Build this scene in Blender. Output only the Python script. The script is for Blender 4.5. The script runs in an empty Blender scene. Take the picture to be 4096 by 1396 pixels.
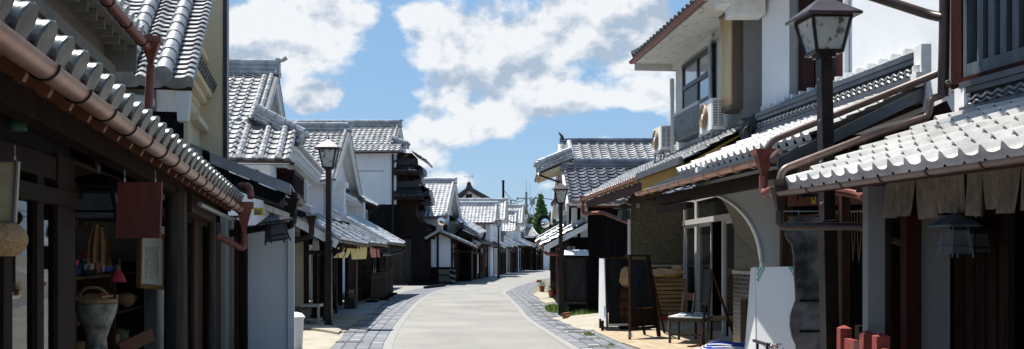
import bpy, math, random
from mathutils import Vector, Matrix
import colorsys
random.seed(7)
S = bpy.context.scene
COL = S.collection
# ------------------------------------------------------------------ camera, light
CAMH = 1.7; F = 3982.0; CX = 2048.0; HY = 1018.0
cam = bpy.data.cameras.new('camera'); camo = bpy.data.objects.new('camera', cam); COL.objects.link(camo)
cam.sensor_width = 36.0; cam.lens = 35.0; cam.shift_y = (HY-698.0)/4096.0
cam.clip_start = 0.1; cam.clip_end = 3000
camo.location = (0, 0, CAMH); camo.rotation_euler = (math.radians(90), 0, 0)
S.camera = camo
SUN = Vector((-1.45, 1.15, 4.5)).normalized()
sl = bpy.data.lights.new('sun', 'SUN'); sl.energy = 5.0; sl.angle = math.radians(0.5); sl.color = (1.0, 0.955, 0.88)
so = bpy.data.objects.new('sun', sl); COL.objects.link(so); so.rotation_euler = SUN.to_track_quat('Z', 'Y').to_euler()
S.view_settings.view_transform = 'Standard'; S.view_settings.look = 'None'
S.view_settings.exposure = 0.80; S.view_settings.gamma = 1.0
S.cycles.max_bounces = 6

def nodes(tree):
    return tree.nodes, tree.links
world = bpy.data.worlds.new('World'); S.world = world; world.use_nodes = True
N, L = nodes(world.node_tree); N.clear()
out = N.new('ShaderNodeOutputWorld'); bg = N.new('ShaderNodeBackground'); L.new(bg.outputs[0], out.inputs[0])
sky = N.new('ShaderNodeTexSky'); sky.sky_type = 'NISHITA'; sky.sun_disc = False
sky.sun_elevation = math.asin(SUN.z); sky.sun_rotation = math.atan2(SUN.x, SUN.y)
sky.air_density = 1.0; sky.dust_density = 0.4; sky.ozone_density = 1.5
bg.inputs[1].default_value = 0.088
tc = N.new('ShaderNodeTexCoord'); sep = N.new('ShaderNodeSeparateXYZ'); L.new(tc.outputs['Generated'], sep.inputs[0])
def mth(op, a, b=None, c=None, NN=None, LL=None, clamp=False):
    NN = NN or N; LL = LL or L
    m = NN.new('ShaderNodeMath'); m.operation = op; m.use_clamp = clamp
    for i, v in enumerate((a, b, c)):
        if v is None: continue
        if isinstance(v, (int, float)): m.inputs[i].default_value = v
        else: LL.new(v, m.inputs[i])
    return m.outputs[0]
# azimuth / elevation in tangent units (a direction in the sky, independent of the camera)
az = mth('ARCTAN2', sep.outputs[0], sep.outputs[1]); el = mth('ARCSINE', sep.outputs[2])
cmb = N.new('ShaderNodeCombineXYZ'); L.new(az, cmb.inputs[0]); L.new(el, cmb.inputs[1])
def noise(vec, scale, detail, rough=0.55, w=0.0):
    n = N.new('ShaderNodeTexNoise'); n.noise_dimensions = '3D'
    n.inputs['Scale'].default_value = scale; n.inputs['Detail'].default_value = detail; n.inputs['Roughness'].default_value = rough
    mp = N.new('ShaderNodeMapping'); mp.inputs['Location'].default_value = (w, w*1.7, w*.3); mp.inputs['Scale'].default_value = (1, 1.35, 1)
    L.new(vec, mp.inputs[0]); L.new(mp.outputs[0], n.inputs['Vector']); return n.outputs[0]
fb = noise(cmb.outputs[0], 14.0, 10, 0.58, 3.1)
fb2 = noise(cmb.outputs[0], 5.5, 6, 0.5, 9.4)
ell = []
for (cx_, cy_, rx, ry, s_) in [(1840,170,190,130,1.1),(1700,70,80,60,.8),(1990,300,230,110,1.05),(2260,430,150,70,.7),(1900,390,190,60,.9),(1750,520,190,110,1.1),(1960,500,170,60,.75),
        (1290,400,100,58,1.1),(1210,420,70,50,.8),(1020,130,210,130,1.15),(1250,100,160,150,.95),(1450,60,60,60,.3),(2330,130,220,150,.9),(2580,120,250,200,1.0),(2500,400,260,60,.7),(2400,560,160,40,.45),
        (1860,725,120,34,.8),(2170,745,150,40,.55),(1600,620,220,60,.45),(1480,470,60,20,.5),(700,300,400,150,.7),(3300,200,400,300,.8),(2050,650,300,30,.3),
        (2048,-500,700,260,.7),(900,-700,500,300,.8),(3300,-900,600,300,.8)]:
    a0 = math.atan((cx_-CX)/F); e0 = math.atan((HY-cy_)/F)
    dx = mth('DIVIDE', mth('SUBTRACT', az, a0), rx/F); dy = mth('DIVIDE', mth('SUBTRACT', el, e0), ry/F)
    d = mth('ADD', mth('MULTIPLY', dx, dx), mth('MULTIPLY', dy, dy))
    ell.append(mth('MULTIPLY', mth('EXPONENT', mth('MULTIPLY', d, -0.85)), s_))
acc = ell[0]
for e in ell[1:]: acc = mth('ADD', acc, e)
cmbU = N.new('ShaderNodeCombineXYZ'); L.new(mth('ADD', az, -0.010), cmbU.inputs[0]); L.new(mth('ADD', el, 0.016), cmbU.inputs[1]); fbU = noise(cmbU.outputs[0], 14.0, 5, 0.55, 3.1); fbL = noise(cmb.outputs[0], 14.0, 5, 0.55, 3.1)
dens = mth('ADD', mth('MULTIPLY', mth('MINIMUM', acc, 1.1), 0.74), mth('ADD', mth('MULTIPLY', mth('SUBTRACT', fb, .5), 1.9), mth('MULTIPLY', mth('SUBTRACT', fb2, .5), 1.0)))
ramp = N.new('ShaderNodeValToRGB'); ramp.color_ramp.elements[0].position = 1.17; L.new(mth('MULTIPLY', mth('SUBTRACT', dens, 0.37), 4.2, clamp=True), ramp.inputs[0])
ramp.color_ramp.elements[0].position = 0.0; ramp.color_ramp.elements[0].color = (0, 0, 0, 1); ramp.color_ramp.elements[1].position = 1.0
# brightness inside the clouds : soft grey cores
fb3 = noise(cmb.outputs[0], 9.0, 7, 0.6, 5.5)
shade = mth('ADD', mth('MULTIPLY', mth('SUBTRACT', fbU, fbL), 7.5), mth('ADD', mth('MULTIPLY', mth('SUBTRACT', dens, 0.62), 0.95), mth('MULTIPLY', mth('SUBTRACT', fb3, 0.47), 1.8)), clamp=True)
cr = N.new('ShaderNodeMix'); cr.data_type = 'RGBA'
cr.inputs[6].default_value = (6.1, 6.2, 6.3, 1); cr.inputs[7].default_value = (2.9, 3.5, 4.3, 1); L.new(shade, cr.inputs[0])
hs = N.new('ShaderNodeHueSaturation'); hs.inputs['Saturation'].default_value = 1.12; hs.inputs['Value'].default_value = 1.0; L.new(sky.outputs[0], hs.inputs['Color'])
# a thin veil of moisture over the blue, as in the humid summer sky
veil = N.new('ShaderNodeMix'); veil.data_type = 'RGBA'; veil.inputs[0].default_value = 0.72; veil.inputs[7].default_value = (1.75, 3.05, 4.85, 1)
L.new(hs.outputs[0], veil.inputs[6])
mixc = N.new('ShaderNodeMix'); mixc.data_type = 'RGBA'; L.new(mth('MULTIPLY', ramp.outputs[0], 0.93), mixc.inputs[0])
L.new(veil.outputs[2], mixc.inputs[6]); L.new(cr.outputs[2], mixc.inputs[7]); L.new(mixc.outputs[2], bg.inputs[0])

# ------------------------------------------------------------------ helpers
def V(*a): return Vector(a)
UP = V(0, 0, 1)
def P(x, y, Z): return V((x-CX)/F*Z, Z, CAMH+(HY-y)/F*Z)        # where a sight line meets the depth Z
def G(x, y, h=0.0):
    Z = CAMH*F/(y-HY); return V((x-CX)/F*Z, Z, h)
class Fr:                                                        # frame of a street side: a along the street, b away from it, h up
    def __init__(s, X, Z, sx, side=-1):
        s.o = V(X, Z, 0); s.s = V(sx, 1, 0).normalized(); s.t = V(s.s.y, -s.s.x, 0)*(1 if side > 0 else -1)
    def p(s, a, b, h): return s.o+s.s*a+s.t*b+V(0, 0, h)
    def at(s, px, b=0.0):                                        # a where the line b meets the sight column px
        k = (px-CX)/F; q = s.o+s.t*b; return (k*q.y-q.x)/(s.s.x-k*s.s.y)
    def hy(s, a, b, py): q = s.p(a, b, 0); return CAMH+(HY-py)/F*q.y
SPLIT = {'clip','pipe','pilaster','wing_wall','window','window_frame','post','leg','lintel','beam','bar','insulator','hook','sill','rail','bargeboard','screw','gutter','vent','side_wall','trim','drawer'}
class MB:
    def __init__(s): s.v = []; s.f = []
    def add(s, vs, fs):
        n = len(s.v); s.v += [Vector(q) for q in vs]; s.f += [tuple(i+n for i in f) for f in fs]; return s
    def obb(s, c, ax, ay, az_):                                  # centre + three half vectors
        vs = [c+ax*i+ay*j+az_*k for i in (-1, 1) for j in (-1, 1) for k in (-1, 1)]
        return s.add(vs, [(0,1,3,2),(4,6,7,5),(0,4,5,1),(2,3,7,6),(0,2,6,4),(1,5,7,3)])
    def box(s, x0, x1, y0, y1, z0, z1):
        return s.obb(V((x0+x1)/2,(y0+y1)/2,(z0+z1)/2), V((x1-x0)/2,0,0), V(0,(y1-y0)/2,0), V(0,0,(z1-z0)/2))
    def fbox(s, f, a0, a1, b0, b1, h0, h1):
        return s.obb(f.p((a0+a1)/2,(b0+b1)/2,(h0+h1)/2), f.s*((a1-a0)/2), f.t*((b1-b0)/2), UP*((h1-h0)/2))
    def beam(s, p, q, w, h, up=UP, sh=0):
        d = (q-p); l = d.length; d = d/l; side = d.cross(up)
        if side.length < 1e-4: side = V(1,0,0)
        side.normalize(); u = side.cross(d).normalized()
        return s.obb((p+q)/2+u*sh, d*(l/2), side*(w/2), u*(h/2))
    def prism(s, poly, ext):
        n = len(poly); a = [Vector(q) for q in poly]; b = [q+ext for q in a]
        return s.add(a+b, [tuple(range(n)), tuple(range(2*n-1, n-1, -1))]+[(i,(i+1)%n,(i+1)%n+n,i+n) for i in range(n)])
    def tube(s, path, r, seg=8, cap=True):
        n = len(path); rs = r if isinstance(r, (list, tuple)) else [r]*n; vs = []; prev = None
        for i, p in enumerate(path):
            d = (path[min(i+1,n-1)]-path[max(i-1,0)]).normalized()
            if prev is None:
                u = d.cross(UP if abs(d.z) < .95 else V(1,0,0)).normalized()
            else: u = (prev-d*prev.dot(d)).normalized()
            prev = u; w = d.cross(u)
            for k in range(seg):
                t = 2*math.pi*k/seg; vs.append(p+(u*math.cos(t)+w*math.sin(t))*rs[i])
        fs = [(i*seg+k, i*seg+(k+1)%seg, (i+1)*seg+(k+1)%seg, (i+1)*seg+k) for i in range(n-1) for k in range(seg)]
        if cap: fs += [tuple(range(seg-1,-1,-1)), tuple((n-1)*seg+k for k in range(seg))]
        return s.add(vs, fs)
    def trough(s, p, q, r, seg=8, th=0.006):                     # open half round gutter
        d = (q-p).normalized(); u = d.cross(UP).normalized(); vs = []
        for e in (p, q):
            for rr in (r, r-th):
                for k in range(seg+1):
                    t = math.pi*k/seg; vs.append(e+u*math.cos(t)*rr-UP*math.sin(t)*rr)
        m = seg+1; fs = []
        for k in range(seg):
            fs += [(k,k+1,2*m+k+1,2*m+k),(m+k,3*m+k,3*m+k+1,m+k+1),(k,m+k,m+k+1,k+1),(2*m+k,2*m+k+1,3*m+k+1,3*m+k)]
        fs += [(0,2*m,3*m,m),(m-1,2*m-1,4*m-1,3*m-1)]
        return s.add(vs, fs)
    def lathe(s, base, prof, seg=14, ax=UP, u=None):             # prof : (radius, height)
        u = u or ax.cross(V(1,0,0) if abs(ax.x) < .9 else V(0,1,0)).normalized(); w = ax.cross(u); vs = []
        for r, h in prof:
            for k in range(seg):
                t = 2*math.pi*k/seg; vs.append(base+ax*h+(u*math.cos(t)+w*math.sin(t))*r)
        n = len(prof)
        return s.add(vs, [(i*seg+k,i*seg+(k+1)%seg,(i+1)*seg+(k+1)%seg,(i+1)*seg+k) for i in range(n-1) for k in range(seg)]+[tuple(range(seg-1,-1,-1)), tuple((n-1)*seg+k for k in range(seg))])
    def islands(s):
        par = list(range(len(s.v)))
        def find(i):
            while par[i] != i: par[i] = par[par[i]]; i = par[i]
            return i
        for f in s.f:
            a = find(f[0])
            for k in f[1:]: par[find(k)] = a
        used = {}
        for f in s.f: used.setdefault(find(f[0]), []).append(f)
        gs = []
        for k, fs in used.items():
            ids = set(i for f in fs for i in f); bb = [(min(s.v[i][j] for i in ids)-.03, max(s.v[i][j] for i in ids)+.03) for j in range(3)]; gs.append([bb, fs])
        ch = True
        while ch:
            ch = False
            for i in range(len(gs)):
                for j in range(len(gs)-1, i, -1):
                    if all(gs[i][0][k][0] <= gs[j][0][k][1] and gs[j][0][k][0] <= gs[i][0][k][1] for k in range(3)):
                        gs[i] = [[(min(gs[i][0][k][0], gs[j][0][k][0]), max(gs[i][0][k][1], gs[j][0][k][1])) for k in range(3)], gs[i][1]+gs[j][1]]; del gs[j]; ch = True
        out_ = []
        for bb, fs in gs:
            m = MB(); mp = {}
            for f in fs:
                for i in f:
                    if i not in mp: mp[i] = len(m.v); m.v.append(s.v[i])
                m.f.append(tuple(mp[i] for i in f))
            out_.append(m)
        return out_
    def build(s, name, mat, parent=None, smooth=True, **kw):
        if name in SPLIT and parent is not None and not kw.get('whole'):
            isl = s.islands()
            if 1 < len(isl) <= 60:
                r_ = None
                for q in isl: o_ = q.build(name, mat, parent, smooth, whole=True); r_ = r_ or o_
                return r_
        me = bpy.data.meshes.new(name); off = parent.get('_w', None) if parent else None
        o3 = Vector(off) if off else V(0,0,0)
        if parent is None and s.v and kw.get('recentre', True):
            lo = Vector([min(q[i] for q in s.v) for i in range(3)]); hi = Vector([max(q[i] for q in s.v) for i in range(3)])
            o3 = V((lo.x+hi.x)/2, (lo.y+hi.y)/2, lo.z)
        me.from_pydata([q-o3 for q in s.v], [], s.f); me.materials.append(mat)
        if smooth:
            for pl in me.polygons: pl.use_smooth = True
            me.set_sharp_from_angle(angle=math.radians(32))
        me.update()
        o = bpy.data.objects.new(name, me); COL.objects.link(o)
        if parent: o.parent = parent; o['_w'] = parent['_w']
        else: o.location = o3; o['_w'] = tuple(o3)
        return o
ALL = []
def thing(name, label, cat, loc, group=None):
    o = bpy.data.objects.new(name, None); COL.objects.link(o); o.empty_display_size = .2
    o.location = loc; o['_w'] = tuple(loc); o['label'] = label; o['category'] = cat
    if group: o['group'] = group
    return o
def tag(o, label, cat, group=None):
    o['label'] = label; o['category'] = cat
    if group: o['group'] = group
    return o
def struct(o, kind='structure'): o['kind'] = kind; return o
def dup(root, loc, label, rz=0.0, scale=None):
    def rec(o, par):
        c = o.copy(); COL.objects.link(c); c.parent = par
        for ch in list(o.children): rec(ch, c)
        return c
    r = rec(root, None); r.location = loc; r.rotation_euler.z = rz; r['label'] = label
    if scale: r.scale = (scale,)*3
    return r

# ------------------------------------------------------------------ materials
MAT = {}
def mat(name, col, rough=.6, metal=0.0, var=0.0, vscale=6.0, bump=0.0, bscale=40.0, spec=.5, stretch=(1,1,1), col2=None, stain=None):
    m = bpy.data.materials.new(name); m.use_nodes = True; n, l = nodes(m.node_tree); b = n['Principled BSDF']
    b.inputs['Base Color'].default_value = (*col, 1); b.inputs['Roughness'].default_value = rough; b.inputs['Metallic'].default_value = metal
    b.inputs['Specular IOR Level'].default_value = spec
    g = n.new('ShaderNodeNewGeometry'); mp = n.new('ShaderNodeMapping'); mp.inputs['Scale'].default_value = stretch; l.new(g.outputs['Position'], mp.inputs[0])
    if var or col2:
        t = n.new('ShaderNodeTexNoise'); t.inputs['Scale'].default_value = vscale; t.inputs['Detail'].default_value = 6; t.inputs['Roughness'].default_value = .62; l.new(mp.outputs[0], t.inputs['Vector'])
        r = n.new('ShaderNodeValToRGB'); c2 = col2 or tuple(c*(1+var) for c in col); c1 = col if col2 else tuple(c*(1-var) for c in col)
        r.color_ramp.elements[0].position = .36; r.color_ramp.elements[1].position = .66
        r.color_ramp.elements[0].color = (*c1, 1); r.color_ramp.elements[1].color = (*c2, 1); l.new(t.outputs[0], r.inputs[0]); cur = r.outputs[0]
        if stain:                                                # streaky dirt with its own shape
            t2 = n.new('ShaderNodeTexNoise'); t2.inputs['Scale'].default_value = stain[1]; t2.inputs['Detail'].default_value = 8; t2.inputs['Roughness'].default_value = .7
            mp2 = n.new('ShaderNodeMapping'); mp2.inputs['Scale'].default_value = (1,1,.25); l.new(g.outputs['Position'], mp2.inputs[0]); l.new(mp2.outputs[0], t2.inputs['Vector'])
            r2 = n.new('ShaderNodeValToRGB'); r2.color_ramp.elements[0].position = stain[2]; r2.color_ramp.elements[1].position = stain[2]+.12
            r2.color_ramp.elements[0].color = (0,0,0,1); r2.color_ramp.elements[1].color = (1,1,1,1); l.new(t2.outputs[0], r2.inputs[0])
            mx = n.new('ShaderNodeMix'); mx.data_type = 'RGBA'; l.new(r2.outputs[0], mx.inputs[0]); l.new(cur, mx.inputs[6]); mx.inputs[7].default_value = (*stain[0], 1); cur = mx.outputs[2]
        l.new(cur, b.inputs['Base Color'])
        rr = n.new('ShaderNodeMapRange'); rr.inputs[3].default_value = rough*.8; rr.inputs[4].default_value = min(1, rough*1.25); l.new(t.outputs[0], rr.inputs[0]); l.new(rr.outputs[0], b.inputs['Roughness'])
    if bump:
        t = n.new('ShaderNodeTexNoise'); t.inputs['Scale'].default_value = bscale; t.inputs['Detail'].default_value = 5; l.new(mp.outputs[0], t.inputs['Vector'])
        bp = n.new('ShaderNodeBump'); bp.inputs['Strength'].default_value = bump; bp.inputs['Distance'].default_value = .02; l.new(t.outputs[0], bp.inputs['Height']); l.new(bp.outputs[0], b.inputs['Normal'])
    MAT[name] = m; return m
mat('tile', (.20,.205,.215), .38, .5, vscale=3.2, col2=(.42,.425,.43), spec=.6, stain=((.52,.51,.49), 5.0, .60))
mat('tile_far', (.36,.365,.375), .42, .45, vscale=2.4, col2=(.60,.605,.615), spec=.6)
mat('tile_cool', (.10,.11,.135), .36, .5, vscale=2.4, col2=(.22,.235,.28), spec=.6)
mat('tile_pale', (.47,.46,.445), .42, .2, vscale=2.6, col2=(.72,.705,.68), spec=.5, stain=((.30,.29,.28), 6.0, .70), bump=.12)
mat('tile_dark', (.022,.023,.027), .42, .1, vscale=4, col2=(.06,.062,.068), spec=.3)
mat('tile_end', (.025,.03,.026), .30, .35, vscale=9, col2=(.14,.15,.145), spec=.8, bump=.1)
mat('plaster', (.73,.735,.75), .85, var=.04, vscale=1.6, bump=.08, bscale=60, stain=((.50,.49,.46), 3.5, .64))
mat('plaster_old', (.58,.57,.53), .9, var=.05, vscale=2.0, bump=.15, bscale=45, stain=((.16,.12,.07), 6.0, .57))
mat('plaster_cream', (.60,.51,.34), .9, var=.06, vscale=1.5, stain=((.30,.22,.13), 7.0, .69), bump=.08)
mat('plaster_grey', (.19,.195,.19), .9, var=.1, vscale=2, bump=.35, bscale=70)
mat('plaster_mid', (.22,.22,.225), .85, var=.05, vscale=2, spec=.2)
mat('white_paint', (.70,.71,.72), .5, var=.03, vscale=2)
mat('wood_dark', (.014,.009,.007), .62, vscale=3, col2=(.036,.021,.015), stretch=(6,6,.5), bump=.25, bscale=18, spec=.05)
mat('wood_black', (.006,.006,.007), .6, vscale=3, col2=(.018,.017,.018), stretch=(7,7,.4), bump=.3, bscale=18, spec=.04)
mat('wood_red', (.022,.006,.005), .55, vscale=3, col2=(.045,.012,.009), stretch=(6,6,.5), bump=.2, bscale=18, spec=.08)
mat('wood_brown', (.03,.015,.009), .6, vscale=3, col2=(.075,.038,.022), stretch=(5,5,.5), bump=.2, spec=.08)
mat('wood_grey', (.03,.026,.022), .75, vscale=3, col2=(.085,.075,.062), stretch=(6,6,.35), bump=.3, bscale=16, spec=.1)
mat('copper', (.32,.17,.125), .38, .45, vscale=3, col2=(.48,.30,.235), spec=.6, bump=.05)
mat('copper_red', (.15,.04,.028), .45, .2, vscale=8, col2=(.24,.075,.05))
mat('pipe_brown', (.035,.020,.017), .38, .1, vscale=6, col2=(.06,.036,.03))
mat('pipe_tan', (.12,.08,.068), .38, .25, vscale=6, col2=(.17,.12,.10))
mat('black_metal', (.010,.008,.008), .36, .0, vscale=6, col2=(.022,.015,.014), spec=.25)
mat('grey_metal', (.26,.27,.28), .4, .5, vscale=6, col2=(.36,.37,.38))
mat('dark_metal', (.055,.06,.07), .36, .3, vscale=4, col2=(.09,.097,.112))
mat('slate_board', (.22,.235,.265), .4, .1, vscale=3, col2=(.32,.335,.37), stain=((.05,.05,.055), 5.0, .68))
mat('white_plastic', (.78,.77,.74), .45, var=.04)
mat('gold_panel', (.55,.37,.16), .35, .35, var=.15, vscale=3, stretch=(1,1,.3))
mat('brown_panel', (.10,.075,.05), .5, var=.15)
mat('board_black', (.011,.013,.016), .5, vscale=3, col2=(.024,.026,.029), stretch=(2,2,.6), spec=.15)
mat('cloth_yellow', (.78,.60,.22), .9, var=.06, vscale=5); mat('cloth_pink', (.70,.24,.17), .9, var=.06, vscale=5)
mat('cloth_brown', (.14,.112,.09), .95, vscale=9, col2=(.24,.195,.16), stretch=(3,3,1)); mat('cloth_blue', (.05,.07,.33), .7, var=.15)
mat('cloth_purple', (.10,.035,.12), .8, var=.2); mat('red_cloth', (.45,.04,.07), .8, var=.1)
mat('concrete', (.27,.245,.195), .9, vscale=2, col2=(.37,.335,.27), bump=.3, bscale=60, stain=((.20,.185,.16), 2.0, .66))
mat('concrete_cool', (.20,.21,.21), .85, vscale=1.5, col2=(.27,.28,.28), bump=.15)
mat('earth', (.20,.17,.13), .95, vscale=1.2, col2=(.30,.27,.22), bump=.4)
mat('gravel', (.15,.145,.135), .95, vscale=22, col2=(.34,.33,.31), bump=.9, bscale=50)
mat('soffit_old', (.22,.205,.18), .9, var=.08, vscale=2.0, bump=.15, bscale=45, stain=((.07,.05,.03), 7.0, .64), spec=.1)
mat('copper_bright', (.34,.14,.085), .36, .4, vscale=5, col2=(.52,.25,.16), spec=.6)
mat('kerb', (.20,.197,.187), .9, vscale=8, col2=(.31,.305,.29), bump=.2)
mat('stone_dark', (.10,.09,.07), .9, vscale=14, col2=(.2,.185,.15), bump=.5)
mat('straw', (.22,.13,.05), .85, vscale=12, col2=(.34,.22,.10), stretch=(1,1,6)); mat('paper_bag', (.38,.235,.11), .8, vscale=5, col2=(.50,.33,.17), bump=.9, bscale=14)
mat('wicker', (.30,.17,.07), .7, vscale=60, col2=(.48,.30,.14), bump=.9, bscale=90)
mat('terracotta', (.32,.10,.045), .8, var=.15); mat('mirror', (.85,.87,.88), .03, 1.0); mat('orange', (.7,.16,.03), .5, var=.05)
mat('yellow_box', (.62,.42,.03), .5, var=.08); mat('blue_plastic', (.03,.06,.32), .35, var=.2); mat('pale_blue', (.33,.5,.7), .5, var=.1)
mat('leaf_a', (.05,.11,.025), .6, vscale=5, col2=(.11,.20,.045)); mat('leaf_b', (.09,.15,.03), .6, vscale=6, col2=(.20,.27,.06)); mat('grass', (.12,.20,.03), .7, vscale=6, col2=(.25,.36,.06))
mat('flower', (.75,.16,.02), .6, var=.3); mat('ochre', (.35,.19,.02), .8, var=.06); mat('red_paint', (.20,.028,.025), .5, vscale=7, col2=(.28,.05,.04), bump=.1)
mat('plaster_warm', (.80,.78,.72), .85, var=.03, vscale=2, bump=.08)
mat('burl', (.03,.03,.034), .30, vscale=3.2, col2=(.19,.185,.195), bump=.8, bscale=7); mat('beige_sign', (.36,.28,.15), .6, vscale=2.2, col2=(.46,.38,.24), stretch=(1,1,4))
mat('red_sign', (.10,.020,.014), .5, vscale=3, col2=(.15,.035,.022), stretch=(4,4,.6)); mat('gold', (.34,.20,.06), .35, .5)
mat('fan_bronze', (.30,.21,.12), .4, .2); mat('teal', (.015,.07,.075), .15, var=.3)
mat('ceramic', (.05,.045,.035), .4, vscale=9, col2=(.30,.28,.23)); mat('green_shade', (.035,.075,.055), .4, var=.1); mat('green_print', (.13,.38,.27), .6, var=.05)
mat('lamp_copper', (.035,.026,.032), .42, .3, vscale=3, col2=(.07,.055,.065), spec=.3); mat('old_metal', (.095,.10,.095), .5, .4, var=.25); mat('blue_grey_paint', (.045,.055,.07), .5, vscale=3, col2=(.085,.10,.125), stretch=(4,4,.5))
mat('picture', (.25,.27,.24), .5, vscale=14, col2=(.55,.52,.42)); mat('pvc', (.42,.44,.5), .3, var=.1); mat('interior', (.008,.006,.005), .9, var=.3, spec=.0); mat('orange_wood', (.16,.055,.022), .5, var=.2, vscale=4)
mat('sock', (.45,.45,.44), .6, var=.05); mat('white_trim', (.62,.62,.60), .8, vscale=7, col2=(.74,.74,.73), stain=((.30,.27,.22), 10.0, .68)); mat('lattice_grey', (.15,.165,.165), .5, .3, var=.2)
def special():
    def new(name):
        m = bpy.data.materials.new(name); m.use_nodes = True; n, l = nodes(m.node_tree); MAT[name] = m; return m, n, l, n['Principled BSDF']
    # opaque looking, reflecting pane with a dim room behind
    m, n, l, b = new('glass_dark'); b.inputs['Base Color'].default_value = (.012,.014,.016,1); b.inputs['Roughness'].default_value = .06; b.inputs['Specular IOR Level'].default_value = .8
    m, n, l, b = new('glass_window'); b.inputs['Base Color'].default_value = (.40,.43,.45,1); b.inputs['Roughness'].default_value = .10; b.inputs['Specular IOR Level'].default_value = 1.0; b.inputs['Metallic'].default_value = .5
    m, n, l, b = new('shop_glass'); n.remove(b); o = n['Material Output']
    gl = n.new('ShaderNodeBsdfGlossy'); gl.inputs['Roughness'].default_value = .015; tr = n.new('ShaderNodeBsdfTransparent'); tr.inputs[0].default_value = (.86,.9,.88,1)
    fr = n.new('ShaderNodeFresnel'); fr.inputs[0].default_value = 1.7; mx = n.new('ShaderNodeMixShader'); l.new(fr.outputs[0], mx.inputs[0]); l.new(tr.outputs[0], mx.inputs[1]); l.new(gl.outputs[0], mx.inputs[2]); l.new(mx.outputs[0], o.inputs[0])
    m, n, l, b = new('lamp_glass'); n.remove(b); o = n['Material Output']
    df = n.new('ShaderNodeBsdfDiffuse'); tr = n.new('ShaderNodeBsdfTransparent'); tr.inputs[0].default_value = (.8,.85,.85,1); gl = n.new('ShaderNodeBsdfGlossy'); gl.inputs['Roughness'].default_value = .12
    g = n.new('ShaderNodeNewGeometry'); vo = n.new('ShaderNodeTexVoronoi'); vo.feature = 'DISTANCE_TO_EDGE'; vo.inputs['Scale'].default_value = 16; l.new(g.outputs['Position'], vo.inputs['Vector'])
    ns = n.new('ShaderNodeTexNoise'); ns.inputs['Scale'].default_value = 12; ns.inputs['Detail'].default_value = 9; l.new(g.outputs['Position'], ns.inputs['Vector'])
    r = n.new('ShaderNodeValToRGB'); r.color_ramp.elements[0].position = .36; r.color_ramp.elements[0].color = (.10,.09,.07,1); r.color_ramp.elements[1].position = .5; r.color_ramp.elements[1].color = (.44,.47,.47,1); l.new(ns.outputs[0], r.inputs[0])
    l.new(r.outputs[0], df.inputs[0]); m1 = n.new('ShaderNodeMixShader'); m1.inputs[0].default_value = .30; l.new(df.outputs[0], m1.inputs[1]); l.new(tr.outputs[0], m1.inputs[2])
    m2 = n.new('ShaderNodeMixShader'); m2.inputs[0].default_value = .12; l.new(m1.outputs[0], m2.inputs[1]); l.new(gl.outputs[0], m2.inputs[2]); l.new(m2.outputs[0], o.inputs[0])
    # pebble dash wall
    m, n, l, b = new('pebble'); g = n.new('ShaderNodeNewGeometry'); vo = n.new('ShaderNodeTexVoronoi'); vo.inputs['Scale'].default_value = 55; l.new(g.outputs['Position'], vo.inputs['Vector'])
    r = n.new('ShaderNodeValToRGB'); r.color_ramp.elements[0].color = (.02,.018,.012,1); r.color_ramp.elements[1].color = (.16,.14,.085,1); s3 = n.new('ShaderNodeSeparateColor'); l.new(vo.outputs['Color'], s3.inputs[0]); l.new(s3.outputs[0], r.inputs[0])
    l.new(r.outputs[0], b.inputs['Base Color']); b.inputs['Roughness'].default_value = .7
    bp = n.new('ShaderNodeBump'); bp.inputs['Strength'].default_value = .8; bp.inputs['Distance'].default_value = .01; l.new(vo.outputs['Distance'], bp.inputs['Height']); bp.invert = True; l.new(bp.outputs[0], b.inputs['Normal'])
    # dark glazed brick, uses world x/z and y/z
    m, n, l, b = new('brick'); g = n.new('ShaderNodeNewGeometry'); sp = n.new('ShaderNodeSeparateXYZ'); l.new(g.outputs['Position'], sp.inputs[0])
    ad = n.new('ShaderNodeMath'); ad.operation = 'ADD'; l.new(sp.outputs[0], ad.inputs[0]); l.new(sp.outputs[1], ad.inputs[1]); cb = n.new('ShaderNodeCombineXYZ'); l.new(ad.outputs[0], cb.inputs[0]); l.new(sp.outputs[2], cb.inputs[1])
    br = n.new('ShaderNodeTexBrick'); br.inputs['Scale'].default_value = 1; br.inputs['Brick Width'].default_value = .22; br.inputs['Row Height'].default_value = .07; br.inputs['Mortar Size'].default_value = .007
    br.inputs['Color1'].default_value = (.02,.016,.014,1); br.inputs['Color2'].default_value = (.045,.035,.03,1); br.inputs['Mortar'].default_value = (.16,.15,.13,1); l.new(cb.outputs[0], br.inputs['Vector']); l.new(br.outputs[0], b.inputs['Base Color']); b.inputs['Roughness'].default_value = .25
    # road : pale fine aggregate
    m, n, l, b = new('road'); g = n.new('ShaderNodeNewGeometry'); t = n.new('ShaderNodeTexNoise'); t.inputs['Scale'].default_value = 38; t.inputs['Detail'].default_value = 4; t.inputs['Roughness'].default_value = .8; l.new(g.outputs['Position'], t.inputs['Vector'])
    r = n.new('ShaderNodeValToRGB'); r.color_ramp.elements[0].position = .32; r.color_ramp.elements[1].position = .68; r.color_ramp.elements[0].color = (.15,.148,.14,1); r.color_ramp.elements[1].color = (.315,.305,.28,1); l.new(t.outputs[0], r.inputs[0])
    t2 = n.new('ShaderNodeTexNoise'); t2.inputs['Scale'].default_value = .55; t2.inputs['Detail'].default_value = 7; l.new(g.outputs['Position'], t2.inputs['Vector']); mr = n.new('ShaderNodeMapRange'); mr.inputs[1].default_value = .3; mr.inputs[2].default_value = .7; mr.inputs[3].default_value = .80; mr.inputs[4].default_value = 1.14; l.new(t2.outputs[0], mr.inputs[0])
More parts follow.
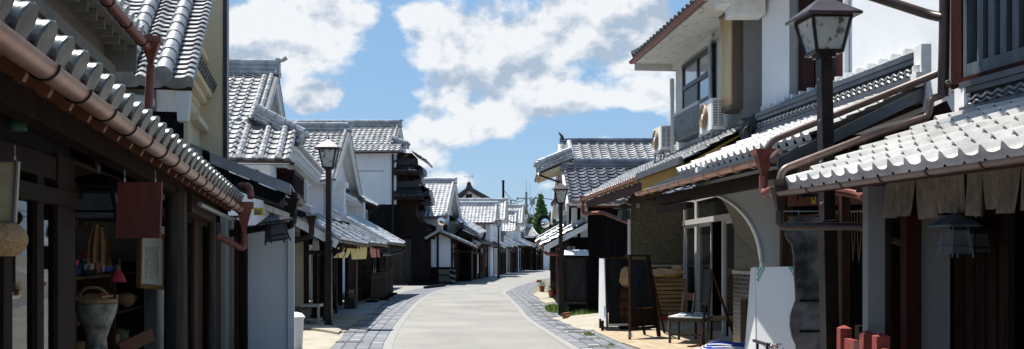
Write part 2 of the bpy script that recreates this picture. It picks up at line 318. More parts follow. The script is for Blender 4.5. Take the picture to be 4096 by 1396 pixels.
    mx = n.new('ShaderNodeMix'); mx.data_type = 'RGBA'; mx.blend_type = 'MULTIPLY'; mx.inputs[0].default_value = 1; l.new(r.outputs[0], mx.inputs[6]); l.new(mr.outputs[0], mx.inputs[7]); l.new(mx.outputs[2], b.inputs['Base Color']); b.inputs['Roughness'].default_value = .9
    bp = n.new('ShaderNodeBump'); bp.inputs['Strength'].default_value = .4; bp.inputs['Distance'].default_value = .01; l.new(t.outputs[0], bp.inputs['Height']); l.new(bp.outputs[0], b.inputs['Normal'])
    # porch floor tiles and pavers from UV
    for nm, bw, rh, c1, c2, mo, ms in (('floor_tile', .32, .16, (.33,.255,.165), (.42,.33,.22), (.17,.13,.09), .006), ('paver', .52, .26, (.125,.132,.152), (.18,.188,.212), (.05,.052,.06), .020)):
        m, n, l, b = new(nm); uv = n.new('ShaderNodeUVMap'); br = n.new('ShaderNodeTexBrick'); br.inputs['Scale'].default_value = 1; br.inputs['Brick Width'].default_value = bw; br.inputs['Row Height'].default_value = rh; br.inputs['Mortar Size'].default_value = ms
        br.inputs['Color1'].default_value = (*c1,1); br.inputs['Color2'].default_value = (*c2,1); br.inputs['Mortar'].default_value = (*mo,1); l.new(uv.outputs[0], br.inputs['Vector'])
        g = n.new('ShaderNodeNewGeometry'); t = n.new('ShaderNodeTexNoise'); t.inputs['Scale'].default_value = 3; t.inputs['Detail'].default_value = 8; l.new(g.outputs['Position'], t.inputs['Vector']); mr = n.new('ShaderNodeMapRange'); mr.inputs[3].default_value = .75; mr.inputs[4].default_value = 1.2; l.new(t.outputs[0], mr.inputs[0])
        mx = n.new('ShaderNodeMix'); mx.data_type = 'RGBA'; mx.blend_type = 'MULTIPLY'; mx.inputs[0].default_value = 1; l.new(br.outputs[0], mx.inputs[6]); l.new(mr.outputs[0], mx.inputs[7]); l.new(mx.outputs[2], b.inputs['Base Color']); b.inputs['Roughness'].default_value = .8
special()
M = MAT

# ------------------------------------------------------------------ roof tools
def prof(u):
    u = u % 1.0
    if u < .40: return math.sin(math.pi*u/.40)**1.4
    return -.22*math.sin(math.pi*(u-.40)/.60)
def tiles(mb, A, B, D, C, pitch=.27, expo=.235, amp=.04, lift=.056, seg=7, jitter=.004, eavelip=.05, th=.016):
    """wavy clay tiles over the quad: eave A->B, top D->C"""
    n = (B-A).cross(D-A).normalized()
    if n.z < 0: n = -n
    cols = max(1, round((B-A).length/pitch)); rows = max(1, round((D-A).length/expo)); K = cols*seg
    def pos(u, v): return A+(B-A)*u+(D-A)*v+(C-B-D+A)*(u*v)
    hh = [amp*prof(k/seg) for k in range(K+1)]
    rnd = random.Random(int(abs(A.x*91+A.y*37+B.z*13)*10))
    for j in range(rows):
        v0 = j/rows; v1 = min(1.0, (j+1.4)/rows); base = len(mb.v); jit = [rnd.uniform(-jitter, jitter) for _ in range(cols+1)]
        for k in range(K+1):
            u = k/K; jj = jit[min(cols, k//seg)]
            lo = pos(u, v0); hi = pos(u, v1); x = lo+n*(hh[k]+lift+jj)
            mb.v.append(x); mb.v.append(hi+n*(hh[k]+.003))
            mb.v.append(x.copy()); mb.v.append(lo+n*(hh[k]+((-.006-eavelip) if j == 0 else (lift+jj-th))))
        for k in range(K):
            i = base+4*k; mb.f.append((i, i+4, i+5, i+1)); mb.f.append((i+3, i+7, i+6, i+2))
    return n
def barrel(mb, p, q, r=.085, step=.26, seg=8):
    """a row of overlapping half round tiles from the low end p to the high end q"""
    d = q-p; n = max(1, round(d.length/step)); 
    for i in range(n):
        a = p+d*(i/n); b = p+d*(min(1, (i+1.06)/n)); mb.tube([a, a+(b-a)*.12, b], [r*1.10, r*1.07, r*.94], seg)
def ridge(mb, p, q, w=.30, h=.42, n=4, cap=.085, step=.30, orn=(1, 1), up=UP):
    """stacked ridge courses with a round cap and end ornaments"""
    d = (q-p).normalized(); side = d.cross(up).normalized(); u = side.cross(d).normalized(); lh = h/(n+.001)
    for i in range(n):
        ww = w*(1-.10*i); c = (p+q)/2+u*(lh*(i+.5)); mb.obb(c+u*(lh*.22), d*((q-p).length/2), side*(ww/2), u*(lh*.22)); mb.obb(c-u*(lh*.25), d*((q-p).length/2-.02), side*(ww/2*.55), u*(lh*.25))
    t = u*(h+cap*.35); barrel(mb, p+t, q+t, cap, step)
    for e, sg, on in ((p, -1, orn[0]), (q, 1, orn[1])):
        if not on: continue
        c = e+d*(sg*.05); hf_ = .35 if on < 2 else 1.0
        mb.obb(c+u*(h*.5), d*.06, side*(w*.62), u*(h*.55)); mb.obb(c+u*(h*1.08), d*.07, side*(w*.40), u*(h*.22))
        for ss in (-1, 1): mb.tube([c+side*(ss*w*.62)+u*(h*.18)-d*.07, c+side*(ss*w*.62)+u*(h*.18)+d*.07], w*.24, 8)
        mb.tube([c+u*(h*1.1)-d*(sg*.1), c+u*(h*1.22*(.9 if on < 2 else 1))+d*(sg*.14*hf_), c+u*(h*1.2+h*.22*hf_)+d*(sg*.26*hf_)], [cap*.8, cap*.85, cap*.95], 8)
def deck(mb, A, B, D, C, th=.10):
    n = (B-A).cross(D-A).normalized()
    if n.z < 0: n = -n
    mb.prism([A-n*.012, B-n*.012, C-n*.012, D-n*.012], -n*th)
def gutter(mb, p, q, r=.055, clips=.9):
    mb.trough(p, q, r)
def clips(mb, p, q, r=.055, step=.9, w=.008):
    n = max(1, int((q-p).length/step)); d = (q-p).normalized(); u = d.cross(UP).normalized()
    for i in range(n+1):
        c = p+(q-p)*((i+.35)/(n+.7)); pts = [c+u*math.cos(math.pi*k/8)*(r+w)-UP*math.sin(math.pi*k/8)*(r+w) for k in range(9)]; mb.tube(pts, w, 5)
def funnel(mb, c, w, h, r, d=V(0,1,0)):
    """rain head : wide rectangular lip narrowing to a pipe, c = top centre"""
    x = d.cross(UP).normalized(); r1 = []
    lv = [(0, w), (-.18*h, w*.98), (-.22*h, w*.80), (-.78*h, r*1.5), (-h, r*1.1)]
    vs = []; 
    for z, ww in lv:
        for i, j in ((-1,-1),(1,-1),(1,1),(-1,1)): vs.append(c+x*(ww/2*i)+d*(ww/2*.8*j)+UP*z)
    fs = [(i*4+k, i*4+(k+1)%4, (i+1)*4+(k+1)%4, (i+1)*4+k) for i in range(4) for k in range(4)]+[(16,17,18,19),(3,2,1,0)]
    mb.add(vs, fs)
def bend(pts, r=.12, n=5):
    """round the corners of a polyline"""
    out_ = [pts[0]]
    for i in range(1, len(pts)-1):
        a, b, c = pts[i-1], pts[i], pts[i+1]; d1 = (a-b).normalized(); d2 = (c-b).normalized(); rr = min(r, (a-b).length*.45, (c-b).length*.45); p0 = b+d1*rr; p1 = b+d2*rr
        for k in range(n+1):
            t = k/n; out_.append(p0*(1-t)**2+b*2*t*(1-t)+p1*t*t)
    out_.append(pts[-1]); return out_

# ------------------------------------------------------------------ the ground
def sheet(name, L1, L2, z, m, thick=0.0, uv=False, parent=None):
    """strip between two polylines of equal length"""
    n = len(L1); vs = [V(p.x, p.y, z) for p in L1]+[V(p.x, p.y, z) for p in L2]; fs = [(i, i+1, n+i+1, n+i) for i in range(n-1)]
    me = bpy.data.meshes.new(name); me.from_pydata(vs, [], fs); me.materials.append(m)
    if uv:
        lay = me.uv_layers.new(name='UVMap'); ds = [0]; 
        for i in range(n-1): ds.append(ds[-1]+(L1[i+1]-L1[i]).length*.5+(L2[i+1]-L2[i]).length*.5)
        for pl in me.polygons:
            for li in pl.loop_indices:
                vi = me.loops[li].vertex_index; i = vi % n; wd = (L2[i]-L1[i]).length
                lay.data[li].uv = (ds[i], 0 if vi < n else wd)
    if me.polygons and me.polygons[0].normal.z < 0: me.flip_normals()
    o = bpy.data.objects.new(name, me); COL.objects.link(o); return o
def smooth_line(pts, k=6):
    o_ = []
    for i in range(len(pts)-1):
        p0 = pts[max(i-1, 0)]; p1 = pts[i]; p2 = pts[i+1]; p3 = pts[min(i+2, len(pts)-1)]
        for j in range(k):
            t = j/k; o_.append(.5*((2*p1)+(p2-p0)*t+(2*p0-5*p1+4*p2-p3)*t*t+(3*p1-p0-3*p2+p3)*t**3))
    o_.append(pts[-1]); return o_
def resample(pts, n):
    d = [0]
    for i in range(len(pts)-1): d.append(d[-1]+(pts[i+1]-pts[i]).length)
    r = []; j = 0
    for i in range(n):
        t = d[-1]*i/(n-1)
        while j < len(d)-2 and d[j+1] < t: j += 1
        f = (t-d[j])/max(1e-6, d[j+1]-d[j]); r.append(pts[j].lerp(pts[j+1], f))
    return r
mat('ground', (.13,.12,.10), .95, vscale=.8, col2=(.20,.18,.15), bump=.3)
g = MB(); g.add([V(-900,-300,0),V(900,-300,0),V(900,1500,0),V(-900,1500,0)], [(0,1,2,3)])
struct(g.build('ground', M['ground'], recentre=False))
LK = smooth_line([V(-.2,-8,0),V(-.95,6,0),G(1568,1396),G(1580,1357),G(1605,1306),G(1645,1249),G(1696,1198),G(1750,1168),G(1821,1148),V(-2.75,56,0),V(-2.1,66,0),V(-1.2,75,0),V(.1,87,0),V(1.6,100,0),V(4.4,118,0),V(8,136,0),V(14,158,0)])
RK = smooth_line([V(3.4,-8,0),V(2.1,6,0),G(2280,1396),V(.34,26.1,0),V(.12,31.6,0),G(2019,1184),V(-.44,43,0),V(-.38,46,0),G(2051,1148),V(.79,59.4,0),V(1.94,68.4,0),V(3.3,78,0),V(4.9,90,0),V(6.6,102,0),V(9,118,0),V(12.5,136,0),V(18,156,0)])
LKr = resample(LK, 130); RKr = resample(RK, 130)
struct(sheet('road', LKr, RKr, .004, M['road']))
def offs(line, d):
    o_ = []
    for i in range(len(line)):
        t = (line[min(i+1, len(line)-1)]-line[max(i-1, 0)]).normalized(); o_.append(line[i]+V(t.y, -t.x, 0)*d)
    return o_
LKo = offs(LKr, -.17); RKo = offs(RKr, .17)
struct(sheet('kerb', LKr, LKo, .010, M['kerb'])); struct(sheet('kerb', RKr, RKo, .010, M['kerb']))
LP = resample(smooth_line([V(-2.4,-8,0),V(-2.5,6,0),V(-3.2,17,0),V(-3.45,20,0),V(-3.75,23.5,0),V(-4.0,28,0),V(-4.4,33.5,0),V(-4.85,43,0),V(-4.7,49,0),V(-3.9,56,0),V(-3.1,66,0),V(-2.2,76,0),V(-.9,88,0),V(.8,101,0),V(3.6,119,0),V(7.2,137,0),V(13.2,159,0)]), 130)
RP = resample(smooth_line([V(4.4,-8,0),V(3.2,6,0),V(2.08,19,0),V(1.73,22.7,0),V(1.44,27.3,0),V(1.18,34,0),V(.95,40.5,0),V(.92,45,0),V(1.1,50,0),V(1.8,60,0),V(2.6,69,0),V(4.0,79,0),V(5.7,91,0),V(7.4,103,0),V(9.8,119,0),V(13.3,137,0),V(18.8,157,0)]), 130)
struct(sheet('pavement', LKo, LP, .008, M['paver'], uv=True)); struct(sheet('pavement', RKo, RP, .008, M['paver'], uv=True))
# pale marker bricks laid in the paving, one continuous surface pattern per side
def markers(Lin, Lout, i0, i1, seed, s0=0):
    mb = MB(); rnd = random.Random(seed); n = len(Lin); ds = [0]
    for i in range(n-1): ds.append(ds[-1]+(Lin[i+1]-Lin[i]).length)
    def at(s, w):
        j = 0
        while j < n-2 and ds[j+1] < s: j += 1
        f = (s-ds[j])/(ds[j+1]-ds[j]); a = Lin[j].lerp(Lin[j+1], f); b = Lout[j].lerp(Lout[j+1], f); d = (b-a).normalized(); return a+d*w, d, (Lin[j+1]-Lin[j]).normalized(), (b-a).length
    s = 10.0; k = 0
    while s < 95:
        _, _, _, W = at(s, 0); w = .13+.26*(k % 2)*.9
        while w < W-.15:
            if rnd.random() < .60:
                c, d, t, _ = at(s+rnd.choice([0, .26, .52]), w); mb.add([V(q.x,q.y,.0125) for q in (c-d*.11-t*.05, c+d*.11-t*.05, c+d*.11+t*.05, c-d*.11+t*.05)], [(0,1,2,3)])
            w += .52
        s += .78; k += 1
    return mb
mat('marker', (.42,.42,.42), .8, var=.08, vscale=8)
for a, b, sd in ((LKo, LP, 3), (RKo, RP, 5)): struct(markers(a, b, 0, 0, sd).build('pavement_marking', M['marker'], smooth=False))
# iron grates, one per thing
def grate(c, d, L_, label):
    t = V(-d.y, d.x, 0); r = thing('drain_grate', label, 'drain grate', V(c.x, c.y, .013), 'drain grates in the pavement')
    fr_ = MB(); c = V(c.x, c.y, .014)
    for s_ in (-1, 1): fr_.obb(c+t*(.13*s_), d*(L_/2), t*.010, UP*.004); fr_.obb(c+d*(L_/2*s_), t*.138, d*.010, UP*.004)
    fr_.build('frame', M['old_metal'], r); b_ = MB(); b_.obb(c-UP*.002, d*(L_/2-.005), t*.12, UP*.002)
    b_.build('slot', M['stone_dark'], r); q = MB(); n = 4
    for i in range(1, n): q.obb(c+d*(L_*(i/n-.5))+UP*.001, d*.010, t*.125, UP*.003)
    q.build('bar', M['old_metal'], r)
words = ['first','second','third','fourth','fifth','sixth','seventh','eighth','ninth','tenth','eleventh','twelfth','thirteenth','fourteenth','fifteenth']
for i, (x, y) in enumerate([(2405,1388),(2366,1350+7),(2318,1330),(2297,1319),(2260,1301),(2225,1283),(2196,1269),(2178,1249),(2163,1237),(2152,1225),(2140,1213)]):
    c = G(x, y); grate(c, V(1,-.05,0).normalized(), .48, '%s iron drain grate from the near end of the right pavement, in grey pavers' % words[i])
for i, (x, y) in enumerate([(1398,1369),(1420,1330),(1438,1316),(1452,1302),(1470,1283),(1498,1258),(1525,1235),(1548,1218),(1570,1203),(1592,1190)]):
    c = G(x, y); grate(c, V(1,-.03,0).normalized(), .48, '%s iron drain grate from the near end of the left pavement, in grey pavers' % words[i])
# aprons beside the pavement
def patch(name, pts, z, m, kind='structure', h=None):
    mb = MB(); mb.add([V(q.x, q.y, q.z+z) for q in pts], [tuple(range(len(pts)))]); o = mb.build(name, m, smooth=False)
    if o.data.polygons[0].normal.z < 0: o.data.flip_normals()
    o['kind'] = kind; return o
patch('ramp', [V(-8,12,0),V(-3.0,12,0),V(-3.2,17,0),V(-3.45,20,0),V(-3.72,22.4,0),V(-4.15,23.2,0),V(-5.0,24.0,0),V(-8,24.2,0)], .006, M['concrete'])
sp = MB(); pr = [G(1178,1318),G(1240,1322),G(1300,1330),G(1352,1340),G(1368,1330),G(1340,1316),G(1290,1303),G(1230,1297),G(1178,1296)]
sp.prism([V(q.x,q.y,.008) for q in pr], V(0,0,.05)); struct(sp.build('ramp', M['concrete'], smooth=False))
patch('yard', [V(-8,24.2,0),V(-5.0,24.0,0),V(-4.15,23.2,0),V(-3.8,23.6,0),V(-4.0,28,0),V(-8,28,0)], .007, M['earth'])
patch('yard', [V(-8,28,0),V(-4.0,28,0),V(-4.4,33.5,0),V(-4.55,36,0),V(-8,36,0)], .011, M['concrete_cool'])
patch('yard', [V(-8,36,0),V(-4.57,36,0),V(-4.85,43,0),V(-8,43,0)], .009, M['earth'])
patch('gravel_yard', [V(-8,43,0),V(-4.85,43,0),V(-4.7,49,0),V(-3.9,56,0),V(-8,56.5,0)], .007, M['gravel'])
# right side
fl = sheet('porch_floor', [V(2.08,19,0)+V(.0,0,0),V(1.80,22.0,0)], [V(7,19,0),V(7,22,0)], .016, M['floor_tile'], uv=True); struct(fl)
fl = sheet('porch_floor', [V(3.6,9,0),V(2.12,18.99,0)], [V(9,9,0),V(7,18.99,0)], .016, M['floor_tile'], uv=True); struct(fl)
fl = sheet('porch_floor', [V(1.80,22.0,0),V(1.9,22.4,0)], [V(7,22,0),V(7,27,0)], .018, M['floor_tile'], uv=True); struct(fl)
mnd = MB()                                                       # low concrete mound in front of the dark wooden house
for i in range(9):
    for j in range(9):
        u = i/8; v = j/8; x = 1.55+u*3.2-.12*v*4; y = 22.3+v*4.3; mnd.v.append(V(x, y, .012+.16*math.sin(math.pi*min(1, u*1.6)/2)*math.sin(math.pi*min(1, v*1.5+.05)/1.6)))
for i in range(8):
    for j in range(8): k = i*9+j; mnd.f.append((k, k+9, k+10, k+1))
struct(mnd.build('ramp', M['concrete']))
patch('gravel_yard', [V(1.44,26.9,0),V(1.18,34,0),V(1.12,36,0),V(2.4,36,0),V(3,26.9,0)], .009, M['gravel'])
patch('flagstone', [G(2132,1180),G(2160,1198),G(2205,1190),G(2190,1172),G(2150,1168)], .020, M['concrete'])
patch('flagstone', [G(2150,1200),G(2182,1215),G(2232,1208),G(2200,1194)], .024, M['concrete'])

# ------------------------------------------------------------------ house tools
def white_dentils(mb, fr, a0, a1, b, h, step=.30, sz=.09, dep=.16, ht=.14):
    n = max(1, int((a1-a0)/step))
    for i in range(n):
        a = a0+(a1-a0)*(i+.5)/n; mb.fbox(fr, a-sz/2, a+sz/2, b, b+dep, h-ht, h)
def lattice(root, fr, a0, a1, b, h0, h1, m, n=None, name='lattice', th=.03):
    mb = MB(); n = n or max(3, int((a1-a0)/.10))
    for i in range(n+1):
        a = a0+(a1-a0)*i/n; mb.fbox(fr, a-.017, a+.017, b, b+th, h0, h1)
    mb.fbox(fr, a0-.03, a1+.03, b-.01, b+th+.01, h0-.06, h0); mb.fbox(fr, a0-.03, a1+.03, b-.01, b+th+.01, h1, h1+.06); mb.fbox(fr, a0, a1, b-.004, b+th*.9, (h0+h1)/2-.02, (h0+h1)/2+.02)
    return mb.build(name, m, root)
def pent(root, fr, a0, a1, be, bw, he, hw, m='tile', pitch=.27, expo=.28, gut='black_metal', gr=.05, fascia='white_trim', ends=(1, 1), barrels=(), seg=6, bh=0, rafters=True, amp=.038):
    A = fr.p(a0, be, he); B = fr.p(a1, be, he); D = fr.p(a0, bw, hw); C = fr.p(a1, bw, hw)
    mb = MB(); n = tiles(mb, A, B, D, C, pitch, expo, amp=amp, seg=seg)
    for e, (q, r_) in zip(ends, ((A, D), (B, C))):
        if e: barrel(mb, q+n*.06+fr.s*(.06 if q is A else -.06), r_+n*.06+fr.s*(.06 if q is A else -.06), .075)
    for a in barrels: barrel(mb, fr.p(a, be, he)+n*.06, fr.p(a, bw, hw)+n*.06, .075)
    mb.build('roof', M[m], root)
    dk = MB(); deck(dk, A+fr.s*.03, B-fr.s*.03, D+fr.s*.03, C-fr.s*.03, .07); dk.build('roof_deck', M['wood_dark'], root)
    fs = MB(); nn = n*(-.10)
    for q, r_, sgn in ((A, D, 1), (B, C, -1)):
        o_ = fr.s*(.015*sgn); fs.prism([q+o_, r_+o_, r_+o_+nn*1.9, q+o_+nn*1.9], fr.s*(-.035*sgn))
    fs.build('bargeboard', M[fascia], root)
    if rafters:
        rf = MB(); k = max(2, int((a1-a0)/.45))
        for i in range(k):
            a = a0+(a1-a0)*(i+.5)/k; rf.beam(fr.p(a, be+.03, he-.13), fr.p(a, bw, hw-.13), .05, .07)
        rf.build('rafter', M['wood_brown'], root)
    if gut:
        gt = MB(); gutter(gt, fr.p(a0-.03, be-gr*.9, he-.005), fr.p(a1+.03, be-gr*.9, he-.035), gr); o = gt.build('gutter', M[gut], root)
        cp = MB(); clips(cp, fr.p(a0, be-gr*.9, he-.01), fr.p(a1, be-gr*.9, he-.03), gr, .8, .006); cp.build('clip', M['black_metal'], o)
    return n
def facade(root, fr, a0, a1, b, h, seed=0, wood='wood_dark', kinds=None, bay=1.8, wain=.8):
    """ground floor front : posts, rails and bays (lattice, sliding doors, plaster, dark opening)"""
    rnd = random.Random(seed); n = max(1, round((a1-a0)/bay)); w = (a1-a0)/n
    fm = MB()
    for i in range(n+1):
        a = a0+w*i; fm.fbox(fr, a-.06, a+.06, b-.03, b+.09, 0, h)
    fm.fbox(fr, a0-.06, a1+.06, b-.035, b+.095, h-.16, h); fm.fbox(fr, a0, a1, b-.02, b+.08, h-.55, h-.45); fm.build('frame', M[wood], root)
    for i in range(n):
        k = (kinds[i % len(kinds)] if kinds else rnd.choice(['lattice','door','plaster','open','lattice'])); x0 = a0+w*i+.06; x1 = a0+w*(i+1)-.06
        if k == 'lattice':
            lattice(root, fr, x0, x1, b, wain*.55, h-.62, M[wood], name='lattice'); p_ = MB(); p_.fbox(fr, x0, x1, b+.045, b+.06, 0.02, h-.5); p_.build('panel', M['wood_black'], root)
        elif k == 'door':
            p_ = MB(); m_ = (x0+x1)/2
            for u, v, bb in ((x0, m_+.03, b+.03), (m_-.03, x1, b+.06)):
                p_.fbox(fr, u, u+.06, bb, bb+.03, .04, h-.56); p_.fbox(fr, v-.06, v, bb, bb+.03, .04, h-.56); p_.fbox(fr, u, v, bb+.002, bb+.028, .04, .5); p_.fbox(fr, u, v, bb+.002, bb+.028, h-.62, h-.56)
            o = p_.build('door', M['wood_red' if seed % 2 else wood], root); q = MB(); q.fbox(fr, x0+.02, x1-.02, b+.045, b+.05, .4, h-.6); q.build('pane', M['glass_dark'], o)
        elif k == 'plaster':
            p_ = MB(); p_.fbox(fr, x0, x1, b+.03, b+.06, wain, h-.55); p_.build('wall_panel', M['plaster'], root); q = MB(); q.fbox(fr, x0, x1, b+.02, b+.06, 0.02, wain-.004); q.build('wainscot', M['wood_black'], root)
        else:
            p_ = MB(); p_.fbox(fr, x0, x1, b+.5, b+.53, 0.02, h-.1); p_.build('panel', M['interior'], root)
def gable_house(name, label, fr, W, he, hr, depth, bv=0.0, m='tile', pitch=.27, expo=.31, wall='plaster', hfar=None, seg=6, split=None, vbar=1, lower=None, ridge_h=.45, ins=.5, plug='white_trim', group='plastered houses along the left side of the street', wall_h0=0.0, walls=True, barb=(), amp=.038, cat='house', arid=None, horn=1):
    """house whose gable faces the street. split = (height where the upper verge steps back, bv)"""
    root = thing(name, label, cat, fr.p(0, 0, 0), group); ar = arid or W/2; hf = he if hfar is None else hfar
    mb = MB()
    def nearp(h): return (h-he)/(hr-he)*ar
    if split:
        am = nearp(split)
        tiles(mb, fr.p(0,0,he), fr.p(0,depth,he), fr.p(am,0,split), fr.p(am,depth,split), pitch, expo, seg=seg, amp=amp); n = tiles(mb, fr.p(am,bv,split), fr.p(am,depth,split), fr.p(ar,bv,hr), fr.p(ar,depth,hr), pitch, expo, seg=seg, amp=amp)
    else: n = tiles(mb, fr.p(0,bv,he), fr.p(0,depth,he), fr.p(ar,bv,hr), fr.p(ar,depth,hr), pitch, expo, seg=seg, amp=amp)
    if vbar: barrel(mb, fr.p(nearp(split) if split else 0,bv+.10,split or he)+n*.07, fr.p(ar-.1,bv+.10,hr-.05)+n*.07, .08)
    for bb, h_top in barb: barrel(mb, fr.p(0,bb,he)+n*.07, fr.p(nearp(h_top),bb,h_top)+n*.07, .09)
    tiles(mb, fr.p(W,bv,hf), fr.p(W,depth,hf), fr.p(ar,bv,hr), fr.p(ar,depth,hr), pitch, expo, seg=3, amp=amp)
    mb.build('roof', M[m], root)
    rg = MB(); ridge(rg, fr.p(ar,bv-.02,hr-.03), fr.p(ar,depth,hr-.03), .32, ridge_h, max(2, int(ridge_h/.12)), .075, orn=(horn, 0)); rg.build('ridge', M[m], root)
    dk = MB()
    if split: deck(dk, fr.p(0.02,0.02,he), fr.p(0.02,depth,he), fr.p(am,0.02,split), fr.p(am,depth,split), .12)
    deck(dk, fr.p(am if split else .02,bv+.02,split or he), fr.p(am if split else .02,depth,split or he), fr.p(ar,bv+.02,hr), fr.p(ar,depth,hr), .12)
    deck(dk, fr.p(W-.02,bv+.02,hf), fr.p(W-.02,depth,hf), fr.p(ar+.005,bv+.02,hr), fr.p(ar+.005,depth,hr), .12)
    dk.build('soffit', M[plug], root)
    bb = MB(); lo_a = am if split else 0.0; lo_h = split or he
    for (a_, h_), (c_, g_) in (((lo_a, lo_h), (ar, hr)), ((W, hf), (ar, hr))):
        bb.prism([fr.p(a_,bv-.03,h_-.02), fr.p(c_,bv-.03,g_-.02), fr.p(c_,bv-.03,g_-.36), fr.p(a_,bv-.03,h_-.32)], fr.t*.07)
        bb.prism([fr.p(a_,bv-.07,h_+.02), fr.p(c_,bv-.07,g_+.02), fr.p(c_,bv-.07,g_-.10), fr.p(a_,bv-.07,h_-.10)], fr.t*.038)
    bb.build('bargeboard', M[plug], root)
    ed = MB()
    for (a_, h_), (c_, g_) in (((lo_a, lo_h), (ar, hr)), ((W, hf), (ar, hr))): ed.prism([fr.p(a_,bv-.09,h_+.08), fr.p(c_,bv-.09,g_+.08), fr.p(c_,bv-.09,g_+.025), fr.p(a_,bv-.09,h_+.025)], fr.t*.10)
    ed.build('verge_tile', M['tile_dark'], root)
    if walls:
        wb = bv+.45; w = MB(); s1 = (hr-he)/ar; s2 = (hr-hf)/(W-ar); i2 = ins
        w.prism([fr.p(ins,wb,wall_h0), fr.p(ins,wb,he+s1*ins-.16), fr.p(ar,wb,hr-.17), fr.p(W-i2,wb,hf+s2*i2-.16), fr.p(W-i2,wb,wall_h0)], fr.t*(depth-wb-.3)); w.build('wall', M[wall], root, smooth=False)
    return root

# ================================================================== LEFT SIDE, FROM NEAR TO FAR
# ---- the near shop: eave, gutter, tiles, glass front
F1 = Fr(-2.07, 4.0, -.18, -1)
sh = thing('shop_house', 'dark old shop at the left edge with glass front, copper gutter and round eave tiles', 'house', F1.p(0,0,0))
def eh(a): return 2.60-.0219*a                                   # the eave drops slightly along the street
aN, aE = -2.6, 10.75
gp, gq = F1.p(aN, 0, eh(aN)), F1.p(aE, 0, eh(aE))
g1 = MB(); g1.trough(gp, gq, .068, 14); gto = g1.build('gutter', M['copper'], sh); c1 = MB()
for i in range(20):
    a = .75+i*.62-.1
    if a < aE-.1: 
        u = F1.t; q = F1.p(a, 0, eh(a)); c1.tube([q-u*math.cos(math.pi*k/10)*.074-UP*math.sin(math.pi*k/10)*.074 for k in range(11)], .006, 6)
c1.build('clip', M['black_metal'], gto)
tl = MB(); sl_ = .50
A_, B_ = F1.p(aN,.02,eh(aN)+.06), F1.p(aE+.05,.02,eh(aE)+.06); D_, C_ = F1.p(aN,2.6,eh(aN)+.06+1.3), F1.p(aE+.05,2.6,eh(aE)+.06+1.3)
nn1 = tiles(tl, A_, B_, D_, C_, .31, .25, amp=.02, seg=6, lift=.02); tl.build('roof', M['tile_end'], sh)
et = MB(); k = 0; a = aN+.1
while a < aE:
    q = F1.p(a, .02, eh(a)+.125); up_ = (F1.t+UP*sl_).normalized()
    et.lathe(q-up_*.055, [(.060,0),(.096,0),(.100,.012),(.094,.030),(.078,.055),(.074,.26),(.082,.28),(.082,.30),(.074,.32),(.074,.8),(.08,.82),(.074,.85),(.074,1.6)], 16, up_); a += .31; k += 1
et.build('round_tile', M['tile_end'], sh)
dk = MB(); deck(dk, A_-nn1*.03, B_-nn1*.03, D_-nn1*.03, C_-nn1*.03, .035); dk.build('roof_deck', M['orange_wood'], sh)
rf = MB(); a = aN
while a < aE-.1:
    rf.beam(F1.p(a,.10,eh(a)-.03), F1.p(a,2.0,eh(a)+.92), .055, .075); a += .42
rf.build('rafter', M['orange_wood'], sh)
bm = MB(); bm.beam(F1.p(aN,.34,eh(aN)-.02), F1.p(aE-.4,.34,eh(aE)-.02), .12, .20); bm.beam(F1.p(aN,.72,eh(aN)-.18), F1.p(aE-.6,.72,eh(aE)-.20), .06, .30); bm.build('beam', M['wood_dark'], sh)
eb = MB(); eb.beam(F1.p(aE-3.4,.30,eh(aE-3.4)-.16), F1.p(aE-1.2,.30,eh(aE-1.2)-.16), .14, .20); eb.build('beam', M['wood_brown'], sh)
tb = MB(); tb.tube([F1.p(aE-3.3,.16,eh(9)-.13), F1.p(aE-.2,.12,eh(9)-.19)], .03, 8); tb.build('pipe', M['grey_metal'], sh)
tb = MB(); tb.tube([F1.p(aN,.66,eh(aN)-.13), F1.p(7.5,.66,eh(7)-.08)], .035, 8); tb.build('pipe', M['wood_dark'], sh)
# front wall parts (line b=.37 .. .45)
bw = .42
def a_of(px, b=bw): return F1.at(px, b)
for x, r_ in ((703, .115), (847, .06)):
    mb = MB(); a = a_of(x, .30); mb.tube([F1.p(a,.30,0), F1.p(a,.30,eh(a)-.10)], [r_*1.08, r_*.96], 14); mb.build('post', M['wood_grey'], sh)
for x0, x1, hh_ in ((-120,0,2.3),(15,50,2.2),(150,176,2.2),(232,300,2.35),(778,810,2.2),(868,884,2.2)):
    mb = MB(); mb.fbox(F1, a_of(x0), a_of(x1), bw, bw+.07, 0, hh_); mb.build('post', M['wood_dark' if x0 < 700 else 'wood_brown'], sh)
mb = MB(); mb.fbox(F1, a_of(-400), a_of(300), bw-.02, bw+.1, 2.02, 2.12); mb.fbox(F1, a_of(-400), a_of(225), bw, bw+.06, 2.18, 2.32); mb.fbox(F1, a_of(300), a_of(880), bw+.02, bw+.12, 2.10, 2.2); mb.build('lintel', M['wood_dark'], sh)
mb = MB(); mb.fbox(F1, a_of(-400), a_of(300), bw+.03, bw+.05, 2.32, 2.75); mb.build('fascia', M['wood_black'], sh)
for x0, x1 in ((-400,15),(50,150),(176,232),(740,778),(810,836)):
    mb = MB(); mb.fbox(F1, a_of(x0), a_of(x1), bw+.03, bw+.036, .08, 2.1); mb.build('window_pane', M['shop_glass'], sh)
mb = MB(); mb.fbox(F1, a_of(-400), a_of(300), bw+.01, bw+.07, .02, .12); mb.fbox(F1, a_of(300), a_of(880), bw+.01, bw+.07, .02, .18); mb.build('sill', M['wood_dark'], sh)
mb = MB(); mb.fbox(F1, -3.5, 15, 3.2, 3.3, 0, 3.4); mb.fbox(F1, 13.4, 13.5, .45, 3.2, 0, 3.2); mb.fbox(F1, -3.6, -3.5, .45, 3.2, 0, 3.2); mb.fbox(F1, -3.5, 13.4, .5, 3.2, 2.62, 2.66); mb.build('wall', M['interior'], sh)
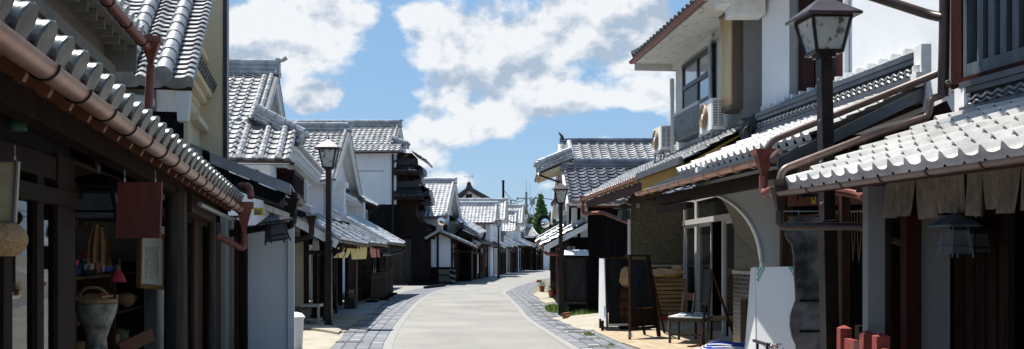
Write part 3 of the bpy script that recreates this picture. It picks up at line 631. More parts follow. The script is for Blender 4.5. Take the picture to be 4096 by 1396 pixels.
mb = MB(); mb.fbox(F1, a_of(886), a_of(926), bw-.06, bw+.02, 0, 2.35); mb.build('wall_panel', M['concrete_cool'], sh); mb = MB(); mb.fbox(F1, a_of(927), a_of(935), bw-.10, bw+.02, 0, 2.35); mb.build('trim', M['white_paint'], sh)
mb = MB(); mb.fbox(F1, a_of(936), a_of(952), bw-.1, bw+.1, 0, 2.4); mb.build('post', M['wood_brown'], sh)
# rain head and copper pipe at the end of the gutter
fe = F1.p(aE-.1, -.03, eh(aE)+.02); ff = MB(); funnel(ff, fe+V(.03,.0,.08), .26, .48, .05, F1.s); hd = ff.build('rain_head', M['copper_red'], sh)
pp = MB(); pp.tube(bend([fe+V(.03,0,-.38), fe+V(.03,0,-.62), P(865,940,14.2)], .14), .048, 10); pp.tube(bend([P(962,742,14.8), P(1000,745,14.6), P(1003,790,14.5)], .12), .05, 10); pp.build('pipe', M['copper_red'], hd)
# upper storey: soffit, dentils, second gutter
FU = Fr(-3.64, 8.96, -.19, -1); us = MB()
g2 = MB(); g2.trough(FU.p(-2.2,0,3.99), FU.p(2.05,0,3.99), .055, 10); o = g2.build('gutter', M['copper_red'], sh); c2 = MB(); clips(c2, FU.p(-2,0,3.99), FU.p(2,0,3.99), .056, .8, .006); c2.build('clip', M['black_metal'], o)
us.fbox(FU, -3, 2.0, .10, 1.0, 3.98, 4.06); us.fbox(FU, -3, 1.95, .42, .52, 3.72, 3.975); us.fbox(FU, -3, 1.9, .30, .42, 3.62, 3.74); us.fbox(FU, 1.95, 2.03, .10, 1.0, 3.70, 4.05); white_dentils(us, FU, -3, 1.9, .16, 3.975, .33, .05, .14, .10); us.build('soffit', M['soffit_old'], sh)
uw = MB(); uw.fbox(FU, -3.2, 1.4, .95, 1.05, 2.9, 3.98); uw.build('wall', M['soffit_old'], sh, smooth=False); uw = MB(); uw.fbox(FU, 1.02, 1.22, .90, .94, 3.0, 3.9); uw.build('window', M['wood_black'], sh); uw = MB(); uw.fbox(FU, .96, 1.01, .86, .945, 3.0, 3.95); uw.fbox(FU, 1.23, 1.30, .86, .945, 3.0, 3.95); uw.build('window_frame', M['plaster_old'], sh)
ut = MB(); n2 = tiles(ut, FU.p(-3,.05,4.06), FU.p(2.05,.05,4.06), FU.p(-3,2.4,5.2), FU.p(2.05,2.4,5.2), .28, .25, amp=.03)
a = -2.9
while a < 2.05: ut.lathe(FU.p(a,.02,4.12), [(.06,0),(.075,.01),(.065,.05),(.06,.3),(.065,2.0)], 10, (FU.t+UP*.48).normalized()); a += .28
ut.build('roof', M['tile'], sh)
fh = FU.p(2.1,-.03,4.05); ff = MB(); funnel(ff, fh+UP*.06, .24, .34, .045, FU.s); o = ff.build('rain_head', M['copper_red'], sh); pp = MB(); pp.tube([fh-UP*.25, fh+V(-.06,0,-1.35)], .046, 10); pp.build('pipe', M['copper_red'], o)
# things hanging from / standing in the shop
def hung_board(name, label, x0, x1, y0, y1, Z, m, frame=None, tilt=0.0, cat='sign', th=.03):
    r = thing(name, label, cat, P((x0+x1)/2, y1, Z)); a, b = P(x0,y0,Z), P(x1,y0,Z); c, d = P(x1+tilt,y1,Z), P(x0+tilt,y1,Z)
    mb = MB(); mb.prism([a,b,c,d], V(0,th,0)); mb.build('board', M[m], r)
    if frame:
        mb = MB(); w = (b-a).length*.035
        for p_, q_ in ((a,b),(b,c),(c,d),(d,a)): mb.beam(p_+V(0,-.006,0), q_+V(0,-.006,0), .02, w*2, up=V(0,1,0).cross(q_-p_))
        mb.build('frame', M[frame], r)
    mb = MB()
    for t in (.15, .85): q = a.lerp(b, t); mb.tube([q+V(0,.01,-.02), q+V(0,.01,.025)], .006, 6); mb.tube([q+V(0,.01,.03), q+V(0,.01,.08)], .003, 5)
    mb.build('hook', M['grey_metal'], r); return r
hung_board('hanging_sign', 'blank dark red wooden board hanging from two hooks under the left eave', 470, 646, 728, 953, 6.6, 'red_sign', tilt=-8)
hung_board('hanging_sign', 'long pale beige framed board hanging at the far left edge', -30, 70, 645, 890, 4.9, 'beige_sign', 'old_metal', tilt=-14)
bk = thing('wicker_basket', 'round woven straw basket hanging below the beige board at the left edge', 'basket', P(20,1022,4.9)); mb = MB(); prb = []
for i in range(13):
    t = i/12; prb.append((.085+.055*math.sin(math.pi*t)**.7 if t < .98 else .08, .165*t))
mb.lathe(P(-12,1025,4.9), prb, 24); mb.build('basket_body', M['wicker'], bk)
ps = thing('pendant_lamp', 'small dark green enamel lamp shade hanging under the left eave', 'lamp', P(66,525,5.6)); mb = MB(); mb.lathe(P(66,523,5.6), [(.055,0),(.056,.012),(.048,.045),(.022,.072),(.012,.09)], 18); mb.build('lamp_shade', M['green_shade'], ps); mb = MB(); mb.tube([P(66,480,5.6), P(68,330,5.6)], .003, 5); mb.build('cord', M['wood_black'], ps)
bx_ = thing('speaker_box', 'small tan wooden speaker box under the eave of the left shop', 'speaker', P(355,690,8.4)); mb = MB(); mb.prism([P(331,622,8.4),P(379,622,8.4),P(379,692,8.4),P(331,692,8.4)], V(0,.12,0)); mb.build('case', M['wood_brown'], bx_); mb = MB(); mb.obb(P(354,652,8.38), V(.022,0,0), V(0,.01,0), UP*.015); mb.build('grille', M['wood_black'], bx_)
def lantern(label, Z, x, y0, y1, w, grp, m='old_metal', rot=0.0, tilt=0.0, perf='lattice_grey'):
    """hanging metal lantern: pyramidal roof and tapering body with pierced sides; y0 roof top, y1 feet"""
    H = (y1-y0)/F*Z; root = thing('hanging_lantern', label, 'lantern', P(x, y1, Z), grp); c = P(x, y1, Z); W = w/F*Z
    R = Matrix.Rotation(tilt, 3, 'Y') @ Matrix.Rotation(rot, 3, 'Z')
    def q(i, j, h): return c+R @ V(i, j, h)
    def ring(hw, h): return [q(-hw,-hw,h), q(hw,-hw,h), q(hw,hw,h), q(-hw,hw,h)]
    mb = MB(); r0 = ring(W*.88, H*.68); r1 = ring(W*.86, H*.72); r2 = ring(W*.12, H*.97); mb.add(r0+r1+r2, [(3,2,1,0),(8,9,10,11)]+[(i, (i+1)%4, (i+1)%4+4, i+4) for i in range(4)]+[(i+4, (i+1)%4+4, (i+1)%4+8, i+8) for i in range(4)])
    mb.build('lantern_roof', M[m], root)
    fr_ = MB(); b0, t0 = W*.56, W*.40
    for i, j in ((-1,-1),(1,-1),(1,1),(-1,1)): fr_.beam(q(i*b0*1.04, j*b0*1.04, 0), q(i*t0, j*t0, H*.69), W*.07, W*.07)
    for h, hw in ((.10, b0*.98), (.24, b0*.94), (.60, t0*1.08)):
        rr = ring(hw, H*h)
        for k_ in range(4): fr_.beam(rr[k_], rr[(k_+1)%4], W*.06, H*.03)
    fr_.build('lantern_frame', M[m], root)
    mesh_ = MB(); rows, cols_ = 9, 8
    for k_ in range(4):
        for (ha, hb, wa, wb_) in ((.27, .58, b0*.93, t0*1.06), (.11, .22, b0*.98, b0*.95)):
            ra, rb = ring(wa, H*ha), ring(wb_, H*hb); a_, b_, c_, d_ = ra[k_], ra[(k_+1)%4], rb[(k_+1)%4], rb[k_]
            nr = rows if hb-ha > .2 else 3
            for s_ in range(-nr, cols_+1):
                for dr in (1, -1):
                    pts = []
                    for t in range(nr+1):
                        u = (s_+t)/cols_ if dr == 1 else 1-(s_+t)/cols_
                        if -1e-6 <= u <= 1+1e-6: v = t/nr; pts.append((a_.lerp(b_, u)).lerp(d_.lerp(c_, u), v))
                    if len(pts) > 1: mesh_.tube([pts[0], pts[-1]], W*.013, 4, False)
    mesh_.build('pierced_side', M[perf], root)
    mb = MB(); rr = ring(b0*.80, H*.12); r3 = ring(t0*.86, H*.62); mb.add(rr+r3, [(3,2,1,0),(4,5,6,7)]+[(i,(i+1)%4,(i+1)%4+4,i+4) for i in range(4)]); mb.build('inner_box', M['interior'], root)
    mb = MB(); t = q(0,0,H*.96); k_ = [t+UP*(H*.035*i) for i in range(5)]
    for i in range(4): mb.tube([k_[i]+V(math.cos(s__*math.pi/4)*.010*(i%2), math.cos(s__*math.pi/4)*.010*((i+1)%2), .014+math.sin(s__*math.pi/4)*.016) for s__ in range(9)], .003, 4)
    mb.build('chain', M['grey_metal'], root); return root
lantern('large dark pierced metal lantern hanging in the left shop front behind the red board', 7.3, 395, 690, 900, 170, 'pierced metal lanterns under the eaves', 'wood_black', .12)
# items inside the shop window
r = thing('picture_frame', 'gilt framed print behind the glass of the left shop', 'picture', P(612,1145,11.6)); mb = MB(); a,b,c,d = P(560,934,11.6),P(652,945,12.4),P(652,1152,12.4),P(555,1143,11.6)
mb.prism([a,b,c,d], V(0,.03,0)); mb.build('mount', M['sock'], r)
mb = MB(); [mb.beam(p_, q_, .05, .05) for p_, q_ in ((a,b),(b,c),(c,d),(d,a))]; mb.build('frame', M['gold'], r); mb = MB(); e = V(0,-.012,0); mb.prism([a.lerp(c,.22)+e, P(632,985,12.2)+e, P(632,1118,12.2)+e, P(584,1112,11.8)+e], V(0,.01,0)); mb.build('print', M['picture'], r)
r = thing('ceramic_urn', 'large pale mottled urn standing inside the shop window', 'urn', P(385,1440,9.2)); mb = MB(); mb.lathe(P(385,1440,9.2), [(.10,0),(.13,.03),(.10,.08),(.09,.2),(.13,.32),(.17,.42),(.18,.46),(.185,.52),(.17,.53),(.15,.50)], 20); mb.build('urn_body', M['ceramic'], r); mb = MB(); mb.lathe(P(385,1218,9.2), [(.15,0),(.185,.02),(.19,.05),(.16,.05)], 20); mb.build('rim', M['straw'], r)
r = thing('cane_chair', 'low orange cane chair inside the shop window', 'chair', P(370,1215,10)); mb = MB()
for x in (320,345,372,400,425): mb.tube([P(x,1215,10), P(x,1175,10)], .012, 6)
mb.tube(bend([P(315,1178,10), P(345,1150,10), P(398,1150,10), P(430,1178,10)], .08), .016, 6); mb.build('frame', M['wicker'], r); mb = MB(); mb.fbox(Fr(P(370,0,10).x,10,0,1), -.1,.18,-.14,.14, P(0,1182,10).z-.02, P(0,1182,10).z); mb.build('seat', M['straw'], r)
def garment(name, label, x0, x1, y0, y1, Z, m, seed=1):
    r = thing(name, label, 'clothing', P((x0+x1)/2, y1, Z)); mb = MB(); rnd = random.Random(seed); cols_, rows = 16, 10; a, b = P(x0,y0,Z), P(x1,y0,Z); H = (y1-y0)/F*Z
    for s_ in (0, 1):
        for j in range(rows+1):
            for i in range(cols_+1):
                u = i/cols_; v = j/rows; sq = .55+.45*min(1, v*2.2); q = a.lerp(b, .5+(u-.5)*sq); mb.v.append(q+V(0, .035*math.sin(u*17+seed)*(.3+v)+.05*s_, -H*v+.02*math.sin(u*5)))
    w_ = cols_+1
    for s_ in (0, 1):
        for j in range(rows):
            for i in range(cols_): k_ = s_*(rows+1)*w_+j*w_+i; mb.f.append((k_, k_+1, k_+w_+1, k_+w_))
    mb.build('cloth', M[m], r); mb = MB(); mb.tube([a.lerp(b,.2)+V(0,.025,0), a.lerp(b,.8)+V(0,.025,0)], .008, 6); mb.tube([a.lerp(b,.5)+V(0,.025,0), a.lerp(b,.5)+V(0,.025,.07)], .004, 5); mb.build('hanger', M['wood_brown'], r)
garment('hanging_garment', 'bright blue garment hanging behind the shop glass', 178, 222, 850, 1212, 8.4, 'cloth_blue', 2); garment('hanging_garment', 'dark purple garment hanging behind the shop glass', 130, 160, 900, 1125, 8.1, 'cloth_purple', 4)
garment('hanging_garment', 'olive patterned garment with straw hats in the shop window', 352, 440, 905, 1060, 9.6, 'straw', 6)
r = thing('glass_vase', 'small turquoise glass vase on the shop floor by the door', 'vase', P(135,1400,8)); mb = MB(); mb.lathe(P(135,1402,8), [(.03,0),(.045,.02),(.05,.06),(.04,.09),(.02,.12),(.025,.13)], 14); mb.build('vase_body', M['teal'], r)
r = thing('carved_plank', 'short orange wooden plank leaning inside the shop window', 'plank', P(560,1396,10.5)); mb = MB(); mb.beam(P(480,1400,10.5), P(612,1335,10.8), .03, .14, up=V(0,0,1)); mb.build('plank_body', M['orange_wood'], r)
r = thing('doll', 'small white faced doll in a red robe inside the shop window', 'doll', P(468,1130,10.5)); mb = MB(); mb.lathe(P(470,1128,10.5), [(.09,0),(.07,.06),(.03,.12),(.012,.135)], 12); mb.build('robe', M['red_cloth'], r); mb = MB(); mb.lathe(P(470,1086,10.5), [(.012,0),(.028,.015),(.032,.035),(.026,.06),(.008,.075)], 12); mb.build('head', M['ceramic'], r)
r = thing('cloth_banner', 'bright red cloth hanging between the wooden posts of the left shop', 'cloth', P(735,1115,12.5)); mb = MB(); mb.prism([P(716,1008,12.5),P(752,1006,12.5),P(750,1118,12.5),P(718,1118,12.5)], V(0,.01,0)); mb.build('cloth', M['red_cloth'], r); mb = MB(); mb.tube([P(712,1006,12.5),P(756,1004,12.5)], .008, 6); mb.build('rod', M['wood_brown'], r)

# crowded goods on a low display shelf inside
r = thing('display_shelf', 'dark display shelf crowded with small goods inside the open shop front', 'shelf', F1.p(7.5,1.2,0)); mb = MB()
for h in (.55, 1.0, 1.45): mb.fbox(F1, 4.2, 9.6, 1.15, 1.55, h, h+.03)
for a in (4.2, 6.0, 7.8, 9.55): mb.fbox(F1, a, a+.05, 1.14, 1.56, 0, 1.6)
mb.build('shelf_board', M['wood_brown'], r)
rnd = random.Random(11); kinds_ = [('bowl','ceramic','speckled ceramic bowl'),('jar','teal','turquoise glazed jar'),('small_basket','wicker','round cane basket'),('tea_box','red_cloth','small red box'),('paper_box','sock','small white box'),('cloth_roll','cloth_blue','roll of blue cloth'),('wooden_box','orange_wood','orange wooden box')]
i = 0
for h, hn in ((.58,'lower'),(1.03,'middle'),(1.48,'top')):
    a = 4.45
    while a < 9.4:
        nm, m_, lab = kinds_[(i*5+i//7) % 7]; s_ = rnd.uniform(.10, .17); c = F1.p(a, 1.33+rnd.uniform(-.08,.06), h+.002)
        t_ = thing(nm, '%s on the %s board of the crowded shop shelf' % (lab, hn), {'small_basket':'basket'}.get(nm, nm.replace('_', ' ')), c, '%s goods on the %s board of the shop shelf' % (lab, hn)); mb = MB()
        if nm in ('bowl','jar','small_basket'): mb.lathe(c, [(s_*.4,0),(s_*.75,s_*.4),(s_*.8,s_*.8),(s_*(.5 if nm == 'jar' else .85),s_*1.1),(s_*.5,s_*1.15)], 12); mb.build('body', M[m_], t_); mb = MB(); mb.lathe(c, [(s_*.55,s_*1.14),(s_*.6,s_*1.2),(s_*.45,s_*1.25)], 12); mb.build('rim', M['wicker' if nm != 'jar' else 'ceramic'], t_)
        elif nm == 'cloth_roll': mb.tube([c+V(-.1,-.05,.06), c+V(.1,.05,.06)], .055, 10); mb.build('roll', M[m_], t_); mb = MB(); mb.tube([c+V(-.012,-.006,.06), c+V(.012,.006,.06)], .058, 10); mb.build('band', M['sock'], t_)
        else: mb.obb(c+UP*s_*.7, F1.s*s_*.6, F1.t*s_*.5, UP*s_*.69); mb.build('box', M[m_], t_); mb = MB(); mb.obb(c+UP*s_*1.45, F1.s*s_*.62, F1.t*s_*.52, UP*s_*.06); mb.build('lid', M[m_], t_)
        a += rnd.uniform(.30,.5); i += 1

# ---- second house: steep roof slope and tall cream gable above the shop
F2 = Fr(-4.10, 12.8, -.206, -1)
h2 = thing('gable_house', 'tall cream gabled house with two rows of big round tiles above the left shop', 'house', F2.p(0,0,0))
mb = MB(); n = tiles(mb, F2.p(0,0,3.93), F2.p(0,5,3.93), F2.p(3.4,-.02,6.1), F2.p(3.4,5,6.1), .30, .165, amp=.03, lift=.045, seg=8, eavelip=.1); mb.build('roof', M['tile'], h2)
mb = MB()
for b_ in (.36, .84, 1.9, 3.0):
    mb = MB(); barrel(mb, F2.p(-.05,b_,3.95)+n*.05, F2.p(3.4,b_,6.1)+n*.05, .105, .34, 14)
    mb.lathe(F2.p(-.06,b_,3.945)+n*.05, [(.118,0),(.118,.02),(.09,.012),(.088,.02)][:2], 18, (F2.s*1+UP*.64).normalized()); mb.build('round_tile', M['tile'], h2)
mb = MB(); deck(mb, F2.p(.02,.02,3.93), F2.p(.02,5,3.93), F2.p(3.4,.02,6.1), F2.p(3.4,5,6.1), .12); mb.build('roof_deck', M['black_metal'], h2)
mb = MB(); mb.prism([F2.p(.75,.55,0),F2.p(.75,.55,4.2),F2.p(3.4,.55,5.9),F2.p(5.9,.55,4.2),F2.p(5.9,.55,0)], F2.t*4.5); mb.build('wall', M['plaster_old'], h2, smooth=False)
mb = MB(); mb.prism([F2.p(4.9,.02,3.2),F2.p(4.9,.02,6.6),F2.p(4.9,.55,6.6),F2.p(4.9,.55,3.2)], F2.s*.42); mb.fbox(F2, 3.0, 4.9, .40, .54, 2.9, 6.4); mb.fbox(F2, 3.2, 4.9, .26, .40, 5.05, 5.15); mb.fbox(F2, 3.2, 4.9, .26, .40, 3.85, 3.95); mb.build('wing_wall', M['plaster_cream'], h2, smooth=False)
mb = MB(); mb.fbox(F2, 4.88, 5.36, -.05, .018, 3.1, 6.6); mb.build('verge_tile', M['tile_dark'], h2)
mb = MB(); mb.prism([F2.p(.05,.04,3.80),F2.p(.05,.22,3.80),F2.p(.05,.20,3.42),F2.p(.05,.07,3.42)], F2.s*.18); mb.fbox(F2, .2, .6, .55, 1.6, 3.66, 3.76); mb.build('bracket', M['plaster_old'], h2)
mb = MB(); mb.fbox(F2, .7, .745, 1.05, 1.75, 2.9, 3.6); mb.build('wall_panel', M['plaster_old'], h2)
mb = MB(); mb.fbox(F2, .68, .74, .2, 1.03, 2.7, 3.62); mb.build('window', M['wood_black'], h2)
mb = MB(); skn = tiles(mb, F2.p(1.7,.15,4.59), F2.p(4.85,.15,4.59), F2.p(1.7,.56,4.80), F2.p(4.85,.56,4.80), .26, .24)
for i in range(12): mb.lathe(F2.p(1.8+i*.26,.12,4.62), [(.05,0),(.06,.01),(.055,.05),(.05,.4)], 8, (F2.t+UP*.45).normalized())
mb.build('roof', M['tile_dark'], h2)
mb = MB(); mb.fbox(F2, 1.7, 4.85, .20, .54, 4.45, 4.56); mb.fbox(F2, 1.75, 4.8, .28, .54, 4.33, 4.445); mb.fbox(F2, 1.8, 4.75, .38, .54, 4.22, 4.325); mb.build('soffit', M['plaster_cream'], h2)

# ---- third shop: sloping dark metal roof, white panel
b3 = thing('shop_house', 'narrow shop with dark metal roof edge and big plain white panel', 'house', V(-4.6,16,0))
mb = MB(); e0, e1 = V(-3.54,15.9,2.78), V(-6.6,15.9,3.98); dz = (e1-e0)
for i, (t0, t1) in enumerate(((0,.46),(.42,.74),(.70,1.0))):
    a = e0+dz*t0+UP*(.02+.022*i); b = e0+dz*t1+UP*(.02+.022*i); mb.prism([a, b, b-UP*.15, a-UP*.15], V(0,.05,0)); mb.prism([a+UP*.001, b+UP*.001, b+UP*.03, a+UP*.03], V(-.30,1.7,0))
mb.build('roof', M['slate_board'], b3, smooth=False)
mb = MB(); mb.prism([V(-3.62,15.98,2.66),V(-6.6,15.98,3.84),V(-6.6,15.98,3.6),V(-3.75,15.98,2.52)], V(-.30,1.6,0)); mb.build('roof_deck', M['wood_black'], b3)
mb = MB(); gutter(mb, V(-3.50,15.8,2.66), V(-3.75,17.6,2.64), .10); o = mb.build('gutter', M['black_metal'], b3)
mb = MB(); funnel(mb, V(-3.50,15.9,2.6), .22, .25, .07, V(0,1,0)); mb.tube(bend([V(-3.5,15.95,2.42), V(-3.52,16,2.16), P(1080,905,16.3), P(862,945,16.6)], .2), .062, 12); mb.build('pipe', M['black_metal'], o)
mb = MB(); mb.prism([P(988,900,16.9),P(1150,905,16.9),P(1150,1430,16.9),P(988,1430,16.9)], V(-.1,.6,0)); mb.build('wall_panel', M['white_paint'], b3, smooth=False)
mb = MB(); mb.prism([P(1151,908,16.85),P(1176,908,16.85),P(1176,1430,16.85),P(1151,1430,16.85)], V(-.1,.5,0)); mb.build('trim', M['white_paint'], b3, smooth=False)
for x0, x1, m_ in ((936,956,'wood_brown'),(960,984,'wood_dark')):
    mb = MB(); mb.prism([P(x0,880,16.6),P(x1,880,16.6),P(x1,1430,16.6),P(x0,1430,16.6)], V(0,.12,0)); mb.build('post', M[m_], b3)
mb = MB(); mb.box(-8.5,-5.6,17.6,21.2,0,3.1); mb.build('wall', M['plaster'], b3, smooth=False)
b4 = thing('shop_house', 'low dark eave with black gutter just behind the white panel', 'house', V(-5.2,20.7,0))
mb = MB(); a, b = V(-4.66,23.0,2.78), V(-7.1,23.0,3.76); mb.prism([a,b,b-UP*.15,a-UP*.15], V(0,.05,0)); mb.prism([a+UP*.002,b+UP*.002,b+UP*.04,a+UP*.04], V(-.05,.9,0)); mb.build('roof', M['slate_board'], b4, smooth=False)
mb = MB(); mb.prism([V(-4.75,23.06,2.66),V(-7.1,23.06,3.6),V(-7.1,23.06,3.4),V(-4.9,23.06,2.56)], V(-.05,.8,0)); mb.build('roof_deck', M['wood_black'], b4)
mb = MB(); gutter(mb, V(-4.63,22.9,2.66), V(-4.72,23.9,2.64), .12); o = mb.build('gutter', M['black_metal'], b4); mb = MB(); funnel(mb, V(-4.63,23.0,2.6), .27, .29, .08); mb.tube(bend([V(-4.63,23.0,2.35), V(-4.63,23.0,2.1), P(1180,962,23.3), P(1150,975,23.4)], .15), .065, 10); mb.build('pipe', M['black_metal'], o)
mb = MB(); mb.prism([P(1178,955,24.6),P(1222,958,24.6),P(1222,1226,24.6),P(1178,1226,24.6)], V(-.5,2.5,0)); mb.build('wall', M['plaster_cream'], b4, smooth=False); mb = MB(); mb.prism([P(1176,1226.5,24.56),P(1224,1226.5,24.56),P(1222,1296,24.56),P(1176,1296,24.56)], V(-.5,2.5,0)); mb.build('plinth', M['stone_dark'], b4, smooth=False)
mb = MB(); mb.box(-8.5,-5.75,21.5,27,0,2.95); mb.build('wall', M['plaster'], b4, smooth=False)
lantern('pierced metal lantern tilted on its chain in front of the white panel', 15.2, 1112, 850, 972, 68, 'pierced metal lanterns under the eaves', 'black_metal', .55, -.16)
r = thing('alarm_box', 'small yellow box fixed under the dark eave near the copper rain head', 'box', P(1030,860,15.3)); mb = MB(); mb.prism([P(1015,830,15.3),P(1048,832,15.3),P(1048,860,15.3),P(1015,860,15.3)], V(0,.10,0)); mb.build('case', M['yellow_box'], r); mb = MB(); mb.obb(P(1031,846,15.28), V(.03,0,0), V(0,.01,0), UP*.022); mb.build('knob', M['grey_metal'], r)
r = thing('trash_bin', 'white plastic trash bin beside the white panel', 'bin', P(1175,1440,17.6)); c = V(P(1180,0,17.8).x,17.8,0); mb = MB(); mb.lathe(c, [(.11,0),(.13,.02),(.155,.55),(.165,.56)], 18); mb.build('bin_body', M['white_plastic'], r); mb = MB(); mb.lathe(c+UP*.56, [(.175,0),(.18,.03),(.12,.09),(.04,.11)], 18); mb.build('lid', M['white_plastic'], r)
r = thing('plant_pot', 'terracotta pot with a small pinkish flower behind the white bin', 'plant', G(1196,1298)); c = G(1198,1300); mb = MB(); mb.lathe(c, [(.07,0),(.10,.15),(.11,.17),(.09,.17)], 14); mb.build('pot', M['terracotta'], r); mb = MB()
for i in range(26): t = random.random()*6.3; d = V(math.cos(t)*.08, math.sin(t)*.08, .1+random.random()*.16); mb.obb(c+UP*.16+d, V(.02,0,0), V(0,.012,0), V(.005,.005,.015))
mb.build('leaves', M['leaf_a'], r)

# ---- house with bay lattice (third big gable)
F3 = Fr(-5.82, 26.4, -.118, -1)
F3 = Fr(-5.82+.07, 25.8, -.118, -1)
h3 = gable_house('gable_house', 'big white house left with tall tiled slope, fish scale ridge and dark red bay window', F3, 11.0, 4.15, 7.30, 9.5, bv=1.0, split=5.45, pitch=.29, expo=.31, barb=((.30,5.3),(.74,5.4),(1.30,7.15)), amp=.045, seg=8, ridge_h=.42, wall_h0=2.4, horn=2)
mb = MB(); n = tiles(mb, F3.p(1.75,-.05,4.72), F3.p(11.0,-.05,4.72), F3.p(1.75,1.4,5.5), F3.p(11.0,1.4,5.5), .27, .24)
for i in range(35): mb.lathe(F3.p(1.85+i*.27,-.08,4.75), [(.05,0),(.065,.01),(.055,.05),(.05,.4)], 8, (F3.t+UP*.5).normalized())
mb.build('roof', M['tile'], h3); mb = MB(); ridge(mb, F3.p(1.72,-.05,4.80), F3.p(1.9,1.25,5.50), .26, .26, 3, .12, orn=(1,0)); mb.build('ridge', M['tile'], h3)
mb = MB(); mb.fbox(F3, 1.75, 11, .0, 1.4, 4.56, 4.70); mb.fbox(F3, 1.8, 11, .12, 1.4, 4.30, 4.555); mb.fbox(F3, 1.85, 11, .34, 1.4, 4.14, 4.295); white_dentils(mb, F3, 1.85, 11, .04, 4.555, .26, .10, .12, .22); mb.build('soffit', M['white_trim'], h3, smooth=False)
mb = MB(); mb.fbox(F3, .08, .13, -.1, 8, 4.03, 4.10); mb.tube([F3.p(-.05,-.05,4.10), F3.p(-.05,8,4.10)], .045, 8); mb.build('gutter', M['black_metal'], h3)
mb = MB(); mb.fbox(F3, .9, 9.8, .62, 1.44, 2.3, 4.13); mb.build('wall', M['plaster'], h3, smooth=False)
mb = MB(); mb.fbox(F3, .85, .895, 1.55, 2.05, 2.8, 3.95); mb.fbox(F3, .85, .895, .92, 1.15, 2.8, 3.95); mb.fbox(F3, .85,.895, 2.6, 2.7, 2.8, 3.95); mb.build('window', M['wood_black'], h3)
mb = MB(); mb.fbox(F3, 2.4, 2.48, .15, .6, 2.95, 4.05); mb.fbox(F3, 5.4, 5.48, .15, .6, 2.95, 4.05); mb.fbox(F3, 2.35, 5.5, .12, .6, 4.0, 4.1); mb.fbox(F3, 2.35, 5.5, .12, .6, 2.85, 2.95); mb.fbox(F3, 2.5, 5.4, .2, .25, 2.95, 4.0); o = mb.build('bay_window', M['wood_red'], h3)
lattice(o, F3, 2.5, 5.4, .13, 3.0, 3.98, M['wood_red'], 18)
mb = MB(); [mb.fbox(F3, 2.37, 2.39, .17+.09*i, .20+.09*i, 2.96, 3.99) for i in range(5)]; mb.build('lattice', M['wood_black'], o)
for a0 in (6.6, 8.6):
    mb = MB(); mb.fbox(F3, a0, a0+.8, .58, .615, 2.9, 3.9); mb.build('window', M['wood_black'], h3)
    mb = MB(); mb.fbox(F3, a0-.5, a0-.1, .25, .62, 2.75, 4.12); mb.build('pilaster', M['white_trim'], h3, smooth=False)
Q3 = Fr(-4.06, 23.4, -.075, -1)
pent(h3, Q3, 0, 9.6, 0, 1.7, 2.02, 2.98, m='tile', pitch=.28, barrels=(2.5,5.2), expo=.25)
facade(h3, Q3, .9, 9.5, .85, 2.25, seed=3, kinds=['open','door','plaster','lattice','open'], bay=1.75)
mb = MB(); mb.fbox(Q3, .3, 9.6, 1.5, 1.6, 2.0, 2.9); mb.build('wall', M['interior'], h3)
mb = MB(); mb.tube([Q3.p(5.2,.6,0), Q3.p(5.2,.6,2.0)], .05, 8); mb.build('pipe', M['black_metal'], h3); mb = MB(); mb.tube([Q3.p(8.6,.3,0), Q3.p(8.6,.3,1.95)], .045, 8); mb.build('pipe', M['copper_red'], h3)
mb = MB(); mb.tube(bend([Q3.p(.1,-.05,1.98), Q3.p(.1,-.05,1.78), P(1225,1012,24)], .12), .05, 8); mb.build('pipe', M['black_metal'], h3)
mb = MB(); mb.tube([P(1247,995,24.3), P(1245,1228,24.3)], .02, 6); mb.build('pipe', M['grey_metal'], h3)
r = thing('gas_meter', 'grey gas meter high on the dark post behind the lamp post', 'meter', P(1260,1012,24.2)); mb = MB(); mb.prism([P(1250,962,24.2),P(1272,962,24.2),P(1272,1006,24.2),P(1250,1006,24.2)], V(0,.12,0)); mb.prism([P(1253,952,24.25),P(1266,952,24.25),P(1266,961,24.25),P(1253,961,24.25)], V(0,.07,0)); mb.build('case', M['sock'], r); mb = MB(); mb.tube([P(1256,1006,24.26),P(1256,1020,24.26)], .015, 6); mb.build('valve', M['grey_metal'], r)

# ---- H4 : second gable
F4 = Fr(-.1791*38, 38, -.045, -1)
h4 = gable_house('gable_house', 'white gabled house behind the left street lamp with small skirt roof', F4, 9.5, 4.52, 7.0, 9.5, m='tile', pitch=.27, ridge_h=.30, amp=.04)
mb = MB(); tiles(mb, F4.p(2.6,-.25,4.25), F4.p(9.2,-.25,4.25), F4.p(2.6,.5,4.62), F4.p(9.2,.5,4.62), .26, .24)
for i in range(25): mb.lathe(F4.p(2.7+i*.26,-.28,4.28), [(.05,0),(.06,.01),(.055,.05),(.05,.4)], 8, (F4.t+UP*.5).normalized())
mb.build('roof', M['tile_dark'], h4); mb = MB(); mb.fbox(F4, 2.6, 9.2, -.18, .5, 4.08, 4.22); mb.fbox(F4, 2.65, 9.1, -.05, .5, 3.95, 4.075); white_dentils(mb, F4, 2.7, 9, -.15, 4.075, .26, .1, .1, .12); mb.build('soffit', M['white_trim'], h4)
mb = MB(); mb.fbox(F4, .4, .9, -.35, .3, 2.4, 4.3); mb.fbox(F4, .35,1.0,-.45,.4,4.3,4.5); mb.fbox(F4, 8.3,8.8,-.3,.3,2.5,4.2); mb.build('wing_wall', M['white_trim'], h4, smooth=False)
mb = MB(); mb.fbox(F4, 2.0, 7.5, .40, .446, 2.9, 3.9); mb.build('window', M['plaster'], h4); mb = MB(); mb.fbox(F4, 4.9, 5.0, .3, .446, 2.6, 4.0); mb.fbox(F4, 2.0,8.2,.3,.446,2.6,2.7); mb.build('frame', M['black_metal'], h4)
Q4 = Fr(-4.74, 33.0, -.0, -1)
pent(h4, Q4, 0, 4.6, 0, 2.0, 2.06, 3.0, m='tile', barrels=(1.5,3.0))
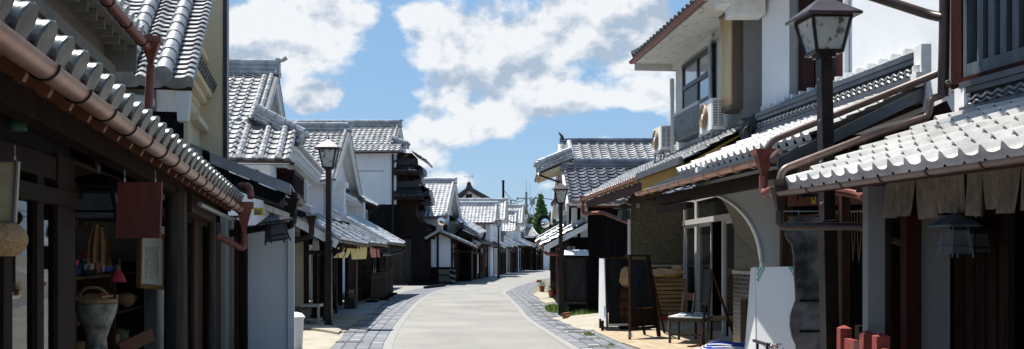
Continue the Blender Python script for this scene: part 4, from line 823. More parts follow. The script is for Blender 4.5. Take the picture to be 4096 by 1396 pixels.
pent(h4, Q4, 4.65, 10.2, -.05, 2.1, 2.14, 3.35, m='tile_far', gut='black_metal')
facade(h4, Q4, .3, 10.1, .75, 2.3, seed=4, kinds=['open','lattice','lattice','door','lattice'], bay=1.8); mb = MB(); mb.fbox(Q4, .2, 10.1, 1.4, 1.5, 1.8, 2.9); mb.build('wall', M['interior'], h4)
mb = MB(); mb.tube(bend([Q4.p(10.2,-.1,2.1), Q4.p(10.2,-.02,1.85), Q4.p(9.6,.5,1.70), Q4.p(8.6,.7,1.7)], .15), .06, 8); mb.build('pipe', M['black_metal'], h4)
F4b = Fr(-6.9, 44.6, -.02, -1)
h4b = thing('plastered_house', 'low second storey with small tiled pent roof below the tall white wall', 'house', F4b.p(0,0,0), 'plastered houses along the left side of the street')
pent(h4b, F4b, 0, 7.6, 0, 1.1, 4.22, 4.85, m='tile_far', gut='black_metal', gr=.06); mb = MB(); mb.fbox(F4b, .3, 7.4, .7, 5, 0, 4.4); mb.build('wall', M['wood_black'], h4b)
mb = MB(); mb.fbox(F4b, 1.6, 2.3, .25, .7, 2.95, 4.0); mb.fbox(F4b, .9,6.5,.1,.7,2.75,2.95); mb.fbox(F4b, 3.0,6.2,.35,.69,2.95,3.95); mb.build('window_frame', M['white_trim'], h4b, smooth=False); mb = MB(); mb.fbox(F4b, 2.32, 2.9, .5, .69, 3.0, 3.9); mb.fbox(F4b, 3.3,5.9,.30,.345,3.1,3.85); mb.build('window', M['lattice_grey'], h4b)
mb = MB(); mb.tube([F4b.p(7.5,-.05,4.15), F4b.p(7.5,.5,3.8), F4b.p(7.5,.5,2.4)], .05, 8); mb.build('pipe', M['black_metal'], h4b)

# ---- tall storehouse with the plain white wall and the black stepped street front
F5 = Fr(P(1600,603,56).x, 56, .02, -1)
h5 = gable_house('storehouse', 'tall white storehouse with black base and black tiered udatsu street front', F5, 6.4, 7.53, 9.3, 11, bv=.45, split=8.0, m='tile', wall='plaster', ridge_h=.34, group=None, pitch=.31, amp=.045, expo=.33, ins=.6)
mb = MB(); ridge(mb, F5.p(.9,-.2,7.78), F5.p(1.1,.7,8.15), .3, .25, 3, .12, orn=(1,0)); mb.build('ridge', M['tile'], h5)
mb = MB(); mb.fbox(F5, .52, .60, .6, 9.9, 0, P(0,818,56.6).z); mb.fbox(F5, .52,.6,.25,.6,0,P(0,818,56.6).z); mb.build('lower_wall', M['wood_black'], h5, smooth=False)
mb = MB(); mb.fbox(F5, .585, .605, 1.0, 9.9, P(0,684,56.6).z-.02, P(0,684,56.6).z+.02); mb.build('string_course', M['plaster_grey'], h5)
mb = MB(); mb.fbox(F5, .50, 5.0, .30, .90, P(0,818,56.6).z, 7.45); mb.build('wall', M['plaster'], h5, smooth=False)
zz = 56.4; mb = MB(); x_ = P(1571,0,zz).x; mb.tube([V(x_,zz,7.4), V(x_,zz,1.0)], .06, 8); mb.tube(bend([P(1571,650,zz), P(1590,640,zz), P(1635,620,zz-.1)], .1), .05, 8); mb.build('pipe', M['black_metal'], h5)
mb = MB(); mb.tube([P(1400,612,zz-.5), P(1615,608,zz-.5)], .05, 8); mb.build('gutter', M['black_metal'], h5)
def slab(mb, pts, Z, d): mb.prism([P(x, y, Z) for x, y in pts], V(0, d, 0))
mb = MB(); slab(mb, [(1590,612),(1648,612),(1652,650),(1640,680),(1590,682)], 56.9, 3.5); slab(mb, [(1588,696),(1640,696),(1632,757),(1588,760)], 56.9, 3.5); slab(mb, [(1585,795),(1690,795),(1670,815),(1662,840),(1668,868),(1690,888),(1716,895),(1722,915),(1722,1141),(1585,1141)], 56.9, 5)
slab(mb, [(1640,690),(1672,690),(1660,735),(1630,765),(1640,780),(1690,790),(1698,835),(1666,838),(1640,800)], 58.0, 2); mb.build('wing_wall', M['wood_dark'], h5, smooth=False)
mb = MB(); slab(mb, [(1717,896),(1741,905),(1741,957),(1717,957)], 57.4, 2); slab(mb, [(1640,700),(1668,690),(1670,740),(1645,760)], 58.5, 3); mb.build('wing_wall', M['wood_black'], h5, smooth=False)
for (x0, x1, y0, y1, xr) in ((1576,1660,684,668,1648),(1576,1690,783,757,1672)):
    mb = MB(); A_, B_ = P(x0,y0,56.2), P(x1,y0,56.2); D_, C_ = P(x0,y1,56.9)+UP*.1, P(xr,y1,56.9)+UP*.1; n = tiles(mb, A_, B_, D_, C_, .27, .25, seg=6); tiles(mb, B_, B_+V(0,3.5,0), C_, C_+V(0,3.5,0), .27, .25, seg=5)
    ridge(mb, D_+UP*.02, C_+UP*.02, .22, .28, 3, .08, orn=(0,1)); mb.build('roof', M['tile_dark'], h5)
    mb = MB(); mb.prism([A_-UP*.04, B_-UP*.04, B_-UP*.22, A_-UP*.22], V(0,5,0)); mb.build('cornice', M['wood_dark'], h5)
mb = MB(); A_, B_ = P(1650,610,56.5), P(1650,610,56.5)+V(0,4.5,0); tiles(mb, V(A_.x+.75,A_.y,A_.z-.45), V(B_.x+.75,B_.y,B_.z-.45), A_+UP*.1-V(.1,0,0), B_+UP*.1-V(.1,0,0), .27, .30); mb.build('roof', M['tile_far'], h5)
mb = MB(); A_ = V(A_.x+.75,A_.y-.05,A_.z-.45); mb.trough(A_, A_+V(0,4.5,0), .06); mb.build('gutter', M['old_metal'], h5)
for (x,y,r_) in ((1676,682,.32),(1672,720,.28),(1700,770,.34),(1710,800,.3),(1690,760,.25)):
    mb = MB(); c = P(x,y,58.0); mb.tube([c-V(0,.5,0), c+V(0,2,0)], [r_*.9, r_], 10); mb.obb(c+V(-.1,-.3,.12), V(r_*.8,0,0), V(0,.2,0), UP*.07); mb.obb(c+V(.0,.3,-.22), V(r_*1.1,0,0), V(0,1.2,0), UP*.05); mb.build('roof_end', M['tile_dark'], h5)
mb = MB(); mb.tube([P(1590,952,56.6), P(1725,918,56.6)], .06, 8); mb.build('brace', M['black_metal'], h5)
r = thing('board_fence', 'grey weathered vertical board fence beside the black storehouse', 'fence', G(1583,1141)); rnd = random.Random(3); mb = MB(); n_ = 26
for i in range(n_):
    x0 = 1500+(1644-1500)*i/n_; x1 = 1500+(1644-1500)*(i+1)/n_-.8; q = V(P(x0,0,55.2).x,55.2,.05); mb.obb(q+V(.04,rnd.uniform(-.01,.01),1.25), V((P(x1,0,55.2).x-P(x0,0,55.2).x)/2,0,0), V(0,.012,0), UP*1.25)
mb.build('board', M['wood_grey'], r); mb = MB(); mb.obb(V(P(1572,0,55.3).x,55.3,2.52), V(1.02,0,0), V(0,.05,0), UP*.03); mb.obb(V(P(1572,0,55.3).x,55.26,.5), V(1.0,0,0), V(0,.02,0), UP*.05); mb.obb(V(P(1572,0,55.3).x,55.26,1.8), V(1.0,0,0), V(0,.02,0), UP*.05); mb.build('rail', M['wood_grey'], r)
r = thing('gate', 'tall black wooden gate between the grey fence and the white low house', 'gate', G(1668,1141)); mb = MB(); 
for i in range(8): x0 = 1646+i*6.5; mb.obb(V(P(x0+3,0,55).x,55,1.55), V(.042,0,0), V(0,.015,0), UP*1.5)
mb.build('door', M['wood_black'], r); mb = MB(); mb.obb(V(P(1672,0,54.95).x,54.93,1.05), V(.37,0,0), V(0,.03,0), UP*.04); mb.obb(V(P(1672,0,54.95).x,54.93,3.05), V(.45,0,0), V(0,.05,0), UP*.06); mb.build('rail', M['wood_black'], r)
r = thing('threshold_beam', 'low dark timber step lying on the gravel before the black gate', 'step', G(1720,1146)); mb = MB(); mb.beam(G(1640,1143)+UP*.09, G(1778,1139)+UP*.09, .35, .16); mb.beam(G(1700,1155)+UP*.06, G(1778,1146)+UP*.08, .15, .12); mb.build('beam', M['wood_black'], r)

# ---- small things under the left eaves
def noren(name, label, x0, x1, y0, y1, Z0, Z1, m, n, seed, grp='short shop curtains under the eaves', flare=.05, split=.92, ragged=.0, cat='shop curtain'):
    r = thing(name, label, cat, P((x0+x1)/2, y1, (Z0+Z1)/2), grp); a, b = P(x0,y0,Z0), P(x1,y0,Z1); b.z = a.z; H = (y1-y0)/F*Z0; d = (b-a).normalized(); nr = d.cross(UP).normalized(); rnd = random.Random(seed)
    mb = MB(); mb.tube([a-d*.04+UP*.012, b+d*.04+UP*.012], .014, 8); mb.build('rod', M['wood_brown'], r)
    for i in range(n):
        mb = MB(); u0 = i/n; u1 = (i+1)/n; C_, R_ = 8, 9; ph = rnd.uniform(0, 6); fl_ = rnd.uniform(-1, 1)*flare; hh_ = H*(1-rnd.uniform(0, ragged)); sq = 1-rnd.uniform(.01, .06)
        for s_ in (0, 1):
            for j in range(R_+1):
                v = j/R_
                for k in range(C_+1):
                    w = k/C_; uu = u0+(u1-u0)*(.5+(w-.5)*(1 if v < .35 else 1-(1-sq)*(v-.35)/.65)); q = a.lerp(b, uu)
                    mb.v.append(q-UP*(hh_*v+ragged*.05*math.sin(w*3+ph)*v)+nr*((.014+.028*v)*math.sin(w*7.5+ph)+fl_*v*v+.004*s_)+d*(fl_*.5*v*v))
        W_ = C_+1; T = (R_+1)*W_
        for s_ in (0, 1):
            for j in range(R_):
                for k in range(C_): e = s_*T+j*W_+k; mb.f.append((e, e+1, e+W_+1, e+W_))
        mb.build('cloth_strip', M[m], r)
    return r
noren('shop_curtain', 'short cream yellow curtain blowing outward under the left eave beside the lamp post', 1345, 1404, 975, 1032, 24.5, 27.6, 'cloth_yellow', 3, 3, flare=.22)
noren('shop_curtain', 'middle cream yellow curtain hanging straight under the left eave', 1404, 1469, 978, 1038, 27.8, 32.4, 'cloth_yellow', 4, 5, flare=.08)
noren('shop_curtain', 'salmon pink curtain under the left eave next to the yellow ones', 1476, 1514, 982, 1030, 33.2, 36.5, 'cloth_pink', 4, 8, flare=.03)
def bench(name, label, c, L_, W_, H, m, cat, grp=None, low=True):
    r = thing(name, label, cat, c, grp); mb = MB(); mb.obb(c+UP*(H-.02), V(L_/2,0,0), V(0,W_/2,0), UP*.02); mb.build('seat' if cat == 'bench' else 'tabletop', M[m], r)
    for i in (-1, 1):
        for j in (-1, 1): mb = MB(); mb.obb(c+V(i*(L_/2-.05), j*(W_/2-.05), (H-.045)/2), V(.025,0,0), V(0,.025,0), UP*((H-.045)/2)); mb.build('leg', M[m], r)
    if low: mb = MB(); mb.obb(c+V(0,-W_/2+.05,H*.3), V(L_/2-.08,0,0), V(0,.012,0), UP*.025); mb.build('stretcher', M[m], r)
    return r
bench('low_bench', 'dark wooden bench in the shade behind the lamp post', V(-5.05,26.0,0), .55, 1.1, .45, 'wood_dark', 'bench')
r = thing('sink_stand', 'grey concrete wash stand with open shelf behind the lamp post', 'wash stand', V(-4.8,24.0,0)); mb = MB(); mb.box(-4.98,-4.86,23.6,24.0,0,.42); mb.build('side_block', M['stone_dark'], r); mb = MB(); mb.box(-4.98,-4.55,23.5,24.0,.46,.52); mb.build('basin', M['grey_metal'], r)
for x in (-4.60,): mb = MB(); mb.box(x,x+.05,23.5,23.55,0,.455); mb.build('leg', M['grey_metal'], r)
mb = MB(); mb.box(-4.85,-4.56,23.52,23.98,.14,.17); mb.build('shelf', M['grey_metal'], r)
def flower_pot(name, label, c, s=1.0, pot='terracotta', box=None, fl=True, leaf='leaf_a', seed=1):
    r = thing(name, label, 'plant', c); mb = MB(); rnd = random.Random(seed)
    if box: mb.obb(c+UP*.16, V(.16,0,0), V(0,.3,0), UP*.15); [mb.obb(c+UP*(.03+.09*i), V(.17,0,0), V(0,.31,0), UP*.012) for i in range(4)]
    else: mb.lathe(c, [(.075*s,0),(.11*s,.2*s),(.125*s,.2*s),(.125*s,.235*s),(.10*s,.235*s)], 16)
    mb.build('pot', M[pot], r); top = .31 if box else .23*s
    mb = MB()
    for i in range(int(150)):
        t = rnd.uniform(0, 6.28); q = rnd.random()**.6*.17*s; h = top+abs(rnd.gauss(.12, .09))*s; d = V(rnd.uniform(-1,1), rnd.uniform(-1,1), rnd.uniform(-.3,1)).normalized(); e = d.cross(V(0,0,1)).normalized()
        p_ = c+V(math.cos(t)*q, math.sin(t)*q, h); mb.add([p_-e*.018*s, p_+d*.025*s, p_+e*.018*s, p_-d*.03*s], [(0,1,2,3)])
    for i in range(8): t = rnd.uniform(0,6.28); mb.tube([c+UP*top*.9, c+V(math.cos(t)*.1*s, math.sin(t)*.1*s, top+.2*s)], .004, 4)
    mb.build('leaves', M[leaf], r)
    if fl:
        mb = MB()
        for i in range(9):
            t = rnd.uniform(0,6.28); q = rnd.random()*.15*s; p_ = c+V(math.cos(t)*q, math.sin(t)*q, top+rnd.uniform(.12,.28)*s); mb.lathe(p_, [(.004,0),(.022,.012),(.02,.02),(.004,.024)], 7)
        mb.build('flowers', M['flower'], r)
    return r
flower_pot('flower_box', 'grey wooden planter with red and yellow flowers by the shaded white wall', V(-5.05,31.2,0), 1, 'wood_grey', True, seed=3)
def fence_panel(label, a, b, H, m='wood_dark'):
    r = thing('barrier_fence', label, 'fence', a, 'dark slatted barriers in front of the left houses'); d = (b-a); n_ = max(4, int(d.length/.07)); mb = MB()
    for i in range(n_+1): q = a+d*(i/n_); mb.obb(q+UP*(.1+(H-.1)/2), d.normalized()*.022, d.normalized().cross(UP)*.012, UP*((H-.1)/2))
    mb.build('slat', M[m], r); mb = MB(); mb.beam(a+UP*.25, b+UP*.25, .05, .06); mb.beam(a+UP*(H-.12), b+UP*(H-.12), .05, .06); mb.beam(a+UP*(H+.01), b+UP*(H+.01), .09, .03); mb.build('rail', M[m], r)
    for q in (a+d*.1, a+d*.9): mb = MB(); w = d.normalized().cross(UP); mb.beam(q-w*.2+UP*.05, q+w*.2+UP*.05, .1, .09); mb.build('foot', M[m], r)
fence_panel('nearest of the dark slatted barriers, standing alone by the left pavement', V(-4.95,34.9,0), V(-4.75,37.2,0), 1.02)
fence_panel('dark slatted barrier in the middle of the left group', V(-4.86,38.2,0), V(-4.98,40.0,0), 1.1); fence_panel('farthest dark slatted barrier beside the gravel yard', V(-4.98,40.2,0), V(-5.05,42.2,0), 1.12)

# ================================================================== FAR END OF THE STREET
GL = 'plastered houses along the left side of the street'
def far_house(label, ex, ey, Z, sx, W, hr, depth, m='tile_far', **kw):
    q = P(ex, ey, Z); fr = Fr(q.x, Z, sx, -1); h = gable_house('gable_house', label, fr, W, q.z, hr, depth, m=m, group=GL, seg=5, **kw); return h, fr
h6, F6 = far_house('white house beyond the black storehouse, steep bright roof above a convex mirror', 1790, 867, 60, .041, 8.9, 6.35, 8, ridge_h=.26)
mb = MB(); mb.fbox(F6, .44, .498, .5, 7.7, 1.6, 3.7); mb.build('wall', M['plaster'], h6, smooth=False)
mb = MB(); mb.fbox(F6, 2.0, 2.6, .38, .448, 2.7, 3.6); mb.fbox(F6, 3.0,3.6,.38,.448,2.7,3.6); mb.build('window', M['wood_red'], h6); mb = MB(); mb.fbox(F6, 5.5, 8.6, .0, .446, 1.5, 3.9); mb.build('side_wall', M['plaster_cream'], h6, smooth=False)
mb = MB(); mb.fbox(F6, -.06, .02, .1, 8, 3.86, 3.92); mb.build('gutter', M['copper_red'], h6); mb = MB(); tiles(mb, F6.p(5.2,-.1,3.9), F6.p(8.2,-.1,3.9), F6.p(5.2,.5,4.3), F6.p(8.2,.5,4.3)); mb.build('roof', M['tile_dark'], h6)
mb = MB(); mb.fbox(F6, .41, .437, .5, 7.7, 3.32, 3.42); mb.fbox(F6, 1.6, 1.7, .4, .446, 2.4, 3.7); mb.build('trim', M['wood_dark'], h6)
# low white lean-to in front of it
hl = thing('lean_to_house', 'low white lean-to with dark timber posts and black panelled base', 'house', V(-4.2,57.5,0)); zf = 57.4
mb = MB(); mb.prism([P(1712,1072,zf),P(1712,948,zf),P(1757,928,zf),P(1810,955,zf),P(1810,1072,zf)], V(-.1,6,0)); mb.build('wall', M['plaster'], hl, smooth=False)
mb = MB(); mb.prism([P(1690,1136,zf-.02),P(1690,1072,zf-.02),P(1812,1072,zf-.02),P(1812,1136,zf-.02)], V(-.1,.2,0)); mb.build('wainscot', M['wood_black'], hl, smooth=False)
mb = MB(); mb.prism([P(1752,1128,zf-.05),P(1752,1078,zf-.05),P(1803,1078,zf-.05),P(1803,1128,zf-.05)], V(0,.03,0)); mb.build('panel', M['stone_dark'], hl)
mb = MB(); mb.prism([P(1747,1136,zf-.07),P(1747,932,zf-.07),P(1755,930,zf-.07),P(1755,1136,zf-.07)], V(0,.1,0)); mb.prism([P(1804,1136,zf-.07),P(1804,955,zf-.07),P(1812,955,zf-.07),P(1812,1136,zf-.07)], V(0,.1,0))
for y in (1068,1098,1128): mb.prism([P(1690,y,zf-.08),P(1812,y,zf-.08),P(1812,y+4,zf-.08),P(1690,y+4,zf-.08)], V(0,.05,0))
mb.build('frame', M['wood_dark'], hl)
mb = MB(); A_ = P(1891,984,zf-.5); D_ = P(1757,925,zf-.5); tiles(mb, A_, A_+V(.0,8,0), D_, D_+V(0,8,0), .27, .30); barrel(mb, A_+UP*.06, D_+UP*.06, .09); A2 = P(1700,958,zf-.5); tiles(mb, A2, A2+V(0,5,0), D_, D_+V(0,5,0), .27, .30); barrel(mb, A2+UP*.06, D_+UP*.06, .09); mb.tube([D_+V(0,-.2,.15), D_+V(0,.1,.15)], .16, 12); mb.build('roof', M['tile'], hl)
mb = MB(); mb.prism([A_-UP*.02,D_-UP*.02,D_-UP*.14,A_-UP*.14], V(0,8,0)); mb.prism([A2-UP*.02,D_-UP*.02,D_-UP*.14,A2-UP*.14], V(0,5,0)); mb.build('roof_deck', M['wood_dark'], hl)
FS = Fr(P(1812,1136,57.6).x, 57.6, .03, -1); facade(hl, FS, 0, 7.5, .05, 2.5, seed=8, kinds=['door','lattice','lattice','door'], bay=1.9)
mb = MB(); mb.trough(A_+V(.03,0,-.03), A_+V(.03,8,-.05), .06); o = mb.build('gutter', M['black_metal'], hl); mb = MB(); mb.tube(bend([A_+V(-.0,.1,-.05), A_+V(-.0,.1,-.3), P(1812,1010,57.3), P(1810,1060,57.3), P(1810,1130,57.3)], .15), .045, 8); mb.build('pipe', M['black_metal'], o)
r = thing('bollard', 'black post wrapped with white rope at the corner of the low white house', 'post', G(1809,1136)); c = G(1809,1137); mb = MB(); mb.lathe(c, [(.14,0),(.14,.9),(.10,.95),(.02,.98)], 12); mb.build('post', M['wood_black'], r); mb = MB()
for h in (.15,.22,.45,.52,.8): mb.tube([c+V(math.cos(t*.52)*.15, math.sin(t*.52)*.15, h+.05*math.sin(t)) for t in range(13)], .012, 5)
mb.build('rope', M['white_paint'], r)
r = thing('porch_post', 'white round post under the eave of the low white house', 'post', G(1882,1122)); c = V(P(1882,0,64.6).x,64.6,0); mb = MB(); mb.lathe(c, [(.09,0),(.075,.02),(.075,2.35),(.12,2.4),(.12,2.45)], 12); mb.lathe(c+V(-.22,.15,0), [(.05,0),(.05,2.4)], 10); mb.build('shaft', M['white_paint'], r)
def convex_mirror(label, x, y, r_, Z, facing, post, grp='round traffic mirrors'):
    r = thing('traffic_mirror', label, 'mirror', P(x, post[-1], Z), grp); c = P(x, y, Z); R_ = r_/F*Z; d = facing.normalized()
    mb = MB(); mb.lathe(c-d*.05, [(R_*1.02,0),(R_*1.12,.02),(R_*1.12,.05),(R_*1.0,.06)], 28, d); mb.build('rim', M['orange' if 'orange' in label else 'wood_black'], r)
    mb = MB(); mb.lathe(c, [(R_*math.cos(k*math.pi/16), .008+R_*.28*math.sin(k*math.pi/16)) for k in range(8)]+[(.004,R_*.28)], 28, d); mb.build('mirror_glass', M['mirror'], r)
    mb = MB(); mb.tube([V(*q) if not isinstance(q, Vector) else q for q in post[0]], .04, 8); mb.build('bracket', M['grey_metal'], r)
convex_mirror('orange rimmed round convex mirror in front of the steep white house', 1764, 887, 17, 56.5, V(.30,-.9,-.1), [[P(1764,890,56.7), P(1758,925,57)], 925])
# further roofs
h6b = thing('lean_to_house', 'ribbed tiled street roof beside the steep white house, black bracket at its corner', 'house', V(-2.6,66,0)); A_, B_ = P(1912,936,63), P(1945,927,72); D_, C_ = P(1828,885,63), P(1835,860,72); mb = MB(); tiles(mb, A_, B_, D_, C_, .27, .30, seg=5); barrel(mb, A_+UP*.06, D_+UP*.06, .09); mb.build('roof', M['tile_far'], h6b)
mb = MB(); deck(mb, A_, B_, D_, C_, .15); mb.build('roof_deck', M['white_trim'], h6b); mb = MB(); mb.tube(bend([P(1940,930,66), P(1936,950,66), P(1929,965,66), P(1927,985,66)], .2), .09, 8); mb.build('pipe', M['black_metal'], h6b); mb = MB(); mb.box(-6.5,-2.6,63.5,72,0,3.0); mb.build('wall', M['wood_black'], h6b)
FS2 = Fr(-2.62, 65.0, .09, -1); facade(h6b, FS2, .2, 9.5, .05, 2.3, seed=11, kinds=['open','door','lattice'], bay=2.3)
mb = MB(); a, b = P(1932,1110,70), P(1941,1110,70); mb.prism([V(a.x,a.y,0),V(b.x,b.y,0),P(1941,990,70),P(1932,990,70)], V(0,.2,0)); mb.build('post', M['copper_red'], h6b)
mb = MB(); A_, B_, D_, C_ = P(1812,948,62), P(1812,948,62)+V(0,3,0), P(1845,912,62), P(1845,912,62)+V(0,3,0); tiles(mb, A_, B_, D_, C_); E_ = P(1916,948,62); tiles(mb, E_, E_+V(0,3,0), D_, C_); ridge(mb, D_+V(0,-.1,0), C_, .25, .3, 3, .1); mb.build('roof', M['tile_dark'], h6b); mb = MB(); mb.prism([P(1815,952,62.05),P(1845,918,62.05),P(1914,951,62.05)], V(0,2.8,0)); mb.build('roof_deck', M['wood_dark'], h6b); mb = MB(); mb.prism([P(1852,1000,62.3),P(1852,940,62.3),P(1888,944,62.3),P(1888,1000,62.3)], V(0,1,0)); mb.build('lattice', M['wood_black'], h6b)
pent(h6b, Fr(-1.95,63.5,.045,-1), 0, 10.5, 0, 1.3, 2.45, 3.05, m='tile_dark', gut='black_metal')
h7, F7 = far_house('white house with copper red downpipe, broad bright roof in the middle of the left row', 1984, 891, 75, .026, 5.9, 5.55, 9, ridge_h=.26)
mb = MB(); mb.fbox(F7, .44, .498, .5, 8.7, 1.6, 3.95); mb.build('wall', M['plaster'], h7, smooth=False); mb = MB(); mb.tube([F7.p(.38,.9,4.0), F7.p(.38,.9,1.9)], .05, 8); mb.fbox(F7, -.05,.02,.1,8.7,3.98,4.05); mb.build('pipe', M['copper_red'], h7)
pent(h7, Fr(-1.35,73.2,.06,-1), 0, 7.5, 0, 1.4, 2.35, 3.1, m='tile_dark'); facade(h7, Fr(-1.65,73.4,.06,-1), 0, 7.4, .3, 2.4, seed=13, bay=1.8)
h8, F8 = far_house('narrow white gabled house right of the broad bright roof', 2022, 881, 84, .03, 6.0, 6.3, 4.5, ridge_h=.26)
mb = MB(); mb.fbox(F8, 1.0, 5.5, .1, .45, 3.4, 3.7); mb.fbox(F8, 1.5, 3.0, .25, .45, 2.6, 3.4); mb.build('bay_window', M['plaster_grey'], h8)
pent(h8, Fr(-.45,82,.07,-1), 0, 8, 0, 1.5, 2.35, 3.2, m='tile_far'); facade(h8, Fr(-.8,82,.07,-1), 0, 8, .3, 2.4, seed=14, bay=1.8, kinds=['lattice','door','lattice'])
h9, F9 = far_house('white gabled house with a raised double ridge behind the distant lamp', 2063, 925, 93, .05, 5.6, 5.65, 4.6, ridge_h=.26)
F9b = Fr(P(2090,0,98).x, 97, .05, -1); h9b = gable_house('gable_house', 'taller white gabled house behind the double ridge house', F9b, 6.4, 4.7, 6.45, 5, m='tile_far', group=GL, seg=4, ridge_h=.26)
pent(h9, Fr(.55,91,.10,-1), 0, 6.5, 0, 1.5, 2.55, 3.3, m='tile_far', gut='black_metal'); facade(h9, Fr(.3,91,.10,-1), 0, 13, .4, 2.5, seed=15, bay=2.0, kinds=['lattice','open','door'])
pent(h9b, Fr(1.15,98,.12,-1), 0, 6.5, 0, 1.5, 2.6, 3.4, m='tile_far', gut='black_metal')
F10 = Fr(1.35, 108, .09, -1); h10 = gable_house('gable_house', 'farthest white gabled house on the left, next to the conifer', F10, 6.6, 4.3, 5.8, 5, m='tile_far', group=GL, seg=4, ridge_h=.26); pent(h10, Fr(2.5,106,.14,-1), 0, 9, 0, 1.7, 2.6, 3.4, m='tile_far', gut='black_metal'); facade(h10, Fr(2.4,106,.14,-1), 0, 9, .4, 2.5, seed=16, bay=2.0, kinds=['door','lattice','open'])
h11 = thing('gable_house', 'distant white house with long roof sloping down to the right', 'house', V(5,128,0)); A_ = P(2186,925,120); D_ = P(2110,872,120); mb = MB(); tiles(mb, A_, A_+V(2,12,0), D_, D_+V(2,12,0), .3, .3, seg=4); E_ = P(2040,925,120); tiles(mb, E_, E_+V(2,12,0), D_, D_+V(2,12,0), .3, .3, seg=4); ridge(mb, D_, D_+V(2,12,0), .3, .4, 3); mb.prism([A_,D_+UP*.0,D_-UP*.3,A_-UP*.35], V(0,-.25,0)); mb.build('roof', M['tile_cool'], h11); mb = MB(); a = P(2178,927,120.3); b = P(2048,927,120.3); mb.prism([V(a.x,a.y,0),a,P(2110,880,120.3),b,V(b.x,b.y,0)], V(2,11,0)); mb.build('wall', M['plaster'], h11, smooth=False)
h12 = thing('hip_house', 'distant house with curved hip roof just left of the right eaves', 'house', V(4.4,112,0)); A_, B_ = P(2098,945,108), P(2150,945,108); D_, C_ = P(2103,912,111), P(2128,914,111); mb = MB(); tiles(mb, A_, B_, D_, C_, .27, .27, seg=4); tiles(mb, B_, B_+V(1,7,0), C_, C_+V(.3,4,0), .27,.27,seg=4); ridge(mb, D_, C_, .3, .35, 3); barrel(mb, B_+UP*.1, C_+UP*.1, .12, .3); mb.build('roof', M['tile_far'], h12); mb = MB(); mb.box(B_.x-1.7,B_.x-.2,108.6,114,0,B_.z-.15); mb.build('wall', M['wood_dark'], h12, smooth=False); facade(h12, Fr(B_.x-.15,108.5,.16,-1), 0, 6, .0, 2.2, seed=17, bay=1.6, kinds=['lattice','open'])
pent(h12, Fr(B_.x+.8,109,.16,-1), 0, 6, 0, 1.2, 2.5, 3.2, m='tile_far')
# the street bends right: houses closing the view
h13 = thing('shop_house', 'dark low shop front closing the view at the bend of the street', 'house', V(8,128,0)); mb = MB(); tiles(mb, V(3.4,122,2.7), V(10,130,2.7), V(2.4,124,3.6), V(9,132,3.6), .3, .28, seg=4); mb.build('roof', M['tile_far'], h13); mb = MB(); FQ = Fr(3.3, 122.6, .85, -1); mb.fbox(FQ, 0, 9, .9, 5, 0, 3.2); mb.build('wall', M['wood_dark'], h13); facade(h13, FQ, 0, 9, .5, 2.6, seed=21, bay=1.6, kinds=['lattice','open','door'])
# house behind with the gable to the street and small vents
hb = thing('gable_house', 'grey gabled house with two small brown vents rising behind the bright roofs', 'house', V(-4,96,0)); zc = 96; a, b, c = P(1808,800,zc), P(1876,752,zc), P(1990,815,zc)
mb = MB(); mb.prism([V(a.x+.5,zc+.3,0), V(a.x+.5,zc+.3,a.z-.2), b+V(0,.3,-.25), V(c.x-.5,zc+.3,c.z-.2), V(c.x-.5,zc+.3,0)], V(0,8,0)); mb.build('wall', M['plaster_old'], hb, smooth=False)
mb = MB(); 
for q, s_ in ((a,-1),(c,1)): tiles(mb, q, q+V(0,9,0), b, b+V(0,9,0), .3, .28, seg=5); barrel(mb, q+UP*.08, b+UP*.08, .11, .32); mb.prism([q, b, b-UP*.28, q-UP*.28], V(0,.2,0))
ridge(mb, b, b+V(0,9,0), .35, .45, 3, .1); mb.build('roof', M['tile_dark'], hb)
for x in (1870, 1882): mb = MB(); q = P(x,786,zc+.28); mb.obb(q, V(.13,0,0), V(0,.03,0), UP*.22); [mb.obb(q+UP*(.06*i), V(.15,0,0), V(0,.04,0), UP*.008) for i in range(-3, 4)]; mb.build('vent', M['wood_red'], hb)
r = thing('tv_antenna', 'thin television antenna on the ridge of the grey gabled house', 'antenna', P(1876,752,97)); mb = MB(); mb.tube([P(1876,752,97), P(1876,707,97)], .022, 6); mb.build('mast', M['grey_metal'], r); mb = MB(); mb.tube([P(1855,708,97), P(1892,705,97)], .014, 5); [mb.tube([P(x,702,97), P(x+.6,712,97)], .012, 5) for x in (1860,1868,1880,1885,1889)]; mb.tube([P(1890,700,97),P(1890,713,97)], .02, 5); mb.build('elements', M['grey_metal'], r)
mb = MB(); pts = [P(1873,735,96.5)]; [pts.append(P(1873,735,96.5).lerp(P(1843,812,95), t/8)-UP*(.5*math.sin(math.pi*t/8))) for t in range(1, 9)]; mb.tube(pts, .012, 4); mb.build('cable', M['grey_metal'], r)
